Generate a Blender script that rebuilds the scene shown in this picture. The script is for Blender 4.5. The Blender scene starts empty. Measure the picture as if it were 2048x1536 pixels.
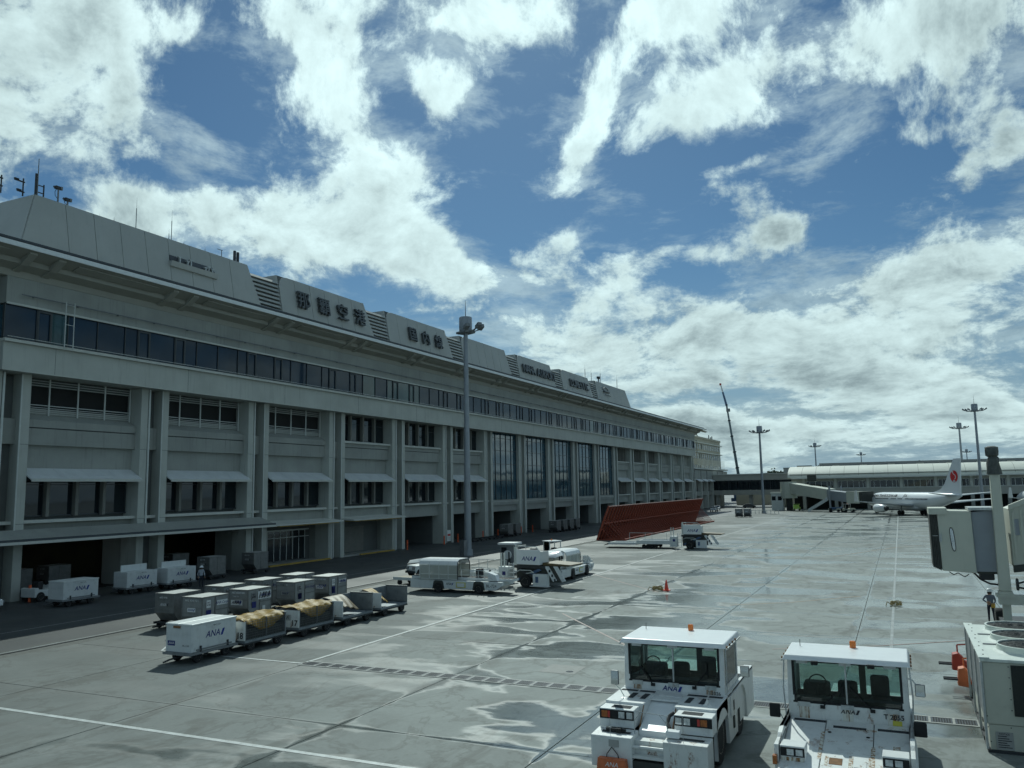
import bpy, bmesh, math, random
from mathutils import Vector, Matrix
random.seed(7)
scene = bpy.context.scene
COL = scene.collection
R = math.radians

# ---------------------------------------------------------------- camera
CAM_H = 7.7
cam_d = bpy.data.cameras.new('camera')
cam = bpy.data.objects.new('camera', cam_d)
COL.objects.link(cam)
CR = Matrix(((0.90569, 0.06968, 0.41818), (0.42258, -0.10701, -0.89999), (-0.01796, 0.99181, -0.12637)))
cam.matrix_world = Matrix.Translation((0, 0, CAM_H)) @ CR.to_4x4()
cam_d.sensor_width = 36.0
cam_d.lens = 29.0
cam_d.clip_start = 0.1
cam_d.clip_end = 20000
scene.camera = cam

# ---------------------------------------------------------------- light, sky, exposure
SUN_DIR = Vector((-0.45, 0.97, 1.0)).normalized()
sun_el = math.asin(SUN_DIR.z)
sun_az = math.atan2(SUN_DIR.x, SUN_DIR.y)
sd = bpy.data.lights.new('sun', 'SUN')
sd.energy = 2.9
sd.angle = R(0.6)
sd.color = (0.90, 1.0, 0.93)
sun = bpy.data.objects.new('sun', sd)
COL.objects.link(sun)
sun.rotation_euler = SUN_DIR.to_track_quat('Z', 'Y').to_euler()
vs = scene.view_settings
vs.view_transform = 'Standard'
vs.look = 'None'
vs.exposure = 0.0
vs.gamma = 1.0
vs.use_curve_mapping = False
scene.cycles.use_denoising = True
scene.cycles.use_adaptive_sampling = True
scene.cycles.adaptive_threshold = 0.02
scene.cycles.adaptive_min_samples = 16
scene.cycles.max_bounces = 6
scene.cycles.diffuse_bounces = 3
scene.cycles.glossy_bounces = 3
scene.cycles.transparent_max_bounces = 12
scene.cycles.caustics_reflective = False
scene.cycles.caustics_refractive = False

world = bpy.data.worlds.new('World')
scene.world = world
world.use_nodes = True


class NT:
    """tiny helper to write node trees as expressions"""
    def __init__(s, tree):
        s.t = tree

    def node(s, typ, **kw):
        n = s.t.nodes.new(typ)
        for k, v in kw.items():
            setattr(n, k, v)
        return n

    def plug(s, sock, val):
        if isinstance(val, bpy.types.NodeSocket):
            s.t.links.new(val, sock)
        elif val is not None:
            sock.default_value = val

    def m(s, op, a, b=None, c=None, clamp=False):
        n = s.node('ShaderNodeMath', operation=op, use_clamp=clamp)
        s.plug(n.inputs[0], a); s.plug(n.inputs[1], b)
        if c is not None:
            s.plug(n.inputs[2], c)
        return n.outputs[0]

    def vm(s, op, a, b=None, out=0):
        n = s.node('ShaderNodeVectorMath', operation=op)
        s.plug(n.inputs[0], a)
        if b is not None:
            if op == 'SCALE':
                s.plug(n.inputs['Scale'], b)
            else:
                s.plug(n.inputs[1], b)
        return n.outputs['Value'] if op in ('LENGTH', 'DOT_PRODUCT', 'DISTANCE') else n.outputs[0]

    def noise(s, vec, scale, detail=4, rough=0.5, dist=0.0, out='Fac', lac=2.0, dim='3D'):
        n = s.node('ShaderNodeTexNoise')
        n.noise_dimensions = dim
        s.plug(n.inputs['Vector'], vec)
        n.inputs['Scale'].default_value = scale
        n.inputs['Detail'].default_value = detail
        n.inputs['Roughness'].default_value = rough
        n.inputs['Distortion'].default_value = dist
        n.inputs['Lacunarity'].default_value = lac
        return n.outputs[out]

    def ramp(s, v, a, b, lo=0.0, hi=1.0, smooth=True):
        n = s.node('ShaderNodeMapRange', interpolation_type='SMOOTHSTEP' if smooth else 'LINEAR')
        s.plug(n.inputs['Value'], v)
        n.inputs['From Min'].default_value = a; n.inputs['From Max'].default_value = b
        n.inputs['To Min'].default_value = lo; n.inputs['To Max'].default_value = hi
        return n.outputs[0]

    def mix(s, f, a, b, typ='MIX'):
        n = s.node('ShaderNodeMix', data_type='RGBA', blend_type=typ)
        s.plug(n.inputs[0], f)
        for sk, v in ((n.inputs[6], a), (n.inputs[7], b)):
            if not isinstance(v, bpy.types.NodeSocket):
                v = tuple(v) + (1.0,) if len(v) == 3 else v
            s.plug(sk, v)
        return n.outputs[2]

    def comb(s, x, y, z):
        n = s.node('ShaderNodeCombineXYZ')
        for i, v in enumerate((x, y, z)):
            s.plug(n.inputs[i], v)
        return n.outputs[0]

    def sep(s, v):
        n = s.node('ShaderNodeSeparateXYZ')
        s.plug(n.inputs[0], v)
        return n.outputs


CLOUDS = [
    (-55.51, 26.73, 9.31, 4.54, 15.0, 0.26),
    (-56.56, 20.98, 7.01, 3.08, 10.0, 0.2),
    (-49.44, 28.73, 6.26, 1.92, -10.0, 0.14),
    (-51.35, 23.59, 3.58, 1.72, 20.0, 0.06),
    (-45.54, 25.59, 4.23, 3.52, -20.0, -0.3),
    (-50.03, 20.38, 2.71, 0.9, 10.0, -0.16),
    (-42.55, 23.52, 2.0, 1.83, 0.0, -0.1),
    (-40.98, 30.2, 4.15, 1.7, -20.0, 0.18),
    (-37.83, 28.16, 3.17, 3.54, -50.0, 0.32),
    (-36.06, 24.63, 3.35, 3.72, 10.0, 0.3),
    (-32.88, 21.58, 3.56, 3.23, 0.0, 0.26),
    (-36.39, 19.18, 5.9, 2.28, 5.0, 0.2),
    (-46.6, 18.16, 8.15, 1.87, 10.0, 0.34),
    (-52.58, 18.4, 3.44, 1.19, 10.0, 0.1),
    (-33.96, 16.61, 6.99, 3.0, 0.0, 0.28),
    (-27.27, 14.62, 5.69, 1.7, -5.0, 0.28),
    (-41.44, 16.97, 5.63, 2.26, 0.0, 0.26),
    (-29.6, 26.4, 2.55, 2.78, 10.0, 0.26),
    (-32.84, 28.75, 2.18, 2.38, 0.0, 0.1),
    (-26.56, 31.22, 5.2, 1.3, 5.0, 0.2),
    (-23.63, 30.15, 2.22, 0.88, 0.0, 0.1),
    (-24.14, 25.44, 3.29, 4.69, 0.0, -0.3),
    (-25.4, 18.64, 5.39, 2.67, 0.0, -0.32),
    (-43.49, 21.58, 1.97, 1.24, 0.0, -0.05),
    (-26.34, 24.84, 2.92, 0.63, 20.0, 0.16),
    (-16.9, 28.45, 2.17, 4.47, -32.0, 0.34),
    (-18.32, 25.18, 1.8, 2.8, -25.0, 0.34),
    (-19.89, 22.08, 1.37, 2.26, -25.0, 0.3),
    (-12.98, 30.73, 4.28, 1.71, 0.0, 0.22),
    (-15.49, 24.34, 1.42, 1.87, -30.0, 0.12),
    (-0.15, 27.24, 11.78, 3.06, 8.0, 0.28),
    (-8.06, 25.99, 6.77, 1.78, 12.0, 0.16),
    (6.51, 26.23, 7.21, 2.91, 0.0, 0.18),
    (-3.55, 24.39, 8.02, 1.18, 8.0, 0.1),
    (-10.39, 21.64, 10.23, 1.89, 0.0, -0.34),
    (0.36, 18.89, 7.75, 1.81, 5.0, -0.3),
    (-13.68, 18.39, 8.31, 2.62, 0.0, -0.34),
    (-1.63, 16.73, 3.96, 1.55, 0.0, -0.2),
    (-6.22, 16.52, 1.77, 1.12, 12.0, 0.32),
    (-20.78, 17.33, 1.07, 1.01, 0.0, 0.2),
    (-2.83, 17.21, 1.55, 0.37, 5.0, 0.14),
    (-16.63, 14.93, 2.09, 1.69, 25.0, 0.2),
    (-19.17, 12.67, 2.81, 1.37, 25.0, 0.14),
    (-13.79, 16.08, 2.07, 0.5, 20.0, 0.12),
    (-12.55, 13.65, 3.05, 2.01, 0.0, -0.22),
    (6.63, 19.18, 4.29, 0.99, 14.0, 0.2),
    (3.88, 12.83, 7.14, 2.11, 14.0, 0.26),
    (-4.52, 10.98, 9.94, 2.27, 10.0, 0.26),
    (-15.14, 9.39, 8.88, 1.71, 6.0, 0.26),
    (0.71, 8.56, 11.44, 2.82, 0.0, 0.26),
    (-8.39, 21.09, 4.35, 0.63, 6.0, 0.28),
    (-25.56, 11.84, 4.95, 1.55, 0.0, 0.24),
    (-22.07, 10.02, 4.22, 1.38, 5.0, 0.18),
    (-5.0, 13.31, 4.09, 0.81, 12.0, -0.1),
    (7.63, 15.78, 1.55, 1.72, 0.0, 0.18),
    (-16.96, 7.07, 8.23, 1.72, 0.0, 0.16),
    (-2.58, 3.7, 15.41, 1.92, 0.0, 0.36),
    (0.52, 6.05, 9.96, 1.57, 0.0, 0.22),
    (-13.67, 4.54, 5.01, 1.36, 0.0, 0.25),
    (-17.14, 2.61, 6.79, 1.37, 0.0, 0.2),
    (-9.3, 6.03, 2.91, 0.5, 0.0, -0.14),
    (-8.87, 2.34, 9.57, 1.33, 0.0, 0.12),
    (4.56, 4.82, 5.27, 1.82, 0.0, 0.14),
]
def build_sky():
    t = world.node_tree
    t.nodes.clear()
    N = NT(t)
    out = N.node('ShaderNodeOutputWorld')
    bg = N.node('ShaderNodeBackground')
    t.links.new(bg.outputs[0], out.inputs[0])
    sky = N.node('ShaderNodeTexSky', sky_type='NISHITA')
    sky.sun_disc = False
    sky.sun_elevation = sun_el
    sky.sun_rotation = sun_az
    sky.altitude = 10.0
    sky.air_density = 1.0
    sky.dust_density = 0.3
    sky.ozone_density = 3.0
    tc = N.node('ShaderNodeTexCoord')
    d = tc.outputs['Generated']
    x, y, z = N.sep(d)
    az = N.m('MULTIPLY', N.m('ARCTAN2', x, y), 57.29578)
    el = N.m('MULTIPLY', N.m('ARCSINE', z), 57.29578)
    ae = N.comb(az, el, 0.0)
    # cloud coordinates: flattened towards the horizon like a deck seen in perspective
    lv = N.m('LOGARITHM', N.m('ADD', N.m('MAXIMUM', el, -4.0), 6.0), 2.71828)
    uv = N.comb(N.m('MULTIPLY', az, 1 / 32.0), lv, 0.0)
    wv = N.noise(uv, 2.2, 2, 0.5, 0.0, out='Color', dim='2D')
    uv = N.vm('ADD', uv, N.vm('SCALE', N.vm('SUBTRACT', wv, (0.5, 0.5, 0.5)), 0.13))
    def puff(off, det):
        n = N.noise(N.vm('ADD', uv, off), 3.8, det, 0.65, dim='2D')
        return N.m('ADD', N.m('MULTIPLY', N.m('SUBTRACT', n, 0.5), 1.55), 0.5)
    n0 = puff((3.1, 1.7, 0.0), 11)
    # the same field a step towards the sun: lit and shaded sides
    n1 = puff((3.1, 1.7 + 0.035, 0.0), 6)
    bias = None
    for (ca, ce, ra, re, rot, st) in CLOUDS:
        mp = N.node('ShaderNodeMapping', vector_type='TEXTURE')
        N.plug(mp.inputs['Vector'], ae)
        mp.inputs['Location'].default_value = (ca, ce, 0)
        mp.inputs['Rotation'].default_value = (0, 0, R(rot))
        mp.inputs['Scale'].default_value = (ra, re, 1)
        ln = N.vm('LENGTH', mp.outputs[0])
        g = N.ramp(ln, 0.15, 1.25, st, 0.0)
        bias = g if bias is None else N.m('ADD', bias, g)
    dens = N.m('ADD', n0, bias)
    dens1 = N.m('ADD', n1, bias)
    alpha = N.ramp(dens, 0.43, 0.74)
    # thin high veil drawn out into streaks
    sv = N.noise(N.vm('MULTIPLY', uv, (1.0, 2.2, 1.0)), 3.0, 6, 0.68, dim='2D')
    veil = N.m('MULTIPLY', N.ramp(N.m('ADD', sv, N.m('MULTIPLY', bias, 0.5)), 0.42, 0.74), 0.50)
    alpha = N.m('MAXIMUM', alpha, veil)
    alpha = N.m('MULTIPLY', alpha, N.ramp(el, -1.0, 1.0))
    relief = N.m('MULTIPLY', N.m('SUBTRACT', dens, dens1), 0.75)
    fine = N.noise(N.vm('ADD', uv, (5.0, 2.0, 0.0)), 11.0, 5, 0.62, dim='2D')
    relief = N.m('ADD', relief, N.m('MULTIPLY', N.m('SUBTRACT', fine, 0.5), 0.40))
    thick = N.ramp(N.m('ADD', n0, N.m('MULTIPLY', bias, 0.4)), 0.54, 0.88)
    big = N.noise(N.vm('ADD', uv, (9.0, 4.0, 0.0)), 2.0, 3, 0.55, dim='2D')
    shade = N.m('SUBTRACT', N.m('ADD', 0.92, relief), N.m('MULTIPLY', thick, N.ramp(big, 0.34, 0.62, 0.06, 0.33)))
    shade = N.m('MULTIPLY', shade, N.ramp(alpha, 0.3, 1.0, 0.88, 1.0))
    sunny = N.vm('DOT_PRODUCT', d, tuple(SUN_DIR))
    glow = N.ramp(sunny, 0.80, 1.0, 0.0, 0.35)
    shade = N.m('ADD', shade, glow)
    shade = N.m('MINIMUM', N.m('MAXIMUM', shade, 0.42), 1.3)
    ccol = N.mix(N.ramp(shade, 0.45, 0.95), (4.0, 5.5, 5.9), (5.7, 7.4, 7.5))
    cl = N.vm('SCALE', ccol, shade)
    skyc = N.mix(1.0, sky.outputs[0], (0.27, 0.41, 0.46), 'MULTIPLY')
    # pale air low over the horizon
    haze = N.ramp(el, -1.0, 16.0, 0.9, 0.0)
    skyc = N.mix(haze, skyc, (2.2, 3.3, 4.1))
    fin = N.mix(alpha, skyc, cl)
    t.links.new(fin, bg.inputs[0])
    bg.inputs[1].default_value = 0.11
    world.cycles.sampling_method = 'MANUAL'
    world.cycles.sample_map_resolution = 512

# ================================================================ helpers
class MB:
    def __init__(s):
        s.v = []; s.f = []

    def add(s, vs_, fs):
        o = len(s.v)
        s.v += [tuple(p) for p in vs_]
        s.f += [tuple(i + o for i in f) for f in fs]
        return s

    def hexa(s, p):
        return s.add(p, [(3, 2, 1, 0), (4, 5, 6, 7), (0, 1, 5, 4), (1, 2, 6, 5), (2, 3, 7, 6), (3, 0, 4, 7)])

    def box(s, x0, x1, y0, y1, z0, z1):
        return s.hexa([(x0, y0, z0), (x1, y0, z0), (x1, y1, z0), (x0, y1, z0), (x0, y0, z1), (x1, y0, z1), (x1, y1, z1), (x0, y1, z1)])

    def prism(s, poly, axis, a, b):
        n = len(poly)
        def P(q, t):
            return {'x': (t, q[0], q[1]), 'y': (q[0], t, q[1]), 'z': (q[0], q[1], t)}[axis]
        return s.add([P(q, a) for q in poly] + [P(q, b) for q in poly],
                     [tuple(range(n)), tuple(range(2 * n - 1, n - 1, -1))] + [(i, i + n, (i + 1) % n + n, (i + 1) % n) for i in range(n)])

    def cyl(s, p0, p1, r0, r1=None, n=10, caps=True):
        r1 = r0 if r1 is None else r1
        p0 = Vector(p0); p1 = Vector(p1)
        d = (p1 - p0).normalized()
        u = d.orthogonal().normalized(); w = d.cross(u)
        vs_ = []
        for p, r in ((p0, r0), (p1, r1)):
            for i in range(n):
                a = 2 * math.pi * i / n
                vs_.append(p + (u * math.cos(a) + w * math.sin(a)) * r)
        fs = [(i, (i + 1) % n, (i + 1) % n + n, i + n) for i in range(n)]
        if caps:
            fs += [tuple(range(n - 1, -1, -1)), tuple(range(n, 2 * n))]
        return s.add(vs_, fs)

    def tube(s, pts, r, n=6):
        for a, b in zip(pts, pts[1:]):
            s.cyl(a, b, r, r, n)
        return s

    def lathe(s, prof, axis='z', c=(0, 0, 0), n=16):
        # prof: (radius, height) pairs along the axis
        vs_ = []; fs = []
        for r, h in prof:
            for i in range(n):
                a = 2 * math.pi * i / n
                p = (r * math.cos(a), r * math.sin(a), h)
                if axis == 'x':
                    p = (p[2], p[0], p[1])
                elif axis == 'y':
                    p = (p[0], p[2], p[1])
                vs_.append((p[0] + c[0], p[1] + c[1], p[2] + c[2]))
        m = len(prof)
        for j in range(m - 1):
            for i in range(n):
                fs.append((j * n + i, j * n + (i + 1) % n, (j + 1) * n + (i + 1) % n, (j + 1) * n + i))
        fs += [tuple(range(n)), tuple(range((m - 1) * n, m * n))]
        return s.add(vs_, fs)

    def loft(s, rings, caps=True):
        n = len(rings[0]); o = []
        for r in rings:
            o += r
        fs = []
        for j in range(len(rings) - 1):
            for i in range(n):
                fs.append((j * n + i, j * n + (i + 1) % n, (j + 1) * n + (i + 1) % n, (j + 1) * n + i))
        if caps:
            fs += [tuple(range(n)), tuple(range((len(rings) - 1) * n, len(rings) * n))]
        return s.add(o, fs)

    def grid(s, fn, nu, nv):
        vs_ = [fn(i / nu, j / nv) for j in range(nv + 1) for i in range(nu + 1)]
        fs = [(j * (nu + 1) + i, j * (nu + 1) + i + 1, (j + 1) * (nu + 1) + i + 1, (j + 1) * (nu + 1) + i) for j in range(nv) for i in range(nu)]
        return s.add(vs_, fs)

    def mesh(s, name, smooth=False):
        me = bpy.data.meshes.new(name)
        me.from_pydata(s.v, [], s.f)
        bm = bmesh.new(); bm.from_mesh(me)
        bmesh.ops.recalc_face_normals(bm, faces=bm.faces)
        if smooth:
            for f in bm.faces:
                f.smooth = True
            for e in bm.edges:
                if len(e.link_faces) == 2 and e.calc_face_angle(0) > 0.7:
                    e.smooth = False
        bm.to_mesh(me); bm.free()
        return me

    def build(s, name, mat, parent=None, smooth=False, bev=0.0, loc=None, rz=0.0, thick=0.0):
        me = s.mesh(name, smooth)
        o = obj_of(name, me, mat, parent)
        if loc is not None:
            o.location = loc
        if rz:
            o.rotation_euler = (0, 0, rz)
        if thick:
            m = o.modifiers.new('solid', 'SOLIDIFY'); m.thickness = thick
        if bev:
            m = o.modifiers.new('bevel', 'BEVEL'); m.width = bev; m.segments = 2; m.limit_method = 'ANGLE'; m.angle_limit = 0.6
        return o


def obj_of(name, me, mat, parent=None):
    o = bpy.data.objects.new(name, me)
    if mat is not None and len(me.materials) == 0:
        me.materials.append(MAT[mat])
    COL.objects.link(o)
    if parent is not None:
        o.parent = parent
    return o


def thing(name, label, cat, loc=(0, 0, 0), rz=0.0, group=None):
    o = bpy.data.objects.new(name, None)
    COL.objects.link(o)
    o.empty_display_size = 0.2
    o.location = loc
    o.rotation_euler = (0, 0, rz)
    return tag(o, label, cat, group)


def tag(o, label=None, cat=None, group=None, kind=None):
    for k, v in (('label', label), ('category', cat), ('group', group), ('kind', kind)):
        if v:
            o[k] = v
    return o


def copy_tree(o, parent=None):
    c = o.copy()
    COL.objects.link(c)
    if parent is not None:
        c.parent = parent
    for ch in list(o.children):
        copy_tree(ch, c)
    return c


def place(proto, used, loc, rz, label, group=None):
    """first call uses the prototype itself, later calls copy it"""
    o = proto if not used else copy_tree(proto)
    used.append(1)
    o.location = loc
    o.rotation_euler = (0, 0, rz)
    return tag(o, label, None, group)


TS = bpy.data.scenes.new('lettering')   # scratch scene for turning text into meshes


def scratch_mesh(o):
    with bpy.context.temp_override(scene=TS, view_layer=TS.view_layers[0]):
        dg = bpy.context.evaluated_depsgraph_get()
        dg.update()
        return bpy.data.meshes.new_from_object(o.evaluated_get(dg))


def text(name, body, size, mat, parent, M, extrude=0.0, shear=0.0, bold=0.0, spacing=1.0, align='CENTER'):
    cu = bpy.data.curves.new(name, 'FONT')
    cu.body = body
    cu.size = size
    cu.extrude = extrude
    cu.shear = shear
    cu.offset = bold
    cu.space_character = spacing
    cu.align_x = align
    cu.align_y = 'CENTER'
    cu.resolution_u = 3
    tmp = bpy.data.objects.new('tmp', cu)
    TS.collection.objects.link(tmp)
    me = scratch_mesh(tmp)
    me.name = name
    bpy.data.objects.remove(tmp)
    me.materials.clear()
    me.materials.append(MAT[mat])
    o = bpy.data.objects.new(name, me)
    COL.objects.link(o)
    if parent is not None:
        o.parent = parent
    o.matrix_local = M
    return o


def face(origin, xdir, up=(0, 0, 1)):
    """matrix for something flat: local x along xdir, local y along up"""
    x = Vector(xdir).normalized(); u = Vector(up).normalized()
    z = x.cross(u).normalized(); u = z.cross(x)
    m = Matrix((x, u, z)).transposed().to_4x4()
    m.translation = Vector(origin)
    return m


def airline_logo(parent, M, h, mat='ana_blue', mat2='ana_blue2'):
    """slanted letters with a slanted bar to the right, h = letter height"""
    text('logo_lettering', 'ANA', h * 1.36, mat, parent, M, 0.0, 0.25, 0.02 * h, 1.05)
    w = 2.45 * h
    b = MB().add([(w * .5 + .38 * h, -.48 * h, .002), (w * .5 + .86 * h, -.48 * h, .002), (w * .5 + 1.32 * h, .52 * h, .002), (w * .5 + .84 * h, .52 * h, .002)], [(0, 1, 2, 3)])
    o = b.build('logo_bar', mat2, parent)
    o.matrix_local = M
    return o


# ================================================================ materials
MAT = {}


def mat(name, col, rough=0.6, metal=0.0, var=0.12, scale=3.0, bump=0.0, spec=0.5, streak=0.0, rust=0.0, rust_scale=2.2, dirt=0.0, emit=None, coat=0.0):
    m = bpy.data.materials.new(name)
    m.use_nodes = True
    t = m.node_tree
    b = t.nodes['Principled BSDF']
    N = NT(t)
    tc = N.node('ShaderNodeTexCoord')
    ob = tc.outputs['Object']
    c = None
    if var:
        n = N.noise(ob, scale, 5, 0.6)
        k = N.ramp(n, 0.3, 0.7, 1 - var, 1 + var, False)
        c = N.vm('SCALE', tuple(col), k)
    if streak:
        g = N.node('ShaderNodeNewGeometry')
        sv = N.vm('MULTIPLY', g.outputs['Position'], (2.3, 2.3, 0.13))
        s1 = N.noise(sv, 1.6, 5, 0.65)
        c = N.mix(N.ramp(s1, 0.52, 0.78, 0, streak), c if c is not None else col, tuple(v * 0.45 for v in col))
    if dirt:
        d1 = N.noise(ob, scale * 1.7, 6, 0.7)
        c = N.mix(N.ramp(d1, 0.5, 0.75, 0, dirt), c if c is not None else col, (0.13, 0.12, 0.10))
    if rust:
        rv = N.vm('MULTIPLY', ob, (1.0, 1.0, 0.28))
        r1 = N.noise(rv, rust_scale, 6, 0.7)
        r2 = N.noise(ob, rust_scale * 6, 4, 0.7)
        rm = N.m('MULTIPLY', N.ramp(r1, 0.56, 0.67), N.ramp(r2, 0.35, 0.62))
        c = N.mix(N.m('MULTIPLY', rm, rust), c if c is not None else col, N.mix(r2, (0.30, 0.14, 0.05), (0.14, 0.055, 0.02)))
    if c is None:
        b.inputs['Base Color'].default_value = tuple(col) + (1,)
    else:
        t.links.new(c, b.inputs['Base Color'])
    b.inputs['Roughness'].default_value = rough
    b.inputs['Metallic'].default_value = metal
    b.inputs['Specular IOR Level'].default_value = spec
    b.inputs['Coat Weight'].default_value = coat
    if bump:
        n = N.noise(ob, scale * 4, 6, 0.6)
        bp = N.node('ShaderNodeBump')
        bp.inputs['Strength'].default_value = bump
        bp.inputs['Distance'].default_value = 0.02
        t.links.new(n, bp.inputs['Height'])
        t.links.new(bp.outputs[0], b.inputs['Normal'])
    if emit:
        b.inputs['Emission Color'].default_value = tuple(emit[:3]) + (1,)
        b.inputs['Emission Strength'].default_value = emit[3]
    MAT[name] = m
    return m


def make_materials():
    mat('precast', (0.325, 0.34, 0.315), 0.8, var=0.12, scale=0.35, streak=0.45, bump=0.15)
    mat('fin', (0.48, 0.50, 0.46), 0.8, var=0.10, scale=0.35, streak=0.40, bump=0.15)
    mat('precast_light', (0.58, 0.595, 0.55), 0.75, var=0.08, scale=0.4, streak=0.22)
    mat('soffit', (0.34, 0.335, 0.29), 0.8, var=0.08, scale=0.3)
    mat('parapet', (0.40, 0.42, 0.405), 0.6, var=0.07, scale=0.25, streak=0.16)
    mat('parapet_joint', (0.12, 0.13, 0.13), 0.8, var=0)
    mat('eave_edge', (0.74, 0.78, 0.78), 0.35, var=0.05)
    mat('gutter', (0.05, 0.06, 0.07), 0.5, var=0)
    mat('awning', (0.62, 0.65, 0.66), 0.5, var=0.08, scale=0.8, streak=0.15)
    mat('pane', (0.010, 0.017, 0.022), 0.04, var=0, spec=0.7)
    mat('pane_blue', (0.028, 0.080, 0.112), 0.05, var=0.25, scale=0.15, spec=1.0)
    mat('pane_band', (0.010, 0.030, 0.055), 0.06, var=0.3, scale=0.2, spec=0.35)
    mat('pane_lit_teal', (0.03, 0.075, 0.08), 0.06, var=0.3, scale=0.4, spec=0.6)  # light of the rooms behind, put into the pane colour
    mat('mullion', (0.045, 0.055, 0.06), 0.45, var=0)
    mat('post', (0.21, 0.21, 0.19), 0.8, var=0.12, scale=1.0, streak=0.3)
    mat('pipe_white', (0.62, 0.65, 0.62), 0.5, var=0.06)
    mat('rail', (0.55, 0.58, 0.56), 0.5, var=0.05)
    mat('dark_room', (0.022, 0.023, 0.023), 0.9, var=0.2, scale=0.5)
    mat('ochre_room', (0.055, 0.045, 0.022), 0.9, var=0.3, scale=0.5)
    mat('letter_metal', (0.085, 0.095, 0.10), 0.4, metal=0.4, var=0.1)
    mat('grey_wall', (0.135, 0.145, 0.14), 0.8, var=0.1, scale=0.5, streak=0.2)  # darker than the fins: shade of the recesses put into the tone
    mat('yellow_kerb', (0.42, 0.28, 0.05), 0.7, var=0.2, scale=2, dirt=0.5)
    mat('orange', (0.75, 0.13, 0.04), 0.6, var=0.1)
    mat('cone_orange', (0.85, 0.09, 0.05), 0.6, var=0.1)
    mat('amber_lamp', (0.38, 0.12, 0.03), 0.3, var=0.3, scale=12)
    mat('beacon', (0.75, 0.20, 0.03), 0.25, var=0.1, spec=0.6)
    mat('steel_dark', (0.045, 0.05, 0.055), 0.55, metal=0.3, var=0.2, scale=4)
    mat('steel_grey', (0.20, 0.215, 0.225), 0.5, metal=0.2, var=0.15, scale=2, streak=0.15)
    mat('mast_grey', (0.30, 0.33, 0.36), 0.5, metal=0.3, var=0.12, scale=0.8, streak=0.2)
    mat('rubber', (0.018, 0.019, 0.020), 0.85, var=0.25, scale=6)
    mat('rim', (0.42, 0.40, 0.33), 0.55, var=0.2, scale=5, rust=0.6)
    mat('white_paint', (0.72, 0.75, 0.74), 0.4, var=0.05, scale=1.5, dirt=0.16)
    mat('white_clean', (0.80, 0.82, 0.82), 0.32, var=0.03)
    mat('cart_white', (0.62, 0.65, 0.65), 0.45, var=0.06, scale=1.2, dirt=0.22, streak=0.18)
    mat('white_rust', (0.74, 0.76, 0.75), 0.38, var=0.05, scale=1.5, dirt=0.22, rust=0.6, rust_scale=1.3, streak=0.16)
    mat('white_rusty', (0.70, 0.72, 0.70), 0.45, var=0.06, scale=1.5, dirt=0.3, rust=1.0, rust_scale=2.9, streak=0.2)
    mat('rust', (0.22, 0.11, 0.045), 0.85, var=0.35, scale=6, dirt=0.4)
    mat('grip_strip', (0.035, 0.04, 0.045), 0.9, var=0.2, scale=10)
    mat('ana_blue', (0.008, 0.018, 0.16), 0.45, var=0)
    mat('ana_blue2', (0.012, 0.035, 0.26), 0.45, var=0)
    mat('print_black', (0.03, 0.03, 0.035), 0.6, var=0)
    mat('print_white', (0.72, 0.74, 0.74), 0.6, var=0.05)
    mat('print_grey', (0.35, 0.36, 0.35), 0.6, var=0.1)
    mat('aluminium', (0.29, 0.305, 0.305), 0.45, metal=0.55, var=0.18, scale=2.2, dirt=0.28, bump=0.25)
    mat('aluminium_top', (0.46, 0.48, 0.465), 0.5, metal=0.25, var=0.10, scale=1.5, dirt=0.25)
    mat('aluminium_dull', (0.20, 0.205, 0.20), 0.55, metal=0.45, var=0.2, scale=2.5, dirt=0.45, bump=0.3)
    mat('steel_bed', (0.22, 0.25, 0.27), 0.6, metal=0.3, var=0.25, scale=2.5, dirt=0.4)
    mat('tarp_gold', (0.25, 0.148, 0.010), 0.55, var=0.4, scale=3.0, bump=0.6, spec=0.3)
    mat('tarp_brown', (0.12, 0.085, 0.035), 0.55, var=0.35, scale=2.0, bump=0.4)
    mat('mesh_grey', (0.10, 0.11, 0.115), 0.6, var=0.3, scale=6, dirt=0.3)
    mat('red_frame', (0.36, 0.078, 0.042), 0.65, var=0.2, scale=0.8, dirt=0.2)
    mat('red_panel', (0.05, 0.014, 0.011), 0.75, var=0.22, scale=0.8, dirt=0.25)
    mat('red_edge', (0.42, 0.26, 0.23), 0.6, var=0.15)
    mat('red_paint', (0.42, 0.05, 0.03), 0.5, var=0.15, scale=3)
    mat('orange_paint', (0.62, 0.16, 0.06), 0.5, var=0.2, scale=3)
    mat('bridge_beige', (0.54, 0.56, 0.48), 0.55, var=0.06, scale=0.8, streak=0.16)
    mat('bridge_grey', (0.27, 0.30, 0.33), 0.6, var=0.06, scale=0.8, bump=0.3)
    mat('bridge_dark', (0.05, 0.055, 0.05), 0.8, var=0.2)
    mat('tarp_cover', (0.075, 0.085, 0.08), 0.7, var=0.35, scale=4, bump=0.8)
    mat('ac_beige', (0.52, 0.53, 0.45), 0.5, var=0.06, scale=1.2, streak=0.16, dirt=0.15)
    mat('ac_top', (0.66, 0.71, 0.66), 0.5, var=0.05, scale=2, dirt=0.22)
    mat('fan_mesh', (0.02, 0.024, 0.022), 0.7, var=0.3, scale=20)
    mat('galvanised', (0.46, 0.49, 0.49), 0.45, metal=0.45, var=0.25, scale=4, rust=0.5)
    mat('aircraft_white', (0.80, 0.83, 0.84), 0.25, var=0.02, scale=0.4, coat=0.3)
    mat('aircraft_grey', (0.42, 0.45, 0.47), 0.35, var=0.05, metal=0.2)
    mat('engine_metal', (0.7, 0.72, 0.74), 0.25, metal=0.7, var=0.05)
    mat('logo_red', (0.62, 0.03, 0.035), 0.4, var=0)
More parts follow.
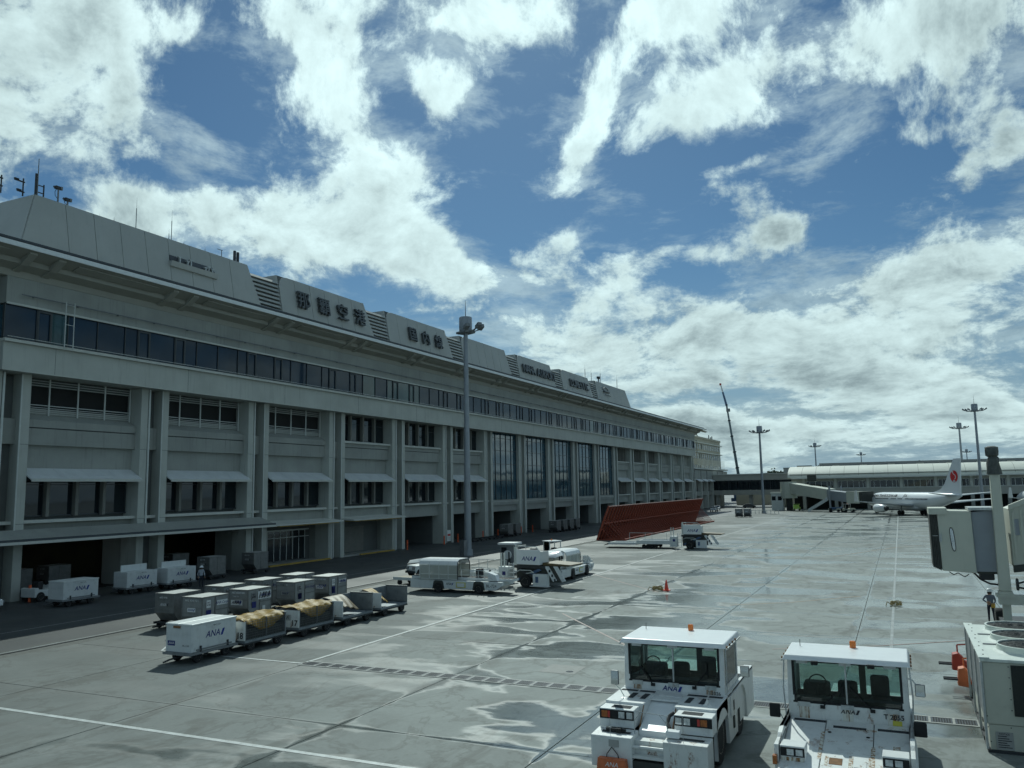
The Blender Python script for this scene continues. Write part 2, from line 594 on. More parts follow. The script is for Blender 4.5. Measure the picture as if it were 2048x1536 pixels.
    mat('pier_roof', (0.72, 0.73, 0.64), 0.45, var=0.05, scale=0.15, streak=0.05)
    mat('pier_wall', (0.42, 0.42, 0.38), 0.75, var=0.08, scale=0.3, streak=0.2)
    mat('beige_wall', (0.52, 0.48, 0.37), 0.8, var=0.06, scale=0.2, streak=0.15)
    mat('crane_blue', (0.07, 0.13, 0.24), 0.5, var=0.1)
    mat('crane_green', (0.13, 0.18, 0.20), 0.5, var=0.1)
    mat('hill_green', (0.045, 0.075, 0.06), 0.95, var=0.4, scale=0.03)
    mat('leaf', (0.055, 0.085, 0.05), 0.8, var=0.4, scale=0.6)
    mat('bark', (0.10, 0.08, 0.06), 0.9, var=0.3)
    mat('car_silver', (0.48, 0.51, 0.53), 0.3, metal=0.3, var=0.02, coat=0.4)
    mat('car_white', (0.76, 0.78, 0.78), 0.3, var=0.02, coat=0.4)
    mat('car_dark', (0.05, 0.055, 0.06), 0.3, var=0.02, coat=0.4)
    mat('yellow_paint', (0.62, 0.55, 0.06), 0.5, var=0.1)
    mat('lime', (0.42, 0.62, 0.10), 0.5, var=0.1)
    mat('headlight', (0.62, 0.66, 0.68), 0.12, metal=0.5, var=0.25, scale=14)
    mat('mirror', (0.75, 0.78, 0.80), 0.03, metal=1.0, var=0)
    mat('shirt', (0.15, 0.18, 0.23), 0.85, var=0.15, scale=6)
    mat('shirt_light', (0.34, 0.38, 0.43), 0.85, var=0.15, scale=6)
    mat('trousers', (0.022, 0.026, 0.04), 0.9, var=0.2, scale=6)
    mat('skin', (0.42, 0.25, 0.17), 0.6, var=0.06)
    mat('helmet', (0.72, 0.75, 0.76), 0.3, var=0.03)
    mat('vest_yellow', (0.60, 0.36, 0.06), 0.7, var=0.1)
    mat('hair', (0.015, 0.013, 0.012), 0.7, var=0)
    mat('rope', (0.38, 0.30, 0.14), 0.9, var=0.35, scale=8)
    mat('hose_black', (0.02, 0.02, 0.022), 0.6, var=0.2)
    mat('seat_black', (0.014, 0.016, 0.019), 0.7, var=0.2, scale=5)
    mat('sign_white', (0.70, 0.72, 0.70), 0.6, var=0.04)
    mat('sign_red', (0.5, 0.05, 0.04), 0.6, var=0.04)
    mat('sign_yellow', (0.60, 0.55, 0.08), 0.6, var=0.04)
    mat('tube_light', (0.8, 0.85, 0.85), 0.5, var=0, emit=(0.85, 0.95, 1.0, 1.2))
    mat('curtain', (0.66, 0.68, 0.66), 0.8, var=0.1, scale=2)
    mat('floor_paint_white', (0.47, 0.50, 0.49), 0.6, var=0.22, scale=2.5, dirt=0.6)
    mat('floor_paint_faint', (0.30, 0.325, 0.32), 0.5, var=0.3, scale=1.2, dirt=0.6)
    mat('floor_paint_red', (0.27, 0.19, 0.17), 0.6, var=0.2, scale=2.5, dirt=0.5)
    mat('floor_paint_orange', (0.30, 0.21, 0.13), 0.6, var=0.2, scale=2.5, dirt=0.5)
    mat('kerb_concrete', (0.36, 0.37, 0.35), 0.8, var=0.12, scale=1.5, dirt=0.3)
    mat('grate_bar', (0.055, 0.065, 0.075), 0.45, metal=0.5, var=0.15)
    mat('manhole', (0.19, 0.20, 0.19), 0.7, var=0.15, scale=4, dirt=0.3)
    mat('oil', (0.02, 0.022, 0.024), 0.25, var=0)
    # --- windscreen: real see-through tinted glass
    m = bpy.data.materials.new('cab_glass'); m.use_nodes = True
    t = m.node_tree; t.nodes.clear(); N = NT(t)
    o = N.node('ShaderNodeOutputMaterial'); mx = N.node('ShaderNodeMixShader')
    tr = N.node('ShaderNodeBsdfTransparent'); gl = N.node('ShaderNodeBsdfGlossy')
    tr.inputs[0].default_value = (0.70, 0.79, 0.77, 1); gl.inputs['Roughness'].default_value = 0.03
    fr = N.node('ShaderNodeFresnel'); fr.inputs[0].default_value = 1.45
    t.links.new(fr.outputs[0], mx.inputs[0]); t.links.new(tr.outputs[0], mx.inputs[1]); t.links.new(gl.outputs[0], mx.inputs[2])
    t.links.new(mx.outputs[0], o.inputs[0]); MAT['cab_glass'] = m
    # --- translucent grey screen of the loader hoods
    m = bpy.data.materials.new('hood_screen'); m.use_nodes = True
    t = m.node_tree; b = t.nodes['Principled BSDF']; N = NT(t)
    b.inputs['Base Color'].default_value = (0.50, 0.52, 0.47, 1); b.inputs['Roughness'].default_value = 0.6
    b.inputs['Alpha'].default_value = 0.72
    MAT['hood_screen'] = m
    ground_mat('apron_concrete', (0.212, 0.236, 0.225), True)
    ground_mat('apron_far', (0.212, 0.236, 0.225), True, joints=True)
    ground_mat('asphalt', (0.052, 0.058, 0.060), False)
    mat('joint', (0.12, 0.125, 0.115), 0.9, var=0.2)


def ground_mat(name, col, wet, joints=False):
    m = bpy.data.materials.new(name); m.use_nodes = True
    t = m.node_tree; b = t.nodes['Principled BSDF']; N = NT(t)
    g = N.node('ShaderNodeNewGeometry')
    p = g.outputs['Position']
    x, y, z = N.sep(p)
    flat = N.comb(x, y, 0.0)
    fine = N.noise(flat, 6.0, 6, 0.65)
    med = N.noise(flat, 0.35, 6, 0.6, 0.6)
    big = N.noise(flat, 0.07, 4, 0.55)
    c = N.vm('SCALE', col, N.ramp(med, 0.25, 0.75, 0.80, 1.18, False))
    c = N.vm('SCALE', c, N.ramp(fine, 0.3, 0.7, 0.93, 1.07, False))
    # slab to slab tone
    cell = N.comb(N.m('FLOOR', N.m('DIVIDE', N.m('ADD', x, 25.0), SLAB)), N.m('FLOOR', N.m('DIVIDE', N.m('SUBTRACT', y, 31.0), SLAB)), 0.0)
    wn = N.node('ShaderNodeTexWhiteNoise'); wn.noise_dimensions = '2D'
    t.links.new(cell, wn.inputs['Vector'])
    if wet:
        c = N.vm('SCALE', c, N.ramp(wn.outputs['Value'], 0, 1, 0.90, 1.08, False))
    # weaker light towards the road, painted into the concrete colour
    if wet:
        left_shade = N.ramp(N.m('ADD', x, N.m('MULTIPLY', N.m('SUBTRACT', big, 0.5), 22.0)), -34.0, -12.0, 0.60, 1.0)
        c = N.vm('SCALE', c, left_shade)
    # tyre and oil stains
    st = N.noise(N.vm('MULTIPLY', flat, (0.9, 0.35, 1.0)), 0.55, 7, 0.68, 1.2)
    c = N.mix(N.ramp(st, 0.50, 0.66, 0, 0.55), c, (0.080, 0.084, 0.074))
    sp = N.noise(flat, 2.3, 5, 0.6)
    c = N.mix(N.ramp(sp, 0.68, 0.76, 0, 0.4), c, (0.05, 0.05, 0.045))
    if wet:
        # rain water left in shallow dips, mostly lying along the slab rows
        wv = N.vm('MULTIPLY', flat, (0.22, 0.42, 1.0))
        w1 = N.noise(wv, 0.50, 6, 0.50, 0.2)
        w2 = N.noise(flat, 0.05, 3, 0.5)
        # shallow gutters along the joints
        fx = N.m('ABSOLUTE', N.m('SUBTRACT', N.m('FRACT', N.m('DIVIDE', N.m('ADD', x, 25.0), SLAB)), 0.5))
        fy = N.m('ABSOLUTE', N.m('SUBTRACT', N.m('FRACT', N.m('DIVIDE', N.m('SUBTRACT', y, 31.0), SLAB)), 0.5))
        jt = N.m('ADD', N.m('MULTIPLY', N.ramp(N.m('MAXIMUM', fx, fy), 0.42, 0.5), 0.05), N.m('MULTIPLY', N.ramp(N.m('MAXIMUM', fx, fy), 0.475, 0.495), 0.07))
        wsum = N.m('ADD', N.m('ADD', w1, jt), N.m('MULTIPLY', N.m('SUBTRACT', w2, 0.5), 0.25))
        damp = N.ramp(wsum, 0.42, 0.55)
        wetm = N.ramp(wsum, 0.49, 0.60)
        ct = N.m('ABSOLUTE', N.m('SUBTRACT', N.noise(flat, 0.23, 7, 0.62, 0.4), 0.5))
        c = N.mix(N.ramp(ct, 0.0, 0.026, 0.42, 0.0), c, (0.075, 0.08, 0.07))
        c = N.mix(N.m('MULTIPLY', damp, 0.18), c, N.vm('SCALE', c, 0.7))
        c = N.mix(N.m('MULTIPLY', wetm, 0.25), c, N.vm('SCALE', c, 0.7))
        # the apron falls towards the stands on the right, so standing water collects there
        pool = N.ramp(N.m('ADD', x, N.m('MULTIPLY', N.m('SUBTRACT', w2, 0.5), 30.0)), -32.0, -14.0)
        rg = N.ramp(wetm, 0, 1, 0.80, 0.66, False)
        rg = N.m('SUBTRACT', rg, N.m('MULTIPLY', N.m('MULTIPLY', N.ramp(wsum, 0.49, 0.555), pool), 0.54))
        t.links.new(rg, b.inputs['Roughness'])
        if joints:
            jl = N.ramp(N.m('MAXIMUM', fx, fy), 0.4955, 0.4975)
            c = N.mix(N.m('MULTIPLY', jl, 0.7), c, (0.09, 0.095, 0.09))
    else:
        t.links.new(N.ramp(big, 0.35, 0.65, 0.72, 0.42, False), b.inputs['Roughness'])
    t.links.new(c, b.inputs['Base Color'])
    bp = N.node('ShaderNodeBump'); bp.inputs['Strength'].default_value = 0.10; bp.inputs['Distance'].default_value = 0.01
    t.links.new(fine, bp.inputs['Height']); t.links.new(bp.outputs[0], b.inputs['Normal'])
    MAT[name] = m


SLAB = 7.5
build_sky()
make_materials()

# ================================================================ ground
XF = -60.6            # face of the terminal's fins
base = MB().box(-900, 900, -60, 2500, -0.6, -0.03).build('apron', 'joint'); tag(base, kind='structure')
slab_me = None
J = 0.022
for i in range(-3, 7):
    for j in range(-4, 13):
        x0 = -25 + i * SLAB; y0 = 31 + j * SLAB
        if x0 < -47:
            continue
        if slab_me is None:
            s = MB().hexa([(0, 0, -.1), (SLAB - J, 0, -.1), (SLAB - J, SLAB - J, -.1), (0, SLAB - J, -.1), (0.01, 0.01, 0), (SLAB - J - .01, .01, 0), (SLAB - J - .01, SLAB - J - .01, 0), (.01, SLAB - J - .01, 0)])
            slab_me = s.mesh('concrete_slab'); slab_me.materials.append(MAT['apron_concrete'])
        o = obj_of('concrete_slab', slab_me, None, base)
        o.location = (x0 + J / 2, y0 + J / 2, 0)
XA = -25 - 3 * SLAB; XB = -25 + 7 * SLAB; YA = 31 - 4 * SLAB; YB = 31 + 13 * SLAB
far = MB()
far.box(XA, 600, YB + J, 1500, -.1, 0)
far.box(XB + J, 600, -50, YB - .001, -.1, 0)
far.box(XA, XB, -50, YA - J, -.1, 0)
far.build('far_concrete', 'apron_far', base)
road = MB().box(-64.5, -41.0, -40, 420, -.1, 0.004).build('service_road', 'asphalt'); tag(road, kind='structure')
MB().box(-600, -64.6, -40, 1500, -.1, -0.004).build('land_side_ground', 'asphalt', base)


def line(pts, w, m, name='painted_line', z=0.008, parent=base):
    for (x0, y0), (x1, y1) in zip(pts, pts[1:]):
        d = Vector((x1 - x0, y1 - y0)).normalized(); n = Vector((-d.y, d.x)) * w / 2
        MB().add([(x0 + n.x, y0 + n.y, z), (x0 - n.x, y0 - n.y, z), (x1 - n.x, y1 - n.y, z), (x1 + n.x, y1 + n.y, z)], [(0, 1, 2, 3)]).build(name, m, parent)


line([(-47.2, 5), (-47.2, 300)], 0.14, 'floor_paint_faint', z=0.010, parent=road)
line([(-41.25, 5), (-41.25, 300)], 0.14, 'floor_paint_faint', z=0.010, parent=road)
line([(-34.0, 31.1), (-25.2, 31.1)], 0.14, 'floor_paint_white')
line([(-36.6, 34.8), (-34.0, 31.1)], 0.12, 'floor_paint_white')
line([(-25.2, 31.4), (-25.2, 60)], 0.16, 'floor_paint_white')
line([(-25.2, 60), (-25.2, 225)], 0.16, 'floor_paint_faint', z=0.0085)
line([(-46.0, 20.7), (-11.0, 20.7)], 0.2, 'floor_paint_white')
line([(-0.9, 36.5), (-0.9, 215)], 0.14, 'floor_paint_faint')
line([(-19.5, 48.8), (-9.5, 36.0), (-7.0, 33.0)], 0.12, 'floor_paint_red', z=0.009)
line([(-26, 72), (-16.6, 60.6)], 0.12, 'floor_paint_red', z=0.009)
line([(-6, 41.5), (-2.0, 43.6), (3.5, 47.6)], 0.12, 'floor_paint_red', z=0.0095)
line([(-10.5, 55.5), (-7.0, 58.0), (-3.0, 62.5)], 0.14, 'floor_paint_orange', z=0.009)
line([(-7, 95), (-0.9, 110), (12, 128)], 0.16, 'floor_paint_orange', z=0.009)

# ---- long drain across the apron
dr = thing('drain_channel', 'long grated drain crossing the concrete behind the two tow tractors', 'drain', (0, 31.15, 0))
MB().box(-25.2, 30, -.42, -.32, 0.004, 0.022).build('kerb', 'kerb_concrete', dr)
MB().box(-25.2, 30, .32, .42, 0.004, 0.022).build('kerb', 'kerb_concrete', dr)
MB().box(-25.2, 30, -.319, .319, 0.002, 0.006).build('channel_bed', 'rubber', dr)
gm = None
xg = -25.0
while xg < 6:
    if gm is None:
        g = MB()
        for k in range(7):
            g.box(.03 + k * .078, .062 + k * .078, -.31, .31, .008, .026)
        g.box(0, .03, -.31, .31, .008, .027); g.box(.57, .62, -.315, .315, .008, .03)
        gm = g.mesh('grate'); gm.materials.append(MAT['grate_bar'])
        rm = MB().box(.625, .70, -.318, .318, .006, .024).mesh('grate_rib'); rm.materials.append(MAT['kerb_concrete'])
    o = obj_of('grate', gm, None, dr); o.location = (xg, 0, 0)
    o = obj_of('grate_rib', rm, None, dr); o.location = (xg, 0, 0)
    xg += 0.705
mh = MB().box(-14.45, -12.85, 33.25, 34.85, 0.003, 0.007).build('access_cover', 'manhole')
tag(mh, 'square concrete access cover set in the apron beyond the drain', 'cover')
MB().lathe([(.16, .008), (.16, .012), (.1, .012)], n=14, c=(-13.2, 33.7, 0)).build('lifting_hole', 'oil', mh)

# ================================================================ terminal building
P = 13.43
T = thing('terminal_building', 'long grey concrete airport terminal with roof lettering and fins along the road', 'building', (XF, 0, 0))
yB = lambda k: 41.9 + P * k
BW = 10.36            # clear width of a bay between fins
K0, K1 = -2, 16
Y_END = yB(17)


def T_(mb, name, m, parent=T, **kw):
    return mb.build(name, m, parent, **kw)


# body behind the windows, back room of the ground floor
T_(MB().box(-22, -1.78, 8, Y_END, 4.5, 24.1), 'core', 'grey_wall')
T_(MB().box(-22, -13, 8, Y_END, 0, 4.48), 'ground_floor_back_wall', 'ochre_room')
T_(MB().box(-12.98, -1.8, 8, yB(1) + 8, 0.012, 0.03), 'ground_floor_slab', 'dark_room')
# closed end walls
T_(MB().box(-22, 0.0, Y_END + .01, Y_END + .35, 0, 17.15), 'end_wall', 'precast')

fin_me = {}
for k in range(K0, K1 + 2):
    y = yB(k)
    # a pair of fins: A left, B right, with their shared recess
    for nm, a, b in (('fin', y - 3.07, y - 2.33), ('fin', y - 0.72, y)):
        if k == K0:
            continue
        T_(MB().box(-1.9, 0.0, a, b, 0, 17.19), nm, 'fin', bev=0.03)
        for zj in (5.7, 11.75):
            T_(MB().box(-.002, .004, a + .02, b - .02, zj, zj + .03), 'panel_joint', 'parapet_joint')
    # pier at ground level and the narrow wall between the fins
    T_(MB().box(-4.2, -1.91, y - 3.05, y - .02, 0, 4.49), 'pier', 'precast')
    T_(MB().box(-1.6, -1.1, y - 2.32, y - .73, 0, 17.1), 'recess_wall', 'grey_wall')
    T_(MB().box(-1.09, -0.6, y - 2.32, y - .73, 11.8, 13.75), 'recess_spandrel', 'precast')
    T_(MB().box(-1.09, -0.45, y - 2.32, y - .73, 5.7, 5.95), 'recess_ledge', 'precast_light')
    T_(MB().cyl((0.02, y - 2.2, 0.1 if k > 1 else 5.2), (0.02, y - 2.2, 17.15), .085, n=8), 'drain_pipe', 'pipe_white', smooth=True)
    T_(MB().cyl((0.05, y - .80, 0.1 if k > 1 else 5.2), (0.05, y - .80, 17.15), .06, n=8), 'drain_pipe', 'pipe_white', smooth=True)


def window_row(y0, z0, z1, n=4, xp=-1.5, posts=True, name='window', pane='pane', postw=0.28):
    w = BW / n
    fr = MB()
    fr.box(xp - .06, xp + .08, y0, y0 + BW, z0, z0 + .12)
    fr.box(xp - .06, xp + .08, y0, y0 + BW, z1 - .12, z1)
    for i in range(n):
        fr.box(xp - .05, xp + .06, y0 + w * (i + .03), y0 + w * (i + .03) + .07, z0 + .121, z1 - .121)
        fr.box(xp - .05, xp + .06, y0 + w * (i + .97) - .07, y0 + w * (i + .97), z0 + .121, z1 - .121)
    f = T_(fr, name, 'mullion')
    for i in range(n):
        ty = random.uniform(-.004, .004)
        MB().hexa([(xp - .03 + ty, y0 + w * i, z0), (xp - ty, y0 + w * i, z0), (xp + ty, y0 + w * (i + 1) - .005, z0), (xp - .03 - ty, y0 + w * (i + 1) - .005, z0),
                   (xp - .03, y0 + w * i, z1), (xp, y0 + w * i, z1), (xp, y0 + w * (i + 1) - .005, z1), (xp - .03, y0 + w * (i + 1) - .005, z1)]).build('pane', pane, f)
        MB().box(xp + .002, xp + .03, y0 + w * i + .1, y0 + w * (i + 1) - .1, z0 + (z1 - z0) * .68, z0 + (z1 - z0) * .68 + .05).build('transom', 'mullion', f)
    if posts:
        for i in range(1, n):
            T_(MB().box(xp + .085, xp + .5, y0 + w * i - postw / 2, y0 + w * i + postw / 2, z0 - .02, z1 + .02), 'window_post', 'post')
    return f


def awning(y0):
    zt, zb, xa, xb = 10.0, 9.12, -.98, .55
    a = T_(MB().hexa([(xa, y0 + .05, zt - .14), (xb, y0 + .05, zb - .12), (xb, y0 + BW - .05, zb - .12), (xa, y0 + BW - .05, zt - .14),
                      (xa, y0 + .05, zt), (xb, y0 + .05, zb), (xb, y0 + BW - .05, zb), (xa, y0 + BW - .05, zt)]), 'awning', 'awning')
    for i in range(4):
        ya = y0 + .25 + i * (BW - .3) / 4
        e = .012
        q = lambda t, yy, d: (xa + (xb - xa) * t, yy, zt + (zb - zt) * t + d)
        MB().hexa([q(.08, ya, e), q(.82, ya, e), q(.82, ya + 2.1, e), q(.08, ya + 2.1, e), q(.1, ya + .03, .05), q(.8, ya + .03, .05), q(.8, ya + 2.07, .05), q(.1, ya + 2.07, .05)]).build('panel', 'awning', a)
    T_(MB().box(xb - .02, xb + .05, y0 + .03, y0 + BW + .0, zb - .2, zb + .02), 'awning_edge', 'precast_light')


def ledge(y0, z, xf=-.3, m='precast_light'):
    T_(MB().box(-1.77, xf, y0 + .004, y0 + BW - .004, z - .24, z), 'window_ledge', m)


def spandrels(y0):
    T_(MB().box(-1.77, -.62, y0 + .003, y0 + BW - .003, 11.8, 13.10), 'spandrel', 'precast')
    T_(MB().box(-1.77, -.75, y0 + .003, y0 + BW - .003, 13.10, 13.17), 'spandrel_groove', 'gutter')
    T_(MB().box(-1.77, -1.02, y0 + .003, y0 + BW - .003, 9.9, 11.795), 'wall_panel', 'precast')


for k in range(-1, K1 + 1):
    y0 = yB(k)
    typ = 'A' if k <= 2 else 'B' if k <= 5 else 'C' if k <= 10 else 'D' if k <= 13 else 'E'
    if typ == 'C':
        # tall curtain wall
        ys = [y0 + BW * i / 5 for i in range(6)]
        zs = [5.97, 9.17, 11.97, 14.24, 16.3, 17.3]
        fr = MB()
        for yy in ys:
            fr.box(-.66, -.5, yy - .035, yy + .035, zs[0], zs[-1])
        for zz in zs:
            fr.box(-.655, -.51, y0, y0 + BW, zz - .03, zz + .03)
        f = T_(fr, 'curtain_wall', 'mullion')
        for i in range(5):
            for j in range(5):
                t1, t2, t3 = (random.uniform(-.006, .006) for _ in range(3))
                MB().hexa([(-.63, ys[i] + .04, zs[j] + .035), (-.6 + t1, ys[i] + .04, zs[j] + .035), (-.6 + t2, ys[i + 1] - .04, zs[j] + .035), (-.63, ys[i + 1] - .04, zs[j] + .035),
                           (-.63, ys[i] + .04, zs[j + 1] - .035), (-.6 + t3, ys[i] + .04, zs[j + 1] - .035), (-.6, ys[i + 1] - .04, zs[j + 1] - .035), (-.63, ys[i + 1] - .04, zs[j + 1] - .035)]).build('pane', 'pane_blue', f)
        T_(MB().box(-1.77, -.25, y0 + .004, y0 + BW - .004, 5.1, 5.94), 'balcony_panel', 'precast')
        T_(MB().box(-1.77, -.18, y0 + .004, y0 + BW - .004, 5.6, 5.68), 'window_ledge', 'precast_light')
        T_(MB().box(-1.77, -.5, y0 + .004, y0 + BW - .004, 4.05, 5.09), 'lintel', 'precast')
    else:
        spandrels(y0)
        awning(y0)
        window_row(y0, 6.2, 9.85)
        ledge(y0, 5.98)
        T_(MB().box(-1.77, -.85, y0 + .003, y0 + BW - .003, 4.1, 5.73), 'lower_spandrel', 'precast')
        if typ in 'AE':
            # open loggia: sill, rail and dark room behind it
            T_(MB().prism([(-1.77, 13.18), (-.55, 13.18), (-.55, 13.76), (-1.3, 14.22), (-1.77, 14.22)], 'y', y0 + .003, y0 + BW - .003), 'sloped_sill', 'precast')
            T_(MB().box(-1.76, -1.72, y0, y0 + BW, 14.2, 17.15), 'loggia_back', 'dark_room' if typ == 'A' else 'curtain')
            if typ == 'A':
                T_(MB().box(-1.71, -1.6, y0, y0 + BW, 16.55, 17.15), 'loggia_lintel', 'grey_wall')
                for i in range(1, 5):
                    T_(MB().cyl((-1.32, y0 + i * BW / 4 - .12, 14.0), (-1.32, y0 + i * BW / 4 - .12, 17.18), .07, n=8), 'loggia_post', 'pipe_white')
                for z in (14.35, 14.5, 14.65, 14.8, 14.98, 16.55, 16.75, 16.95):
                    T_(MB().box(-1.30, -1.26, y0 + .02, y0 + BW - .1, z, z + (.045 if z != 14.98 else .07)), 'rail', 'rail')
                T_(MB().box(-1.5, -1.47, y0 + .02, y0 + BW - .1, 14.2, 14.75), 'rail_backing', 'precast')
            else:
                T_(MB().box(-1.7, -1.3, y0 + BW * .42, y0 + BW - .02, 14.2, 17.15), 'loggia_wall', 'precast')
                window_row(y0, 14.3, 17.1, 2, -1.66, False, 'window', 'pane')
        else:
            window_row(y0, 13.98, 17.15)
            ledge(y0, 13.9)
            T_(MB().box(-1.77, -.55, y0 + .003, y0 + BW - .003, 13.18, 13.65), 'upper_spandrel', 'precast')
            if typ == 'D':
                for i in range(1, 12):
                    if i % 3:
                        T_(MB().box(-1.38, -1.0, y0 + BW * i / 12 - .1, y0 + BW * i / 12 + .1, 14.0, 17.1), 'sun_fin', 'post')
        if typ in 'DE':
            for i in range(1, 12):
                if i % 3:
                    T_(MB().box(-1.38, -1.0, y0 + BW * i / 12 - .1, y0 + BW * i / 12 + .1, 6.2, 9.8), 'sun_fin', 'post')
    if k >= 4:
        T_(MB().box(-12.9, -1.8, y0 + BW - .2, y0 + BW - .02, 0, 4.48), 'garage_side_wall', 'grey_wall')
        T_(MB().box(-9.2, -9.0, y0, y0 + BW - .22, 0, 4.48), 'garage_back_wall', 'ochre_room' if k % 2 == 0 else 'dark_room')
# ground floor of the two closed bays
y0 = yB(2)
dfr = MB()
for i in range(9):
    dfr.box(-2.7, -2.6, y0 + .9 + i * 1.05, y0 + .98 + i * 1.05, .25, 3.45)
dfr.box(-2.72, -2.58, y0 + .5, y0 + BW - .3, 3.45, 3.62); dfr.box(-2.72, -2.58, y0 + .5, y0 + BW - .3, 2.7, 2.78)
ent = T_(dfr, 'entrance_front', 'pipe_white')
for i in range(8):
    MB().box(-2.67, -2.64, y0 + .99 + i * 1.05, y0 + 1.94 + i * 1.05, .25, 3.44).build('pane', 'pane', ent)
T_(MB().box(-4, -2.75, y0 + .02, y0 + BW - .02, 0, 4.48), 'entrance_wall', 'grey_wall')
y0 = yB(3)
T_(MB().box(-3.4, -2.4, y0 + .02, y0 + BW - .02, 0, 4.48), 'closed_bay_wall', 'grey_wall')
sh = MB()
for i in range(14):
    sh.box(-2.39, -2.33 + .02 * (i % 2), y0 + 3.2, y0 + 7.2, .3 + i * .22, .3 + i * .22 + .215)
T_(sh, 'roller_shutter', 'post')
for k in (2, 3):
    y0 = yB(k)
    T_(MB().box(-2.2, -.1, y0 - .5, y0 + BW + 1.0, 0.006, 0.16), 'step', 'kerb_concrete')
    T_(MB().box(-.09, .16, y0 + (.4 if k == 2 else 3.2), y0 + BW + .4, 0.008, 0.165), 'yellow_kerb', 'yellow_kerb')
    # thin canopy
    T_(MB().hexa([(-.84, y0 - .4, 4.42), (1.7, y0 - .4, 4.30), (1.7, y0 + BW + .7, 4.30), (-.84, y0 + BW + .7, 4.42), (-.84, y0 - .4, 4.75), (1.7, y0 - .4, 4.45), (1.7, y0 + BW + .7, 4.45), (-.84, y0 + BW + .7, 4.75)]), 'entrance_canopy', 'precast_light')
    T_(MB().box(-2.3, 1.6, y0 + .1, y0 + BW - .1, 4.2, 4.285), 'canopy_soffit', 'yellow_kerb')  # yellow light under the canopy, put into the soffit colour
    T_(MB().cyl((.35, y0 + BW + .1, .1), (.35, y0 + BW + .1, 4.3), .07, n=8), 'drain_pipe', 'pipe_white')
# long canopy in front of the first bays
T_(MB().prism([(.02, 4.35), (2.0, 4.32), (2.0, 4.60), (.02, 5.30)], 'y', 8, 67.6), 'long_canopy', 'precast')
T_(MB().box(2.005, 2.15, 8, 67.8, 4.30, 4.50), 'canopy_edge', 'precast_light')
T_(MB().box(2.005, 2.10, 8, 67.7, 4.501, 4.68), 'canopy_gutter', 'gutter')
for ya, xa in ((41.5, -6.5), (44.5, -4.2), (49.0, -3.4)):
    T_(MB().box(xa - .06, xa + .06, ya, ya + 2.0, 4.20, 4.28), 'ceiling_tube', 'tube_light')

# ---- top floor
YT0, YT1 = 38.7, 268.0
T_(MB().box(-1.77, 1.2, YT0, YT1, 17.2, 19.25), 'fascia_beam', 'fin')
for i in range(18):
    T_(MB().box(1.2, 1.206, YT0 + 4.2 + i * P, YT0 + 4.23 + i * P, 17.22, 19.24), 'panel_joint', 'parapet_joint')
T_(MB().box(-1.77, 1.5, YT0 - .1, YT1 + .1, 19.26, 19.48), 'window_ledge', 'precast_light')
T_(MB().box(1.0, 1.24, YT0, YT1, 17.14, 17.2), 'drip_edge', 'precast_light')
T_(MB().box(-1.77, 1.2, YT0, YT1, 22.2, 24.25), 'upper_wall', 'precast')
T_(MB().box(1.2, 1.32, YT0, YT1, 22.1, 22.26), 'window_head', 'precast_light')
pr = MB().cyl((1.5, YT0 + 1, 22.95), (1.5, YT1 - 1, 22.95), .05, n=6)
for i in range(60):
    pr.box(1.2, 1.52, YT0 + 2 + i * 3.8, YT0 + 2.08 + i * 3.8, 22.9, 22.96)
T_(pr, 'gondola_rail', 'steel_grey')
T_(MB().cyl((1.62, YT0, 19.62), (1.62, YT1, 19.62), .025, n=6), 'ledge_rail', 'rail')
band = MB()
band.box(.9, 1.14, YT0, YT1, 19.48, 19.6); band.box(.9, 1.14, YT0, YT1, 22.08, 22.2)
segs = [2.76, 1.235, 1.425, 2.70, 2.70, 1.305, 1.305]
edges = []
y = 65.36 - 2 * P
while y < YT1 + 1:
    for i, s in enumerate(segs):
        edges.append((y, y + s, i in (1, 6)))
        y += s
band_o = None
panes = []
for a, b, op in edges:
    a = max(a, YT0); b = min(b, YT1 - .05)
    if b - a < .2:
        continue
    band.box(.95, 1.15, a - .035, a + .035, 19.6, 22.08)
    if op:
        band.box(1.0, 1.17, a + .04, a + .16, 19.6, 22.08); band.box(1.0, 1.17, b - .16, b - .04, 19.6, 22.08)
        band.box(1.0, 1.17, a + .161, b - .161, 21.9, 22.08); band.box(1.0, 1.17, a + .161, b - .161, 19.6, 19.75)
    panes.append((a + .04, b - .04))
band_o = T_(band, 'window_band', 'mullion')
for a, b in panes:
    t1, t2 = random.uniform(-.002, .002), random.uniform(-.002, .002)
    mm = 'pane_lit_teal' if (84 < a < 97 and random.random() < .55) or random.random() < .04 else 'pane_band'
    MB().hexa([(1.02, a, 19.6), (1.06 + t1, a, 19.6), (1.06 + t2, b, 19.6), (1.02, b, 19.6), (1.02, a, 22.08), (1.06, a, 22.08), (1.06, b, 22.08), (1.02, b, 22.08)]).build('pane', mm, band_o)
MB().box(-1.7, 1.03, YT0 + .02, YT0 + .06, 19.6, 22.08).build('end_pane', 'pane_blue', band_o)
MB().box(-1.7, 1.03, YT1 - .06, YT1 - .02, 19.6, 22.08).build('end_pane', 'pane_blue', band_o)
T_(MB().box(-22, -1.78, YT0, YT1, 19.4, 24.25), 'top_floor_core', 'precast')
# balcony cage on the far corner
cg = MB()
for yy in (YT1 + .1, YT1 + 1.6):
    for xx in (.2, 1.5):
        cg.box(xx, xx + .08, yy, yy + .08, 18.6, 22.4)
for zz in (18.6, 19.9, 22.3):
    cg.box(.2, 1.6, YT1 + 1.6, YT1 + 1.7, zz, zz + .08); cg.box(1.5, 1.6, YT1, YT1 + 1.7, zz, zz + .08)
T_(cg, 'corner_cage', 'mullion')

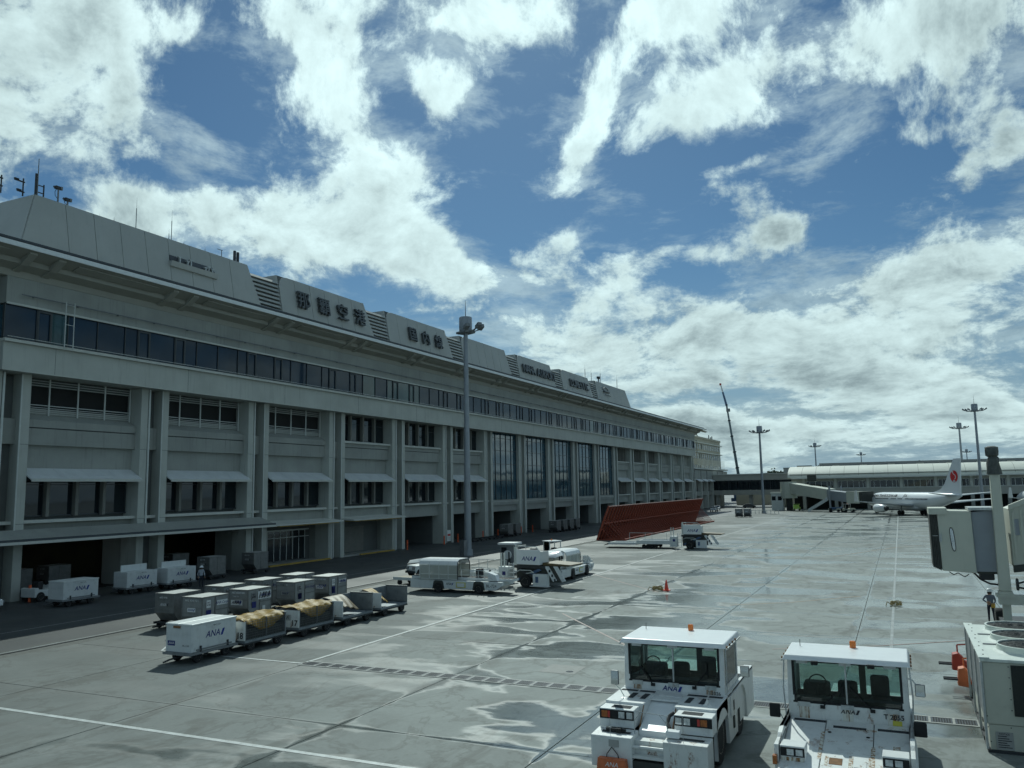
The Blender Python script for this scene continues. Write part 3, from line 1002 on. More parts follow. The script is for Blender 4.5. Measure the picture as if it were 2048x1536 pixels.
# ---- eaves
EV0, EV1 = 30.0, 271.8
T_(MB().prism([(-2.5, 24.26), (1.22, 24.26), (1.3, 24.75), (2.25, 25.05), (2.25, 25.42), (3.45, 25.82), (3.6, 25.84), (3.6, 26.26), (-2.5, 26.6)], 'y', EV0, EV1), 'eaves', 'soffit')
T_(MB().box(3.605, 3.70, EV0 - .05, EV1 + .05, 25.86, 26.22), 'fascia', 'eave_edge')
T_(MB().box(3.3, 3.72, EV0 - .05, EV1 + .05, 26.27, 26.45), 'gutter', 'gutter')
T_(MB().prism([(-6, 25.9), (3.6, 26.15), (-6, 26.55)], 'y', EV1 + .06, EV1 + 4.0), 'eaves_end', 'soffit')
T_(MB().box(-6, 3.62, EV1 + 4.01, EV1 + 4.1, 26.0, 26.3), 'end_fascia', 'eave_edge')
for k in range(-1, 18):
    for dy in (-2.7, -.35):
        y = yB(k) + dy
        T_(MB().prism([(1.31, 24.62), (2.3, 24.96), (3.35, 25.66), (3.35, 25.79), (2.26, 25.44), (1.31, 24.8)], 'y', y - .3, y + .3), 'eaves_rib', 'soffit')
    T_(MB().prism([(2.4, 25.36), (3.2, 25.64), (3.2, 25.70), (2.4, 25.44)], 'y', yB(k) + 1.2, yB(k) + P - 4.4), 'soffit_panel', 'soffit')

# ---- roof parapets
secs = [(42.3, 66.5), (71.3, 87.85), (92.87, 109.2), (114.2, 130.6), (135.5, 151.6), (157.1, 174.0), (178.7, 202.0)]
ZB, ZT, XB_, XT_ = 26.3, 32.15, -.35, -1.45
pt = lambda y_, z, o=0.0: (XB_ + (XT_ - XB_) * (z - ZB) / (ZT - ZB) + o, y_, z)
for i, (a, b) in enumerate(secs):
    last = i == len(secs) - 1
    a_b = a - 1.9 if i == 0 else a
    b_b = b + (3.0 if last else 1.9)
    # backing
    T_(MB().hexa([pt(a_b + .05, ZB, -.12), pt(b_b - .05, ZB, -.12), (-14, b_b - .05, ZB), (-14, a_b + .05, ZB),
                  pt(a + .05, ZT - .02, -.12), pt(b - .05, ZT - .02, -.12), (-13, b - .05, ZT - .02), (-13, a + .05, ZT - .02)]), 'parapet_backing', 'parapet_joint')
    T_(MB().hexa([pt(a_b - .05, ZB, -.14), pt(a_b + .04, ZB, -.14), (-14, a_b + .04, ZB), (-14, a_b - .05, ZB), pt(a - .05, ZT, -.14), pt(a + .04, ZT, -.14), (-13, a + .04, ZT), (-13, a - .05, ZT)]), 'parapet_end', 'parapet')
    T_(MB().hexa([pt(b_b - .04, ZB, -.14), pt(b_b + .05, ZB, -.14), (-14, b_b + .05, ZB), (-14, b_b - .04, ZB), pt(b - .04, ZT, -.14), pt(b + .05, ZT, -.14), (-13, b + .05, ZT), (-13, b - .04, ZT)]), 'parapet_end', 'parapet')
    n = round((b - a) / 2.7)
    for j in range(n):
        u0, u1 = j / n, (j + 1) / n
        g = .025
        yb0 = a_b + (b_b - a_b) * 0 if j == 0 else a + (b - a) * u0
        yb1 = b_b if j == n - 1 else a + (b - a) * u1
        q0, q1 = a + (b - a) * u0, a + (b - a) * u1
        if i > 0 and j == 0:
            # rounded upper left corner beside the louvres
            r = 1.5
            prof = [(yb0 + g, ZB)] + [(q0 + g + r - r * math.cos(t * math.pi / 12) , ZT - r * .9 + r * .9 * math.sin(t * math.pi / 12)) for t in range(0, 7)] + [(q1 - g, ZT), (yb1 - g, ZB)]
            nn = len(prof)
            m = MB().add([pt(p[0], p[1], 0) for p in prof] + [pt(p[0], p[1], -.11) for p in prof], [tuple(range(nn)), tuple(range(2 * nn - 1, nn - 1, -1))] + [(e, e + nn, (e + 1) % nn + nn, (e + 1) % nn) for e in range(nn)])
        else:
            m = MB().hexa([pt(yb0 + g, ZB, -.11), pt(yb0 + g, ZB), pt(yb1 - g, ZB), pt(yb1 - g, ZB, -.11), pt(q0 + g, ZT, -.11), pt(q0 + g, ZT), pt(q1 - g, ZT), pt(q1 - g, ZT, -.11)])
        T_(m, 'parapet_panel', 'parapet')
    if not last:
        c = secs[i + 1][0]
        T_(MB().hexa([pt(b + .2, ZB, -.5), pt(c + .3, ZB, -.5), (-13, c + .3, ZB), (-13, b + .2, ZB), pt(b + .2, 31.2, -.5), pt(c + .3, 31.2, -.5), (-13, c + .3, 31.2), (-13, b + .2, 31.2)]), 'louvre_backing', 'gutter')
        for j in range(10):
            z = 26.75 + j * .48
            T_(MB().hexa([pt(b + .1, z, -.45), pt(b + .1, z, -.02), pt(c - .02, z, -.02), pt(c - .02, z, -.45), pt(b + .1, z + .3, -.45), pt(b + .1, z + .3, -.16), pt(c - .02, z + .3, -.16), pt(c - .02, z + .3, -.45)]), 'louvre_slat', 'parapet')
# equipment slot cut in the first parapet
slot = MB().hexa([pt(55.7, 29.9, -.05), pt(55.7, 29.9, .14), pt(61.4, 29.9, .14), pt(61.4, 29.9, -.05), pt(55.7, 30.5, -.05), pt(55.7, 30.5, .03), pt(61.2, 30.5, .03), pt(61.2, 30.5, -.05)])
T_(slot, 'equipment_slot', 'gutter')
T_(MB().hexa([pt(55.6, 29.35, -.05), pt(55.6, 29.35, .25), pt(61.6, 29.35, .25), pt(61.6, 29.35, -.05), pt(55.6, 29.85, -.05), pt(55.6, 29.85, .45), pt(61.6, 29.85, .45), pt(61.6, 29.85, -.05)]), 'slot_shelf', 'parapet')
eq = MB()
for yy, hh in ((56.6, .5), (57.6, .35), (58.0, .55), (59.9, .25), (60.3, .4), (60.8, .3)):
    eq.box(-.9, -.7, yy, yy + .16, 29.86, 29.86 + hh); eq.box(-.92, -.68, yy - .15, yy + .3, 29.86 + hh, 29.96 + hh)
T_(eq, 'slot_equipment', 'galvanised')

# ---- roof lettering
tilt = Vector((XT_ - XB_, 0, ZT - ZB)).normalized()


def roof_text(ch, y, z, size, ex=.10, **kw):
    q = pt(y, z, .28)
    o = text('roof_letter', ch, size, 'letter_metal', T, face(q, (0, 1, 0), tilt), ex, **kw)
    return o


for ch, y in zip('那覇空港', (75.0, 78.8, 82.5, 86.1)):
    roof_text(ch, y, 29.7, 2.25, .16, bold=.02)
for ch, y in zip('国内線', (98.9, 102.45, 106.2)):
    roof_text(ch, y, 29.65, 2.15, .16, bold=.02)
for word, ya, yb_, in (('NAHA AIRPORT', 137.2, 152.6), ('DOMESTIC', 161.2, 172.4)):
    n = len(word)
    for i, ch in enumerate(word):
        if ch != ' ':
            roof_text(ch, ya + (yb_ - ya) * (i + .5) / n, 29.7, 2.3, .14, bold=.03)
em = MB()
for j in range(5):
    a0 = math.pi * (.15 + .7 * j / 5); a1 = math.pi * (.15 + .7 * (j + 1) / 5)
    em.cyl(pt(184.8 - 2.0 * math.cos(a0), 30.0 + 1.1 * math.sin(a0), .3), pt(184.8 - 2.0 * math.cos(a1), 30.0 + 1.1 * math.sin(a1), .3), .12, n=6)
em.cyl(pt(183.2, 30.1, .3), pt(187.4, 30.1, .3), .2, n=6); em.cyl(pt(184.0, 29.3, .3), pt(188.0, 29.3, .3), .09, n=6)
T_(em, 'roof_emblem', 'letter_metal')

# ---- things standing on the roof
def rod(y, h, r=.035, x=-3.0, label=''):
    o = MB().cyl((XF + x, y, ZT - .05), (XF + x, y, ZT + h * .7), r, n=6).cyl((XF + x, y, ZT + h * .7), (XF + x, y, ZT + h), r * .4, r * .2, n=5).build('lightning_rod', 'steel_grey')
    return tag(o, label, 'rod', 'lightning rods on the terminal roof')


rod(53.4, 3.6, label='tall lightning rod on the first parapet left of the slot')
rod(57.6, 3.6, label='tall lightning rod on the first parapet above the slot')
for i, (y, h, l) in enumerate(((49.5, .8, 'leftmost short rod on the first roof parapet'), (51.0, 1.0, 'second short rod from the left on the first roof parapet'), (54.9, .9, 'short rod just right of the left tall rod on the parapet'),
                               (55.9, .6, 'shortest rod between the two tall rods on the parapet'), (57.3, 1.6, 'medium rod close beside the tall rod above the slot'), (59.2, 1.0, 'short rod right of the tall rod above the slot'), (62.0, 1.1, 'rightmost short rod on the first roof parapet'))):
    rod(y, h, .03, label=l)
for y, h, l in ((176.8, 3.6, 'tall rod on the roof left of the emblem parapet'), (187.5, 4.0, 'tall rod on the emblem parapet right of its camera'), (181.0, 3.0, 'rod at the left end of the emblem parapet'), (200.5, 4.0, 'rod at the far right end of the emblem parapet')):
    rod(y, h, .07, label=l)


def roof_camera(y, h, label, s=1.0):
    o = thing('roof_camera', label, 'camera', (XF - 1.9, y, ZT))
    MB().cyl((0, 0, -.1), (0, 0, h), .07 * s, n=8).build('pole', 'steel_grey', o)
    MB().box(-.14 * s, .14 * s, -.3 * s, .16 * s, h, h + .26 * s).build('camera_body', 'steel_dark', o, bev=.02)
    MB().cyl((0, -.3 * s, h + .13 * s), (0, -.42 * s, h + .13 * s), .1 * s, n=8).build('lens_hood', 'gutter', o)
    MB().box(-.1 * s, .1 * s, .17 * s, .34 * s, h + .02, h + .3 * s).build('junction_box', 'steel_grey', o)
    MB().tube([(.05, -.08, h * .35), (.05, -.3 * s, h * .5), (.05, -.34 * s, h * .75), (.05, -.2 * s, h)], .025, 5).build('cable', 'steel_dark', o)


roof_camera(44.6, 1.25, 'taller of two cameras on poles on the roof near the hip')
roof_camera(45.5, .5, 'shorter of two cameras on poles on the roof near the hip')
roof_camera(183.0, .9, 'camera cluster on the roof above the emblem', 2.0)


def aerial(y, x, label, bars):
    o = thing('roof_aerial', label, 'aerial', (XF + x, y, ZT - .05))
    MB().cyl((0, 0, 0), (0, 0, 1.5), .06, n=8).build('mast', 'steel_dark', o)
    for z, l in bars:
        MB().box(-.05, .05, -l, .12, z, z + .1).build('arm', 'steel_dark', o)
        MB().box(-.08, .08, -l - .02, -l + .35, z + .1, z + .2).build('element', 'steel_dark', o)
    return o


aerial(40.7, -3.4, 'low aerial with two arms at the far left of the roof', ((.55, 1.1), (1.2, .8)))
aerial(42.0, -2.6, 'aerial with two arms beside the tallest mast on the roof hip', ((.3, .5), (1.15, .75)))
o = thing('roof_mast', 'tallest thin mast on the roof hip at left', 'mast', (XF - 1.9, 42.6, ZT - .05))
MB().cyl((0, 0, 0), (0, 0, 2.0), .09, n=8).build('pole', 'steel_dark', o); MB().cyl((.05, .12, .1), (.05, .12, 3.3), .05, .03, n=6).build('rod', 'steel_grey', o)
MB().box(-.03, .03, 0, .75, .45, .52).build('bracket', 'steel_dark', o); MB().box(-.03, .03, 0, .75, 1.05, 1.12).build('bracket', 'steel_dark', o)
MB().cyl((0, .7, 0), (0, .7, 1.25), .06, n=8).build('side_pole', 'steel_dark', o)
o = thing('wind_sensor', 'small wind vane on the first parapet near its right end', 'sensor', (XF - 1.9, 63.2, ZT - .05))
MB().cyl((0, 0, 0), (0, 0, .9), .04, n=6).build('pole', 'steel_grey', o); MB().box(-.03, .03, -.6, .12, .85, .9).build('vane', 'steel_grey', o)
o = thing('panel_antenna', 'upright pair of panel antennas at the right end of the first parapet', 'antenna', (XF - 1.9, 65.3, ZT - .05))
MB().box(-.1, .1, -.35, -.12, 0, 1.3).build('panel', 'steel_dark', o); MB().box(-.1, .1, .12, .35, .1, 1.25).build('panel', 'steel_dark', o); MB().box(-.04, .04, -.3, .3, .5, .6).build('bracket', 'steel_grey', o)
o = thing('roof_ladder', 'thin two pole access ladder on the top window band at left', 'ladder', (XF + 1.75, 43.2, 19.3))
for dy in (0, .75):
    MB().cyl((0, dy, 0), (0, dy, 3.75), .04, n=6).build('pole', 'rail', o)
for i in range(3):
    MB().box(-.02, .02, 0, .75, .3 + i * 1.6, .34 + i * 1.6).build('rung', 'rail', o)

# ================================================================ beyond the terminal
ex = thing('terminal_annex', 'lower grey annex with slat windows beyond the end of the terminal', 'building', (XF, Y_END + .5, 0))
L_ = 58.0
MB().box(-15, -1.6, 0, L_, 4.6, 13.2).build('core', 'precast', ex)
MB().box(-15, -8, 0, L_, 0, 4.59).build('back_wall', 'dark_room', ex)
MB().box(-1.59, -.2, 0, L_, 10.0, 12.9).build('upper_wall', 'precast', ex)
MB().box(-15, .1, -.05, L_ + .05, 13.21, 13.75).build('parapet', 'precast_light', ex)
MB().box(-1.59, -.4, 0, L_, 4.4, 5.8).build('lower_spandrel', 'precast', ex)
for i in range(6):
    y = 2 + i * 9.4
    MB().box(-1.7, .1, y - 1.2, y - .5, 0, 10.0).build('column', 'precast_light', ex)
    MB().box(-.19, -.1, y - 1.0, y - .8, 10.0, 12.8).build('panel_joint', 'steel_dark', ex)
    if i < 5:
        MB().hexa([(-.3, y + .2, 9.9), (1.1, y + .2, 9.1), (1.1, y + 7.6, 9.1), (-.3, y + 7.6, 9.9), (-.3, y + .2, 10.0), (1.1, y + .2, 9.2), (1.1, y + 7.6, 9.2), (-.3, y + 7.6, 10.0)]).build('awning', 'awning', ex)
        wf = MB().box(-1.58, -1.5, y - .45, y + 8.1, 5.85, 9.95).build('window', 'pane', ex)
        for j in range(7):
            MB().box(-1.48, -1.1, y + j * 1.15, y + j * 1.15 + .32, 5.85, 9.9).build('sun_fin', 'post', wf)
for i in range(22):
    MB().box(-.9, -.8, 10 + i * 2.2, 10.1 + i * 2.2, 13.75, 16.9).build('roof_pole', 'pipe_white', ex)

ht = thing('office_block', 'pale beige office block with two window rows behind the annex', 'building', (-75, 330, 0))
MB().box(-16, 0, 0, 61, 0, 27.4).build('wall', 'beige_wall', ht)
for z in (20.2, 24.2):
    MB().box(-16, .9, -.2, 61.4, z + 1.2, z + 1.55).build('sunshade', 'pier_roof', ht)
    for i in range(14):
        y = 3 + i * 4.2
        w = MB().box(.02, .12, y - .1, y + 2.2, z - 1.3, z + 1.0).build('window', 'pipe_white', ht)
        MB().box(.13, .16, y, y + 1.3, z - 1.2, z + .9).build('pane', 'pane', w)
for i in range(16):
    y = 1 + i * 3.9
    MB().box(.02, .1, y, y + 1.6, 15.0, 16.2).build('window', 'pane', ht)
MB().box(-16, .3, -.1, 61.2, 27.41, 28.2).build('parapet', 'beige_wall', ht)
for i, (y, h) in enumerate(((8, .8), (26, 1.2), (29, .8), (50, 2.4), (54, 1.6), (57, 2.2))):
    MB().box(-3, -2.6, y, y + .5, 28.2, 28.2 + h).build('roof_unit', 'steel_grey', ht)

# ---- crane behind the annex
cr = thing('mobile_crane', 'tall telescopic crane boom rising behind the annex', 'crane', (-65.5, 384, 0))
B0 = Vector((0, 0, 8)); B1 = Vector((-4.2, 0, 44)); B2 = Vector((-6.6, 0, 54.5))
for i in range(5):
    a = B0.lerp(B1, i / 5); b = B0.lerp(B1, (i + 1) / 5 + .01)
    MB().cyl(a, b, 0.8 - .08 * i, n=4).build('boom_section', 'crane_green', cr)
    MB().cyl(b - (b - a) * .04, b + (b - a) * .02, 0.9 - .08 * i, n=8).build('boom_collar', 'steel_dark', cr)
MB().cyl(B1, B1.lerp(B2, .6), .62, .5, n=4).build('jib', 'crane_blue', cr)
MB().cyl(B1.lerp(B2, .58), B2, .42, .3, n=4).build('jib_tip', 'print_white', cr)
MB().cyl(B2 - Vector((-.05, 0, .9)), B2, .5, n=6).build('jib_head', 'sign_red', cr)
MB().box(-.8, .8, -.6, .6, 41.2, 42.6).build('hook_block', 'steel_grey', cr, loc=(-3.6, 0, 0))
MB().box(-2.5, 3.5, -3, 3, 2, 8.5).build('crane_cab', 'crane_blue', cr); MB().box(-4, 6, -1.6, 1.6, .4, 2.0).build('carrier', 'crane_blue', cr)

# ---- connecting bridge
br = thing('link_bridge', 'grey link bridge with dark window band between annex and pier', 'bridge', (-61, 300, 0))
MB().box(0, 30, 0, 8, 9.35, 11.3).build('roof_fascia', 'pier_wall', br)
MB().box(-.1, 30, -.4, 8, 11.31, 11.6).build('roof_edge', 'precast_light', br)
MB().box(0, 30, .6, 8, 5.95, 9.34).build('window_band', 'pane', br)
MB().box(0, 30, 0, 8, 4.2, 5.94).build('floor_beam', 'pier_wall', br)
for i in range(8):
    MB().box(2 + i * 3.6, 2.15 + i * 3.6, .45, .6, 5.95, 9.34).build('mullion', 'steel_dark', br)
for x in (1.0, 12.5, 24):
    MB().box(x, x + 1.2, 1, 2.4, 0, 4.19).build('column', 'pier_wall', br)
bw = thing('cargo_shed', 'beige low wall building seen under the link bridge', 'building', (-58, 330, 0))
MB().box(0, 46, 0, 12, 0, 5.6).build('wall', 'beige_wall', bw)
for i in range(9):
    MB().box(14 + i * 2.3, 15.4 + i * 2.3, -.06, .0, 3.0, 4.4).build('window', 'pane', bw)

# ---- pier concourse
pi_ = thing('pier_concourse', 'long low pier with cream curved roof across the background', 'building', (-31, 268, 0))
W_ = 120.0
prof = [(-2.6, 9.55), (-2.4, 9.9)] + [(-2.2 + 9.5 * math.sin(t * math.pi / 16), 9.95 + 3.3 * (1 - math.cos(t * math.pi / 16)) ** .55 * 1.0) for t in range(1, 9)] + [(9, 13.3), (30, 13.3), (30, 9.2), (-.5, 9.3)]
prof = [(-2.6, 9.55), (-2.5, 9.95), (-1.8, 10.6), (-.6, 11.35), (1.2, 12.1), (3.4, 12.65), (6.0, 13.0), (9.0, 13.1), (30, 13.1), (30, 9.2), (-.5, 9.3)]
seg = W_ / 10
MB().prism(prof, 'x', 0, W_).build('curved_roof', 'pier_roof', pi_, smooth=True)
for i in range(1, 30):
    jt = MB()
    q = prof[1:8]
    for (a0, b0), (a1, b1) in zip(q, q[1:]):
        jt.add([(i * 4, a0, b0 + .012), (i * 4 + .12, a0, b0 + .012), (i * 4 + .12, a1, b1 + .012), (i * 4, a1, b1 + .012)], [(0, 1, 2, 3)])
    jt.build('roof_seam', 'pier_wall', pi_)
MB().box(1.0, W_, -2.72, -2.5, 9.2, 9.54).build('eave_gutter', 'pipe_white', pi_)
MB().box(0.5, W_, -2.3, -1.6, 10.48, 10.62).build('gutter_line', 'pier_wall', pi_)
MB().box(8, W_ + 20, 14, 15, 13.11, 14.15).build('ridge_screen', 'steel_grey', pi_)
for i in range(14):
    MB().box(12 + i * 8, 14 + i * 8, 13.4, 13.99, 13.11, 13.5).build('roof_vent', 'pier_wall', pi_)
MB().box(.8, W_, 0.3, 29, 4.0, 9.25).build('upper_wall', 'pier_wall', pi_)
MB().box(.8, W_, -.3, .29, 4.0, 6.1).build('spandrel', 'pier_wall', pi_)
MB().box(.8, W_, -.5, .29, 6.11, 6.3).build('sill', 'precast_light', pi_)
MB().box(.8, W_, 5, 29, 0, 3.99).build('ground_floor', 'dark_room', pi_)
gx = 5.0
while gx < W_ - 9:
    wf = MB()
    wf.box(gx, gx + 7.8, .18, .29, 6.31, 6.42); wf.box(gx, gx + 7.8, .18, .29, 8.35, 8.46)
    for t in (0, 1.0, 2.65, 4.3, 5.95, 7.0, 7.7):
        wf.box(gx + t, gx + t + .12, .17, .28, 6.43, 8.34)
    w = wf.build('window', 'pipe_white', pi_)
    for a, b in ((.12, 1.0), (1.12, 2.65), (2.77, 4.3), (4.42, 5.95), (6.07, 7.0), (7.12, 7.7)):
        MB().box(gx + a, gx + b, .22, .26, 6.43, 8.34).build('pane', 'pane', w)
    MB().box(gx - 1.0, gx - .25, -.2, .28, 6.31, 9.2).build('column', 'precast_light', pi_)
    MB().box(gx - 1.1, gx - .2, -.8, 1.0, 0, 3.99).build('pillar', 'precast', pi_)
    gx += 9.0

# ---- hill and far trees at the horizon
hl = MB()
prof = [(-260, 0), (-230, 14), (-180, 22), (-120, 26), (-70, 24), (-20, 25), (40, 20), (120, 22), (220, 17), (330, 12), (400, 0)]
hl.prism([(a, b) for a, b in prof], 'y', 1150, 1250)
tag(hl.build('hills', 'hill_green'), kind='structure')
tm = MB()
rnd = random.Random(3)
for i in range(260):
    x = rnd.uniform(-150, 60); y = 1100 + rnd.uniform(-30, 30); z = 20 + rnd.uniform(0, 5) + 3 * math.sin(x * .06); r = rnd.uniform(1.5, 4)
    for j in range(14):
        a = Vector((rnd.gauss(0, 1), rnd.gauss(0, 1), rnd.gauss(0, .8))) * r * .7 + Vector((x, y, z))
        u = Vector((rnd.gauss(0, 1), rnd.gauss(0, 1), rnd.gauss(0, 1))).normalized() * r * .45; w = u.orthogonal().normalized() * r * .45
        tm.add([a + u, a + w, a - u, a - w], [(0, 1, 2, 3)])
tag(tm.build('far_wood', 'leaf'), 'dark line of far trees along the horizon', 'trees', kind='stuff')
for i, (x, w, h, l) in enumerate(((-128, 10, 27, 'leftmost small grey building on the far horizon'), (-112, 16, 29, 'long low grey building on the far horizon'), (-84, 12, 28, 'rightmost small grey building on the far horizon'))):
    o = thing('far_building', l, 'building', (x, 1060, 0), group='buildings on the far horizon')
    MB().box(0, w, 0, 12, 0, h).build('wall', 'pier_wall', o); MB().box(-.4, w + .4, -.4, 12.4, h, h + .8).build('roof', 'steel_grey', o)

# ---- floodlight masts
def mast(loc, zh, label, s=1.0, sides=(-1, 1), rz=0.0):
    o = thing('floodlight_mast', label, 'light mast', loc, rz, 'floodlight masts')
    MB().cyl((0, 0, 0), (0, 0, zh + .2), .44 * s, .26 * s, n=14).build('pole', 'mast_grey', o, smooth=True)
    MB().cyl((0, 0, 0), (0, 0, .7), .62 * s, .55 * s, n=14).build('pole_base', 'mast_grey', o)
    MB().box(-.95 * s, .95 * s, -.8 * s, .8 * s, zh, zh + .28 * s).build('platform', 'steel_grey', o, bev=.06)
    MB().lathe([(.78 * s, zh + .32 * s), (.80 * s, zh + .5), (.80 * s, zh + 1.95 * s), (.74 * s, zh + 2.05 * s), (.1, zh + 2.1 * s)], n=18).build('winch_housing', 'mast_grey', o, smooth=True)
    MB().cyl((0, 0, zh + 2.05 * s), (0, 0, zh + 4.2 * s), .05 * s, .02 * s, n=6).build('rod', 'steel_dark', o)
    for sx in sides:
        MB().tube([(sx * .8 * s, 0, zh + .1), (sx * 1.9 * s, -.1, zh + .15), (sx * 2.4 * s, -.2, zh + .5 * s)], .09 * s, 6).build('arm', 'steel_grey', o)
        for dy, ex_ in ((-.9, 1.2), (0, 2.4), (.9, 1.7)):
            MB().tube([(0, dy * .5 * s, zh + .1), (sx * ex_ * s, dy * s, zh + .35 * s)], .06 * s, 5).build('bracket', 'steel_grey', o)
            f = MB().hexa([(sx * (ex_ - .1) * s, (dy - .35) * s, zh + .25 * s), (sx * (ex_ + .55) * s, (dy - .3) * s, zh + .6 * s), (sx * (ex_ + .55) * s, (dy + .3) * s, zh + .6 * s), (sx * (ex_ - .1) * s, (dy + .35) * s, zh + .25 * s),
                           (sx * (ex_ - .1) * s, (dy - .35) * s, zh + .62 * s), (sx * (ex_ + .45) * s, (dy - .3) * s, zh + 1.0 * s), (sx * (ex_ + .45) * s, (dy + .3) * s, zh + 1.0 * s), (sx * (ex_ - .1) * s, (dy + .35) * s, zh + .62 * s)])
            f.build('floodlight', 'steel_grey', o, bev=.03)
    return o


m1 = mast((-47.0, 88.0, 0), 26.7, 'nearest floodlight mast standing in front of the terminal', 1.0, (1,), R(-25))
MB().box(-.42, .42, -.9, -.45, 0, 1.8).build('control_cabinet', 'steel_grey', m1)
mast((-33.7, 232.0, 0), 21.6, 'floodlight mast ringed by a low fence beside the far dolly', .95)
mast((-35.6, 419, 0), 25, 'floodlight mast rising behind the left end of the pier roof', 1.0)
mast((-21.2, 571, 0), 25, 'small far floodlight mast behind the middle of the pier roof', 1.0)
mast((19.2, 313, 0), 25, 'floodlight mast behind the pier just left of the tallest right mast', 1.0)
mast((38.3, 577, 0), 25, 'smallest far floodlight mast behind the pier near the tail fin', 1.0)
mast((18.3, 237, 0), 25, 'tall floodlight mast right of the red tail logo', .95)
fn = thing('mast_fence', 'low white fence round the foot of the far floodlight mast', 'fence', (-33.7, 232, 0))
for dx in (-4, -3, -2, -1, 1, 2, 3, 4):
    MB().box(dx - .06, dx + .06, -1.6, -1.5, 0, 1.0).build('post', 'pipe_white', fn)
MB().box(-4, 4, -1.58, -1.52, .85, .95).build('rail', 'pipe_white', fn)

# ---- parked airliner
def ring(y, z, rx, rz_, n=20):
    return [(rx * math.sin(2 * math.pi * i / n), y, z + rz_ * math.cos(2 * math.pi * i / n)) for i in range(n)]


def airliner(loc, rz, label, full=True):
    o = thing('airliner', label, 'aircraft', loc, rz, 'parked airliners')
    st = [(19.6, 2.9, .05, .05), (19.2, 2.9, .45, .42), (18.2, 3.0, .95, .9), (16.5, 3.15, 1.5, 1.5), (14.2, 3.25, 1.84, 1.9), (12, 3.3, 1.88, 2.0), (-6, 3.3, 1.88, 2.0),
          (-9, 3.4, 1.82, 1.88), (-12, 3.7, 1.55, 1.55), (-15, 4.1, 1.05, 1.1), (-17.5, 4.5, .55, .62), (-18.7, 4.7, .22, .3)]
    MB().loft([ring(*s) for s in st]).build('fuselage', 'aircraft_white', o, smooth=True)
    MB().loft([ring(5.5, 2.0, .5, .4), ring(3, 1.75, 1.7, .75), ring(-3, 1.75, 1.75, .8), ring(-6.5, 2.1, .5, .4)]).build('wing_fairing', 'aircraft_white', o, smooth=True)
    # fin
    def foil(pts, t):
        m = MB(); n = len(pts)
        m.add([(-t(p), p[0], p[1]) for p in pts] + [(t(p), p[0], p[1]) for p in pts], [tuple(range(n)), tuple(range(2 * n - 1, n - 1, -1))] + [(i, i + n, (i + 1) % n + n, (i + 1) % n) for i in range(n)])
        return m
    foil([(-8.5, 5.2), (-11.8, 6.0), (-13.4, 7.2), (-17.0, 12.6), (-19.4, 12.6), (-18.5, 5.0)], lambda p: .16 if p[1] < 8 else .09).build('tail_fin', 'aircraft_white', o)
    for s in (-1, 1):
        w = MB().hexa([(s * 1.2, 4.6, 2.05), (s * 17.0, -5.2, 3.5), (s * 17.0, -6.8, 3.5), (s * 1.2, -3.2, 2.05), (s * 1.2, 4.2, 2.6), (s * 17.0, -5.3, 3.65), (s * 17.0, -6.8, 3.62), (s * 1.2, -3.2, 2.4)]).build('wing', 'aircraft_grey', o)
        MB().hexa([(s * 16.9, -5.2, 3.5), (s * 17.1, -5.2, 3.5), (s * 17.1, -6.8, 3.5), (s * 16.9, -6.8, 3.5), (s * 17.55, -6.7, 6.0), (s * 17.65, -6.7, 6.0), (s * 17.65, -7.4, 6.0), (s * 17.55, -7.4, 6.0)]).build('winglet', 'aircraft_white', o)
        MB().hexa([(s * .5, -14.2, 4.55), (s * 7.1, -18.0, 5.2), (s * 7.1, -19.3, 5.2), (s * .5, -17.8, 4.55), (s * .5, -14.3, 4.8), (s * 7.1, -18.0, 5.3), (s * 7.1, -19.3, 5.28), (s * .5, -17.8, 4.72)]).build('tailplane', 'aircraft_grey', o)
        en = MB().lathe([(.80, 7.4), (.98, 7.1), (1.06, 6.2), (1.02, 4.6), (.8, 3.2), (.62, 2.9)], 'y', (s * 4.85, 0, 1.55), 20).build('engine', 'aircraft_white', o, smooth=True)
        MB().lathe([(.70, 7.46), (.78, 7.40), (.1, 7.42)], 'y', (s * 4.85, 0, 1.55), 18).build('intake', 'bridge_dark', en)
        MB().lathe([(.62, 3.1), (.5, 2.4), (.2, 1.9)], 'y', (s * 4.85, 0, 1.55), 16).build('exhaust', 'steel_dark', en, smooth=True)
        MB().box(s * 4.85 - .15, s * 4.85 + .15, 1.5, 5.8, 2.4, 2.75).build('pylon', 'aircraft_white', o)
        for dx in (-.42, .42):
            MB().cyl((s * 2.86 + dx - .17, 0, .56), (s * 2.86 + dx + .17, 0, .56), .56, n=16).build('wheel', 'rubber', o)
        MB().cyl((s * 2.86, 0, .5), (s * 2.6, 0, 2.2), .13, n=8).build('gear_leg', 'steel_grey', o)
    for dx in (-.22, .22):
        MB().cyl((dx - .1, 15.6, .34), (dx + .1, 15.6, .34), .34, n=14).build('wheel', 'rubber', o)
    MB().cyl((0, 15.6, .3), (0, 15.6, 1.8), .1, n=8).build('gear_leg', 'steel_grey', o)
    if not full:
        return o
    cw = MB()
    for i in range(44):
        y = 12.5 - i * .5
        if i in (12, 13, 19, 24, 25):
            continue
        cw.hexa([(-1.885, y - .09, 3.64), (-1.80, y - .09, 3.64), (-1.80, y + .09, 3.64), (-1.885, y + .09, 3.64), (-1.862, y - .09, 3.92), (-1.77, y - .09, 3.92), (-1.77, y + .09, 3.92), (-1.862, y + .09, 3.92)])
    cw.build('cabin_windows', 'pane', o)
    text('airline_name', 'JAPAN TRANSOCEAN AIR', .95, 'print_black', o, face((-1.86, 8.2, 4.45), (0, -1, 0), (.42, 0, .9)), .02, .1, .01)
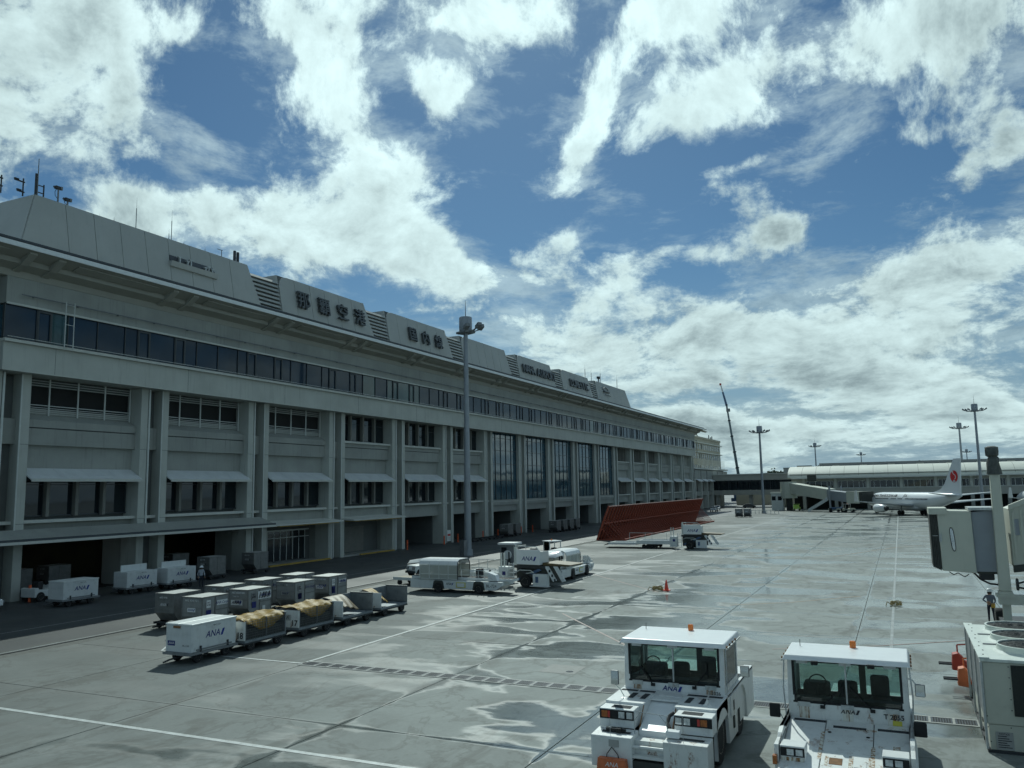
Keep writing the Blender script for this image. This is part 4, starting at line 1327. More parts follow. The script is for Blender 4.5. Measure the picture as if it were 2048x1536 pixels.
    text('livery_name', 'JTA', .95, 'print_black', o, face((-1.86, -.5, 4.45), (0, -1, 0), (.42, 0, .9)), .02, .3, .01)
    for s in (-1, 1):
        dsk = MB().add([(s * .175, -16.9 + 1.3 * math.cos(a), 8.75 + 1.3 * math.sin(a)) for a in [2 * math.pi * i / 28 for i in range(28)]], [tuple(range(28))]).build('tail_emblem', 'logo_red', o)
        nk = MB()
        P_ = [(-16.5, 8.2), (-16.15, 8.5), (-16.3, 8.95), (-16.9, 9.15), (-17.25, 9.5), (-17.0, 9.85), (-16.55, 9.75)]
        P_ = [(-17.1, 8.15), (-17.5, 8.5), (-17.4, 9.0), (-16.9, 9.2), (-16.6, 9.5), (-16.75, 9.85), (-16.3, 9.7)]
        for (a0, b0), (a1, b1) in zip(P_, P_[1:]):
            nk.cyl((s * .185, a0, b0), (s * .185, a1, b1), .075, n=6)
        nk.build('crane_neck', 'aircraft_white', dsk)
        text('emblem_letters', 'JAL', .62, 'aircraft_white', dsk, face((s * .19, -16.9, 7.75), (0, -1 if s < 0 else 1, 0)), .01, .2, .02)
    return o


airliner((2.2, 219.2, 0), R(31), 'white airliner with red crane emblem on its tail beside the pier')
airliner((37.0, 247, 0), R(25), 'second white airliner mostly hidden behind the tail of the first', False)

# ---- far boarding bridge
fb = thing('far_boarding_bridge', 'beige boarding bridge reaching from the pier to the airliner', 'boarding bridge', (-30.0, 258, 0))
MB().cyl((0, 0, 3.6), (0, 0, 8.4), 2.4, n=14).build('rotunda', 'bridge_beige', fb)
MB().cyl((0, 0, 0), (0, 0, 3.6), .9, n=10).build('rotunda_column', 'bridge_dark', fb)
A = Vector((1.5, -1.0, 0)); Bq = Vector((21.7, -27.2, 0)); dn = (Bq - A).normalized(); nn = Vector((-dn.y, dn.x, 0)) * 1.5
def sect(p, q, z0, z1, w, h, name, m):
    nv = Vector((-dn.y, dn.x, 0)) * w
    MB().hexa([p - nv + Vector((0, 0, z0)), q - nv + Vector((0, 0, z1)), q + nv + Vector((0, 0, z1)), p + nv + Vector((0, 0, z0)), p - nv + Vector((0, 0, z0 + h)), q - nv + Vector((0, 0, z1 + h)), q + nv + Vector((0, 0, z1 + h)), p + nv + Vector((0, 0, z0 + h))]).build(name, m, fb)
sect(A, A.lerp(Bq, .56), 5.0, 3.2, 1.5, 3.0, 'outer_tunnel', 'bridge_beige')
sect(A.lerp(Bq, .56), A.lerp(Bq, .84), 3.35, 2.7, 1.25, 2.5, 'inner_tunnel', 'bridge_grey')
sect(A.lerp(Bq, .84), Bq, 2.5, 2.5, 1.8, 3.0, 'cab', 'bridge_beige')
sect(Bq, Bq + dn * 1.2, 2.5, 2.6, 1.7, 2.9, 'canopy_bellows', 'bridge_dark')
c_ = A.lerp(Bq, .62)
for s in (-1, 1):
    q = c_ + nn * s * 1.2
    MB().cyl(q + Vector((0, 0, .5)), q + Vector((0, 0, 7.0)), .25, n=8).build('lift_column', 'mast_grey', fb)
    MB().cyl(q + Vector((-.35, 0, .6)), q + Vector((.35, 0, .6)), .6, n=14).build('wheel', 'rubber', fb)
MB().cyl(c_ - nn * 1.2 + Vector((0, 0, 1.0)), c_ + nn * 1.2 + Vector((0, 0, 1.0)), .35, n=8).build('drive_beam', 'crane_blue', fb)
s0 = c_ - nn * 1.3
stp = MB()
for i in range(12):
    p = s0 + Vector((-.5 - i * .42, -.2, 3.2 - i * .27)); stp.box(p.x - .25, p.x, p.y - .5, p.y + .5, p.z, p.z + .06)
stp.hexa([s0 + Vector((-.4, -.75, 3.1)), s0 + Vector((-5.6, -.75, -.02)), s0 + Vector((-5.6, -.7, -.02)), s0 + Vector((-.4, -.7, 3.1)), s0 + Vector((-.4, -.75, 4.1)), s0 + Vector((-5.6, -.75, .9)), s0 + Vector((-5.6, -.7, .9)), s0 + Vector((-.4, -.7, 4.1))])
stp.build('stairs', 'galvanised', fb)
MB().box(-1.2, 1.2, -2.2, -.5, 8.41, 10.2).build('antenna_box', 'bridge_dark', fb, loc=(7.0, -2.5, 0))

# ---- guard hut, far carts and cars
hut = thing('guard_hut', 'small white hut with dark windows left of the far boarding bridge', 'hut', (-33.3, 258.5, 0))
MB().box(-1.7, 1.7, -1.5, 1.5, 0, 5.0).build('wall', 'pipe_white', hut); MB().box(-1.9, 1.9, -1.7, 1.7, 5.01, 5.4).build('roof', 'pier_roof', hut)
for dx in (-.95, .75):
    MB().box(dx - .55, dx + .55, -1.54, -1.505, 3.0, 4.2).build('window', 'pane', hut)


def car(loc, rz, label, paint, van=False):
    o = thing('parked_car', label, 'car', loc, rz, 'cars parked by the annex')
    h = 1.9 if van else 1.45
    p = [(-2.1, .35), (-2.15, .75), (-1.9, .95), (-1.2, h), (.5 if not van else 1.3, h), (1.3 if not van else 1.9, .98), (2.05, .85), (2.15, .4)]
    MB().prism(p, 'y', -.82, .82).build('body', paint, o, bev=.08)
    for s in (-1, 1):
        MB().prism([(-1.55, .98), (-1.1, h - .12), (.42 if not van else 1.2, h - .12), (1.05, .98)], 'y', s * .821, s * .832).build('side_window', 'pane', o)
        for x in (-1.35, 1.35):
            MB().cyl((x, s * .62, .32), (x, s * .84, .32), .32, n=14).build('wheel', 'rubber', o)
        MB().box(2.08, 2.17, s * .62 - .16, s * .62 + .16, .6, .76).build('headlight', 'headlight', o)
    MB().hexa([(.62 if not van else 1.4, -.68, h - .04), (1.28, -.72, 1.02), (1.28, .72, 1.02), (.62 if not van else 1.4, .68, h - .04), (.66 if not van else 1.44, -.68, h - .02), (1.33, -.72, 1.03), (1.33, .72, 1.03), (.66 if not van else 1.44, .68, h - .02)]).build('windscreen', 'pane', o)
    return o


car((-50.6, 250, 0), R(-90), 'silver estate car nearest the blast fence end', 'car_silver')
car((-52.0, 262, 0), R(-80), 'white car behind the silver estate by the annex', 'car_white')
car((-46.0, 285, 0), R(10), 'dark low car under the link bridge', 'car_dark')
car((-38.5, 300, 0), R(0), 'yellow and orange service van beyond the guard hut', 'yellow_paint', True)
car((-27.8, 256, 0), R(-90), 'lime green service van right of the guard hut', 'lime', True)

# ================================================================ ground equipment
def wheel(parent, c, r, w, axis='x', rimr=.55, n=18):
    x, y, z = c
    d = {'x': Vector((w / 2, 0, 0)), 'y': Vector((0, w / 2, 0))}[axis]
    c = Vector(c)
    prof = [(r * .6, -w / 2), (r * .93, -w / 2), (r, -w * .3), (r, w * .3), (r * .93, w / 2), (r * .6, w / 2)]
    t = MB().lathe(prof, axis, tuple(c), n).build('wheel', 'rubber', parent, smooth=True)
    for s in (-1, 1):
        MB().lathe([(r * rimr, s * w * .46), (r * rimr, s * w * .505), (r * .3, s * w * .40), (r * .12, s * w * .47)], axis, tuple(c), 14).build('rim', 'rim', t)
    return t


def dolly_parts(o, w=1.6, l=2.3, bed=.42):
    f = MB()
    for y in (.1, l / 2 - .05, l - .2):
        f.box(0, w, y, y + .1, bed - .1, bed)
    f.box(0, .1, 0, l, bed - .14, bed - .001); f.box(w - .1, w, 0, l, bed - .14, bed - .001)
    f.build('frame', 'steel_dark', o)
    MB().box(w / 2 - .04, w / 2 + .04, -.75, .02, .2, .28).build('tow_bar', 'steel_dark', o)
    for y in (.35, l - .35):
        MB().box(.12, w - .12, y - .05, y + .05, .17, .27).build('axle', 'steel_dark', o)
        for x in (.12, w - .12):
            wheel(o, (x, y, .2), .2, .13, 'x', n=12)


def make_dolly():
    o = thing('container_dolly', 'x', 'dolly')
    dolly_parts(o)
    return o


dolly_proto = make_dolly(); dolly_used = []


def make_uld(body, top):
    """lower deck container, sloped lower edge towards -y"""
    o = thing('cargo_container', 'x', 'container')
    W, D, H = 1.53, 2.0, 1.6
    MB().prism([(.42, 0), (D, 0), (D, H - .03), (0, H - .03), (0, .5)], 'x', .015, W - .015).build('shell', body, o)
    fr = MB()
    for x in (0, W - .06):
        fr.box(x, x + .06, -.012, .05, .5, H); fr.box(x, x + .06, D - .05, D + .012, 0, H)
        fr.box(x - .002, x + .062, 0, D, H - .08, H + .004); fr.box(x - .002, x + .062, .42, D, 0, .07)
    fr.box(0, W, -.014, .05, H - .08, H + .002); fr.box(0, W, D - .05, D + .014, H - .08, H + .002)
    fr.box(W - .008, W + .012, .95, 1.01, 0.07, H - .08); fr.box(W - .008, W + .01, 1.01, D - .05, .78, .83)
    fr.box(.06, W - .06, -.01, .02, .49, .55)
    fr.build('edge_frame', 'aluminium_dull', o)
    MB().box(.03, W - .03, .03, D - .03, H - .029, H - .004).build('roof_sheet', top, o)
    return o


uld_bright = make_uld('aluminium', 'aluminium_top'); ub = []
uld_dull = make_uld('aluminium_dull', 'aluminium_top'); ud = []


def uld(x, y, label, dl, variant, dull=False, group='containers on dollies', z=.43, dol=True):
    if dol:
        place(dolly_proto, dolly_used, (x - .04, y - .05, 0), 0, dl, 'container dollies')
    o = place(uld_dull if dull else uld_bright, ud if dull else ub, (x, y, z), 0, label, group)
    W, D, H = 1.53, 2.0, 1.6
    S = face((W / 2, -.02, 0), (1, 0, 0))
    def strip(x0, x1, z0, z1, m='print_white'):
        MB().box(x0, x1, -.018, -.013, z0, z1).build('name_plate', m, o)
    def side(y0, y1, z0, z1, m='print_white'):
        MB().box(W + .0125, W + .017, y0, y1, z0, z1).build('name_plate', m, o)
    if variant in (1, 3, 4):
        text('serial_number', {1: 'AKE 4248 NH', 3: 'AKE 4262 NH', 4: 'AKE 4301 NH'}[variant], .17, 'print_white', o, face((W / 2, -.022, H - .2), (1, 0, 0)), .004)
        strip(.45, 1.05, .78, 1.0)
        airline_logo(o, face((.68, -.021, .89), (1, 0, 0)), .13)
        side(.30, .62, .98, 1.4); text('serial_number', 'AKE\n4248', .13, 'print_black', o, face((W + .02, .46, 1.2), (0, 1, 0)), .002)
        side(.30, .66, .50, .86, 'ana_blue')
        side(1.08, 1.90, 1.05, 1.32)
        text('logo_lettering', 'ANA Cargo', .2, 'ana_blue', o, face((W + .02, 1.48, 1.18), (0, 1, 0)), .002, .2)
    if variant == 2:
        text('serial_number', 'AKE 60842 NH', .16, 'print_white', o, face((W / 2, -.022, H - .2), (1, 0, 0)), .004)
        text('serial_number', 'TARE 74', .13, 'print_white', o, face((W / 2 - .2, -.022, H - .42), (1, 0, 0)), .004)
        strip(.2, 1.1, .68, .98)
        airline_logo(o, face((.55, -.022, .83), (1, 0, 0)), .19, 'print_black', 'ana_blue')
        side(.30, .62, .98, 1.4); text('serial_number', 'AKE\n60842', .13, 'print_black', o, face((W + .02, .46, 1.2), (0, 1, 0)), .002)
        side(.80, 1.95, .95, 1.42)
        for i, (a, b) in enumerate(((.86, .2), (1.08, .3), (1.34, .22), (1.6, .28))):
            MB().add([(W + .019, a, 1.0), (W + .019, a + b * .4, 1.0), (W + .019, a + b, 1.36), (W + .019, a + b * .6, 1.36)], [(0, 1, 2, 3)]).build('printed_mark', 'print_black', o)
            MB().box(W + .0185, W + .0195, a + b * .7, a + b * .85, 1.0, 1.3).build('printed_mark', 'print_black', o)
        side(1.2, 1.45, .3, .55)
    if variant == 5:
        text('serial_number', 'AKE 4190', .15, 'print_white', o, face((W / 2 - .1, -.022, H - .25), (1, 0, 0)), .004)
        airline_logo(o, face((.66, -.022, .95), (1, 0, 0)), .17, 'print_white', 'print_black')
    if variant == 6:
        side(.30, .66, .45, .9, 'ana_blue'); airline_logo(o, face((.9, -.022, 1.0), (1, 0, 0)), .16)
        side(1.2, 1.8, 1.05, 1.3); airline_logo(o, face((W + .02, 1.42, 1.17), (0, 1, 0)), .14)
    return o


XU, XV = -37.05, -40.0
uld(XU, 35.2, 'silver container lettered AKE 4248 NH right behind the white front cart', 'dolly under the container lettered AKE 4248 NH', 1)
uld(XU, 38.8, 'silver container with black marks on a white strip, second of the front row', 'dolly under the container with black marks on a white strip', 2)
uld(XU, 43.0, 'silver container with cargo strip, third of the front row', 'dolly under the third container of the front row', 3)
uld(XU, 46.5, 'silver container at the right end of the front row near the open cart', 'dolly under the right end container of the front row', 6)
uld(XV, 36.0, 'dull grey container with white logo at the left end of the back row', 'dolly under the dull container at the left end of the back row', 5, True)
uld(XV, 39.8, 'container second from left in the back row, only its roof and top showing', 'dolly under the second container of the back row', 4)
uld(XV, 43.3, 'container third from left in the back row, only its roof showing', 'dolly under the third container of the back row', 4)
uld(XV, 46.7, 'container at the right end of the back row, only its roof showing', 'dolly under the right end container of the back row', 4)
uld(-58.9, 57.6, 'left of two scuffed dark containers in the shade by the entrance', 'dolly under the left shaded container by the entrance', 0, True, 'containers by the terminal')
uld(-58.6, 63.0, 'right of two scuffed dark containers in the shade by the entrance', 'dolly under the right shaded container by the entrance', 0, True, 'containers by the terminal')
for i, y in enumerate((122.6, 125.6)):
    uld(-59.6, y, ('nearer' if i == 0 else 'farther') + ' of two grey containers at the garage behind the floodlight mast', ('nearer' if i == 0 else 'farther') + ' dolly of the container pair behind the floodlight mast', 0, True, 'containers by the terminal')
for i, (y, w) in enumerate(((136.0, 'first'), (139.2, 'second'), (142.4, 'third'), (145.6, 'last'))):
    uld(-56.5, y, w + ' of four grey containers in line left of the red fence', w + ' dolly of the line of four left of the red fence', 0, True, 'containers by the terminal')
for i, (y, w) in enumerate(((109.5, 'first'), (112.3, 'second'), (115.1, 'third'), (117.9, 'fourth'))):
    place(dolly_proto, dolly_used, (-59.3, y, 0), 0, w + ' empty dolly of the row behind the floodlight mast', 'container dollies')
# containers far out beside the mast
for i, (x, w) in enumerate(((-36.6, 'left'), (-34.6, 'right'))):
    o = uld(x + (0 if i else 0), 205.5, w + ' of two grey containers on the far dolly train', w + ' dolly of the far container pair', 0, False, 'far containers')


for x, y, l in ((-65.5, 43.2, 'container deep in the dark garage behind the leftmost cart'), (-66.0, 47.0, 'container deep in the dark garage behind the middle cart'), (-65.5, 59.5, 'container deep in the dark garage behind the standing worker')):
    uld(x, y, l, l.replace('container', 'dolly'), 0, True, 'containers in the garages')


# ---- closed baggage carts
def baggage_cart(loc, rz, label, open_lid=False, front=False):
    o = thing('baggage_cart', label, 'cart', loc, rz, 'white baggage carts')
    W, L, z0, z1 = 1.6, 2.8, .52, 1.72
    MB().box(0, W, 0, L, z0, z1).build('box_body', 'cart_white', o, bev=.02)
    fr = MB().box(-.06, W + .06, -.12, L + .1, z0 - .12, z0 - .001)
    fr.build('chassis', 'steel_grey', o)
    if open_lid:
        MB().box(.62, .68, .1, L - .3, z1 + .004, z1 + .5).build('raised_lid', 'cart_white', o)
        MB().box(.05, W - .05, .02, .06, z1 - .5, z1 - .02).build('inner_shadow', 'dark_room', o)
    else:
        MB().box(-.03, W * .5 - .02, -.03, L + .02, z1 + .003, z1 + .08).build('lid', 'white_paint', o, bev=.02)
        MB().box(W * .5 + .02, W + .03, -.03, L + .02, z1 + .003, z1 + .08).build('lid', 'white_paint', o, bev=.02)
    for y in (.55, L - .5):
        MB().box(.2, W - .2, y - .05, y + .05, .24, .34).build('axle', 'steel_dark', o)
        for x in (.18, W - .18):
            wheel(o, (x, y, .26), .26, .16, 'x')
    MB().tube([(W / 2, .3, .3), (W / 2, -.5, .28), (W / 2, -.85, .22)], .04, 6).build('tow_bar', 'steel_dark', o)
    MB().box(W + .001, W + .05, .3, L - .3, z0 + .06, z0 + .12).build('rub_rail', 'steel_grey', o)
    for y in (.5, L - .6):
        MB().box(W + .002, W + .06, y, y + .08, z0 - .02, z0 + .25).build('latch', 'steel_dark', o)
    airline_logo(o, face((W + .004, L * .5 - .1, z0 + .68), (0, 1, 0)), .30)
    text('serial_number', 'BOC 1124', .1, 'print_black', o, face((W + .004, L * .55, z1 - .14), (0, 1, 0)), .001)
    if front:
        MB().box(.12, .58, -.006, -.002, z0 + .28, z0 + .50).build('name_plate', 'ana_blue', o)
        text('logo_lettering', 'ANA', .17, 'print_white', o, face((.35, -.009, z0 + .39), (1, 0, 0)), .001, .25)
        text('serial_number', 'BC-1124', .11, 'print_black', o, face((1.25, -.006, z0 + .3), (1, 0, 0)), .001)
        MB().box(.5, .9, -.06, -.004, z1 - .12, z1 - .02).build('hinge', 'rust', o)
    return o


baggage_cart((-31.45, 29.0, 0), 0, 'clean white closed cart at the front end of the cart line', False, True)
baggage_cart((-55.4, 40.4, 0), 0, 'leftmost white cart by the terminal with its lid closed')
baggage_cart((-57.2, 47.3, 0), R(-3), 'middle white cart by the terminal with its lid raised', True)
baggage_cart((-56.6, 50.8, 0), R(-5), 'white cart with raised lid beside the standing worker', True)


# ---- open carts with tarpaulins
def open_cart(y, label, number, kind):
    o = thing('open_cart', label, 'cart', (-31.2, y, 0), 0, 'open luggage carts in line')
    W, L, z0, z1 = 1.6, 3.0, .55, 1.55
    MB().box(0, W, 0, L, z0 - .12, z0).build('bed', 'steel_bed', o)
    MB().box(0, W, -.02, .04, z0, z1 - .1).build('end_panel', 'white_rusty', o)
    MB().box(0, W, L - .04, L + .02, z0, z1).build('back_panel', 'steel_bed', o)
    if kind in ('tarp', 'tarp2'):
        # mesh sides: wires and posts
        for s, x in ((0, .02), (1, W - .02)):
            g = MB()
            for i in range(25):
                g.box(x - .008, x + .008, .05 + i * .12, .066 + i * .12, z0, z1 - .12)
            for i in range(8):
                g.box(x - .008, x + .008, .05, L - .05, z0 + .02 + i * .12, z0 + .036 + i * .12)
            for yy in (.05, L / 2, L - .1):
                g.box(x - .025, x + .025, yy, yy + .05, z0, z1 - .05)
            g.build('mesh_side', 'mesh_grey', o)
        MB().box(.1, W - .1, .15, L - .15, z0 + .002, z0 + .5).build('load', 'bridge_dark', o)
        a0 = .0 if kind == 'tarp' else .35
        rr = random.Random(number)
        bumps = [(rr.random(), rr.random(), rr.uniform(.05, .16)) for _ in range(12)]
        def sheet(u, v):
            x = (u - .08) * W * 1.08 if u > .08 else 0
            yy = -.05 + v * (L + .1)
            sag = .26 * math.sin(math.pi * v) * (.3 + .7 * u)
            edge = max(0, u - .86) / .14
            z = z1 + .05 - sag * .7 + .02 * math.sin(v * 23 + u * 9) + .015 * math.sin(v * 41 - u * 17)
            z -= edge * (.1 + .40 * math.sin(math.pi * min(1, v * .95 + .05)) ** 1.3)
            x = min(x, W + .035 + .02 * math.sin(v * 31))
            if v < .06 and kind == 'tarp':
                z -= (.06 - v) / .06 * .28 * (1 - u)
            for a, b, c in bumps:
                z += c * .28 * math.exp(-((u - a) ** 2 + (v - b) ** 2) / .01)
            return (x, yy, z)
        MB().grid(sheet, 26, 40).build('tarpaulin', 'tarp_gold', o, smooth=True, thick=.012)
        text('cart_number', str(number), .42, 'print_black', o, face((1.3, -.024, z0 + .22), (1, 0, 0)), .002, bold=.01)
        MB().box(.25, 1.05, -.026, -.021, z0 + .36, z0 + .66).build('name_plate', 'print_grey', o)
        text('logo_lettering', 'ANA', .26, 'print_black', o, face((.65, -.029, z0 + .51), (1, 0, 0)), .001, .2)
    else:
        MB().box(0, .05, 0, L, z0, z1).build('side_panel', 'steel_bed', o)
        MB().box(-.02, W + .02, L - .1, L + .04, z1 - .02, z1 + .05).build('top_rail', 'aluminium_dull', o)
        MB().box(.06, W - .02, L - .09, L - .045, z0 + .05, z1 - .05).build('back_lining', 'aluminium', o)
        m = 'tarp_brown' if kind == 'brown' else 'tarp_gold'
        def drape(u, v):
            yy = .1 + v * (L - .2) * (.62 if kind == 'brown' else .35)
            x = .07 + u * (W - .25)
            z = z1 + .04 - (1.0 - .0) * .85 * (u ** 1.5) * (.5 + .5 * v) + .04 * math.sin(v * 19 + u * 7) * u
            return (x, yy, max(z, z0 + .03))
        MB().grid(drape, 14, 24).build('tarpaulin', m, o, smooth=True, thick=.012)
        MB().box(.0, W, -.03, -.021, z0 + .1, z0 + .9).build('end_lining', 'white_paint', o)
    for yy in (.55, L - .5):
        MB().box(.1, W - .1, yy - .05, yy + .05, .24, .34).build('axle', 'steel_dark', o)
        for x in (.14, W - .14):
            wheel(o, (x, yy, .28), .28, .18, 'x')
    MB().box(0, W, -.1, L + .06, z0 - .2, z0 - .121).build('chassis', 'steel_dark', o)
    MB().tube([(W / 2, .3, .3), (W / 2, -.4, .28), (W / 2, -.9, .25)], .04, 6).build('tow_bar', 'steel_grey', o)


open_cart(32.15, 'mesh cart numbered 18 under a sagging gold tarpaulin', 18, 'tarp')
open_cart(36.2, 'mesh cart numbered 17 under a crumpled gold tarpaulin', 17, 'tarp2')
open_cart(40.05, 'white ended open cart with brown sheet draped inside', 0, 'brown')
open_cart(43.95, 'last open cart of the line with bare grey bed', 0, 'bare')


# ---- belt loaders
def belt_loader(loc, rz, label, number):
    o = thing('belt_loader', label, 'loader', loc, rz, 'belt loaders')
    b = MB().prism([(0, .28), (7.3, .28), (7.9, .62), (7.9, .9), (0, .95)], 'y', .12, 2.1)
    b.build('body', 'white_paint', o, bev=.03)
    for x in (2.5, 5.95):
        MB().prism([(x - .52, .27), (x - .42, .8), (x - .3, .9), (x + .3, .9), (x + .42, .8), (x + .52, .27)], 'y', .10, 2.12).build('wheel_arch', 'bridge_dark', o)
        for y in (.16, 2.06):
            wheel(o, (x, y, .37), .37, .24, 'y')
    MB().box(4.05, 4.85, .085, .115, .42, .80).build('side_hatch', 'sign_yellow', o); MB().box(4.12, 4.78, .07, .084, .47, .75).build('hatch_panel', 'print_white', o)
    # conveyor
    MB().hexa([(-.1, .5, .98), (8.6, .5, .93), (8.6, 1.5, .93), (-.1, 1.5, .98), (-.1, .5, 1.16), (8.6, .5, 1.10), (8.6, 1.5, 1.10), (-.1, 1.5, 1.16)]).build('conveyor', 'white_paint', o)
    MB().hexa([(-.1, .62, 1.165), (8.6, .62, 1.105), (8.6, 1.38, 1.105), (-.1, 1.38, 1.165), (-.1, .62, 1.18), (8.6, .62, 1.12), (8.6, 1.38, 1.12), (-.1, 1.38, 1.18)]).build('belt', 'rubber', o)
    # hood
    prof = [(0.0, .98), (0.0, 2.05), (.10, 2.28), (.35, 2.42), (1.65, 2.42), (1.9, 2.28), (2.0, 2.05), (2.0, .98)]
    arch = []
    def hoop(x, r=.035):
        m = MB()
        m.tube([(x, .05 + a, z) for a, z in prof], r, 6)
        m.build('hood_hoop', 'steel_dark' if x > 3.9 else 'pipe_white', o)
    for x in (.9, 1.75, 2.6, 3.4, 4.2):
        hoop(x)
    for z in (1.0, 1.35, 2.02):
        MB().box(.9, 4.2, .02, .07, z, z + .05).build('hood_bar', 'pipe_white', o)
    for s in (.04, 2.06):
        for xa, xb in ((.95, 1.72), (1.8, 2.57), (2.65, 3.37), (3.45, 4.17)):
            MB().box(xa, xb, s, s + .012, 1.02, 2.02).build('screen', 'hood_screen', o)
    top = MB()
    n = len(prof)
    for (a0, z0), (a1, z1) in zip(prof[1:-1], prof[2:-1]):
        top.hexa([(.85, .05 + a0, z0 + .03), (4.2, .05 + a0, z0 + .03), (4.2, .05 + a1, z1 + .03), (.85, .05 + a1, z1 + .03), (.85, .05 + a0, z0 + .07), (4.2, .05 + a0, z0 + .07), (4.2, .05 + a1, z1 + .07), (.85, .05 + a1, z1 + .07)])
    top.build('hood_roof', 'white_clean', o, smooth=True)
    MB().loft([[(.84, .2, 2.2), (.84, .5, 2.46), (.84, 1.6, 2.46), (.84, 1.9, 2.2)], [(-.3, .3, 2.1), (-.3, .55, 2.32), (-.3, 1.55, 2.32), (-.3, 1.8, 2.1)], [(-.55, .5, 2.0), (-.55, .7, 2.1), (-.55, 1.4, 2.1), (-.55, 1.6, 2.0)]]).build('hood_visor', 'white_clean', o, smooth=True)
    # rails
    for y in (.18, 2.02):
        MB().tube([(4.3, y, 1.75), (6.4, y, 1.7), (7.1, y, 1.1)], .022, 6).build('hand_rail', 'pipe_white', o)
        MB().tube([(4.3, y, 1.4), (6.7, y, 1.35)], .018, 6).build('hand_rail', 'pipe_white', o)
        for x in (4.5, 5.2, 5.9, 6.4):
            MB().cyl((x, y, .95), (x, y, 1.72), .02, n=6).build('rail_post', 'pipe_white', o)
    MB().hexa([(6.7, .2, .96), (7.5, .2, .96), (7.5, .75, .96), (6.7, .75, .96), (6.65, .2, 1.62), (7.3, .2, 1.4), (7.3, .75, 1.4), (6.65, .75, 1.62)]).build('console', 'white_clean', o, bev=.04)
    MB().lathe([(.16, 0), (.18, .02), (.16, .04)], 'x', (6.45, 1.0, 1.55), 14).build('steering_wheel', 'rubber', o)
    MB().box(5.3, 5.75, .9, 1.4, 1.2, 1.75).build('seat', 'seat_black', o, bev=.05)
    airline_logo(o, face((3.4, .115, .66), (1, 0, 0)), .16, 'print_black')
    text('fleet_number', 'BL-' + number, .3, 'print_black', o, face((7.0, .115, .6), (1, 0, 0)), .002)
    return o


belt_loader((-34.9, 55.7, 0), 0, 'white belt loader numbered BL-724 with hooded belt in the middle of the apron', '724')
belt_loader((-25.7, 64.8, 0), R(90), 'white belt loader with hood parked end on behind the container loader', '718')


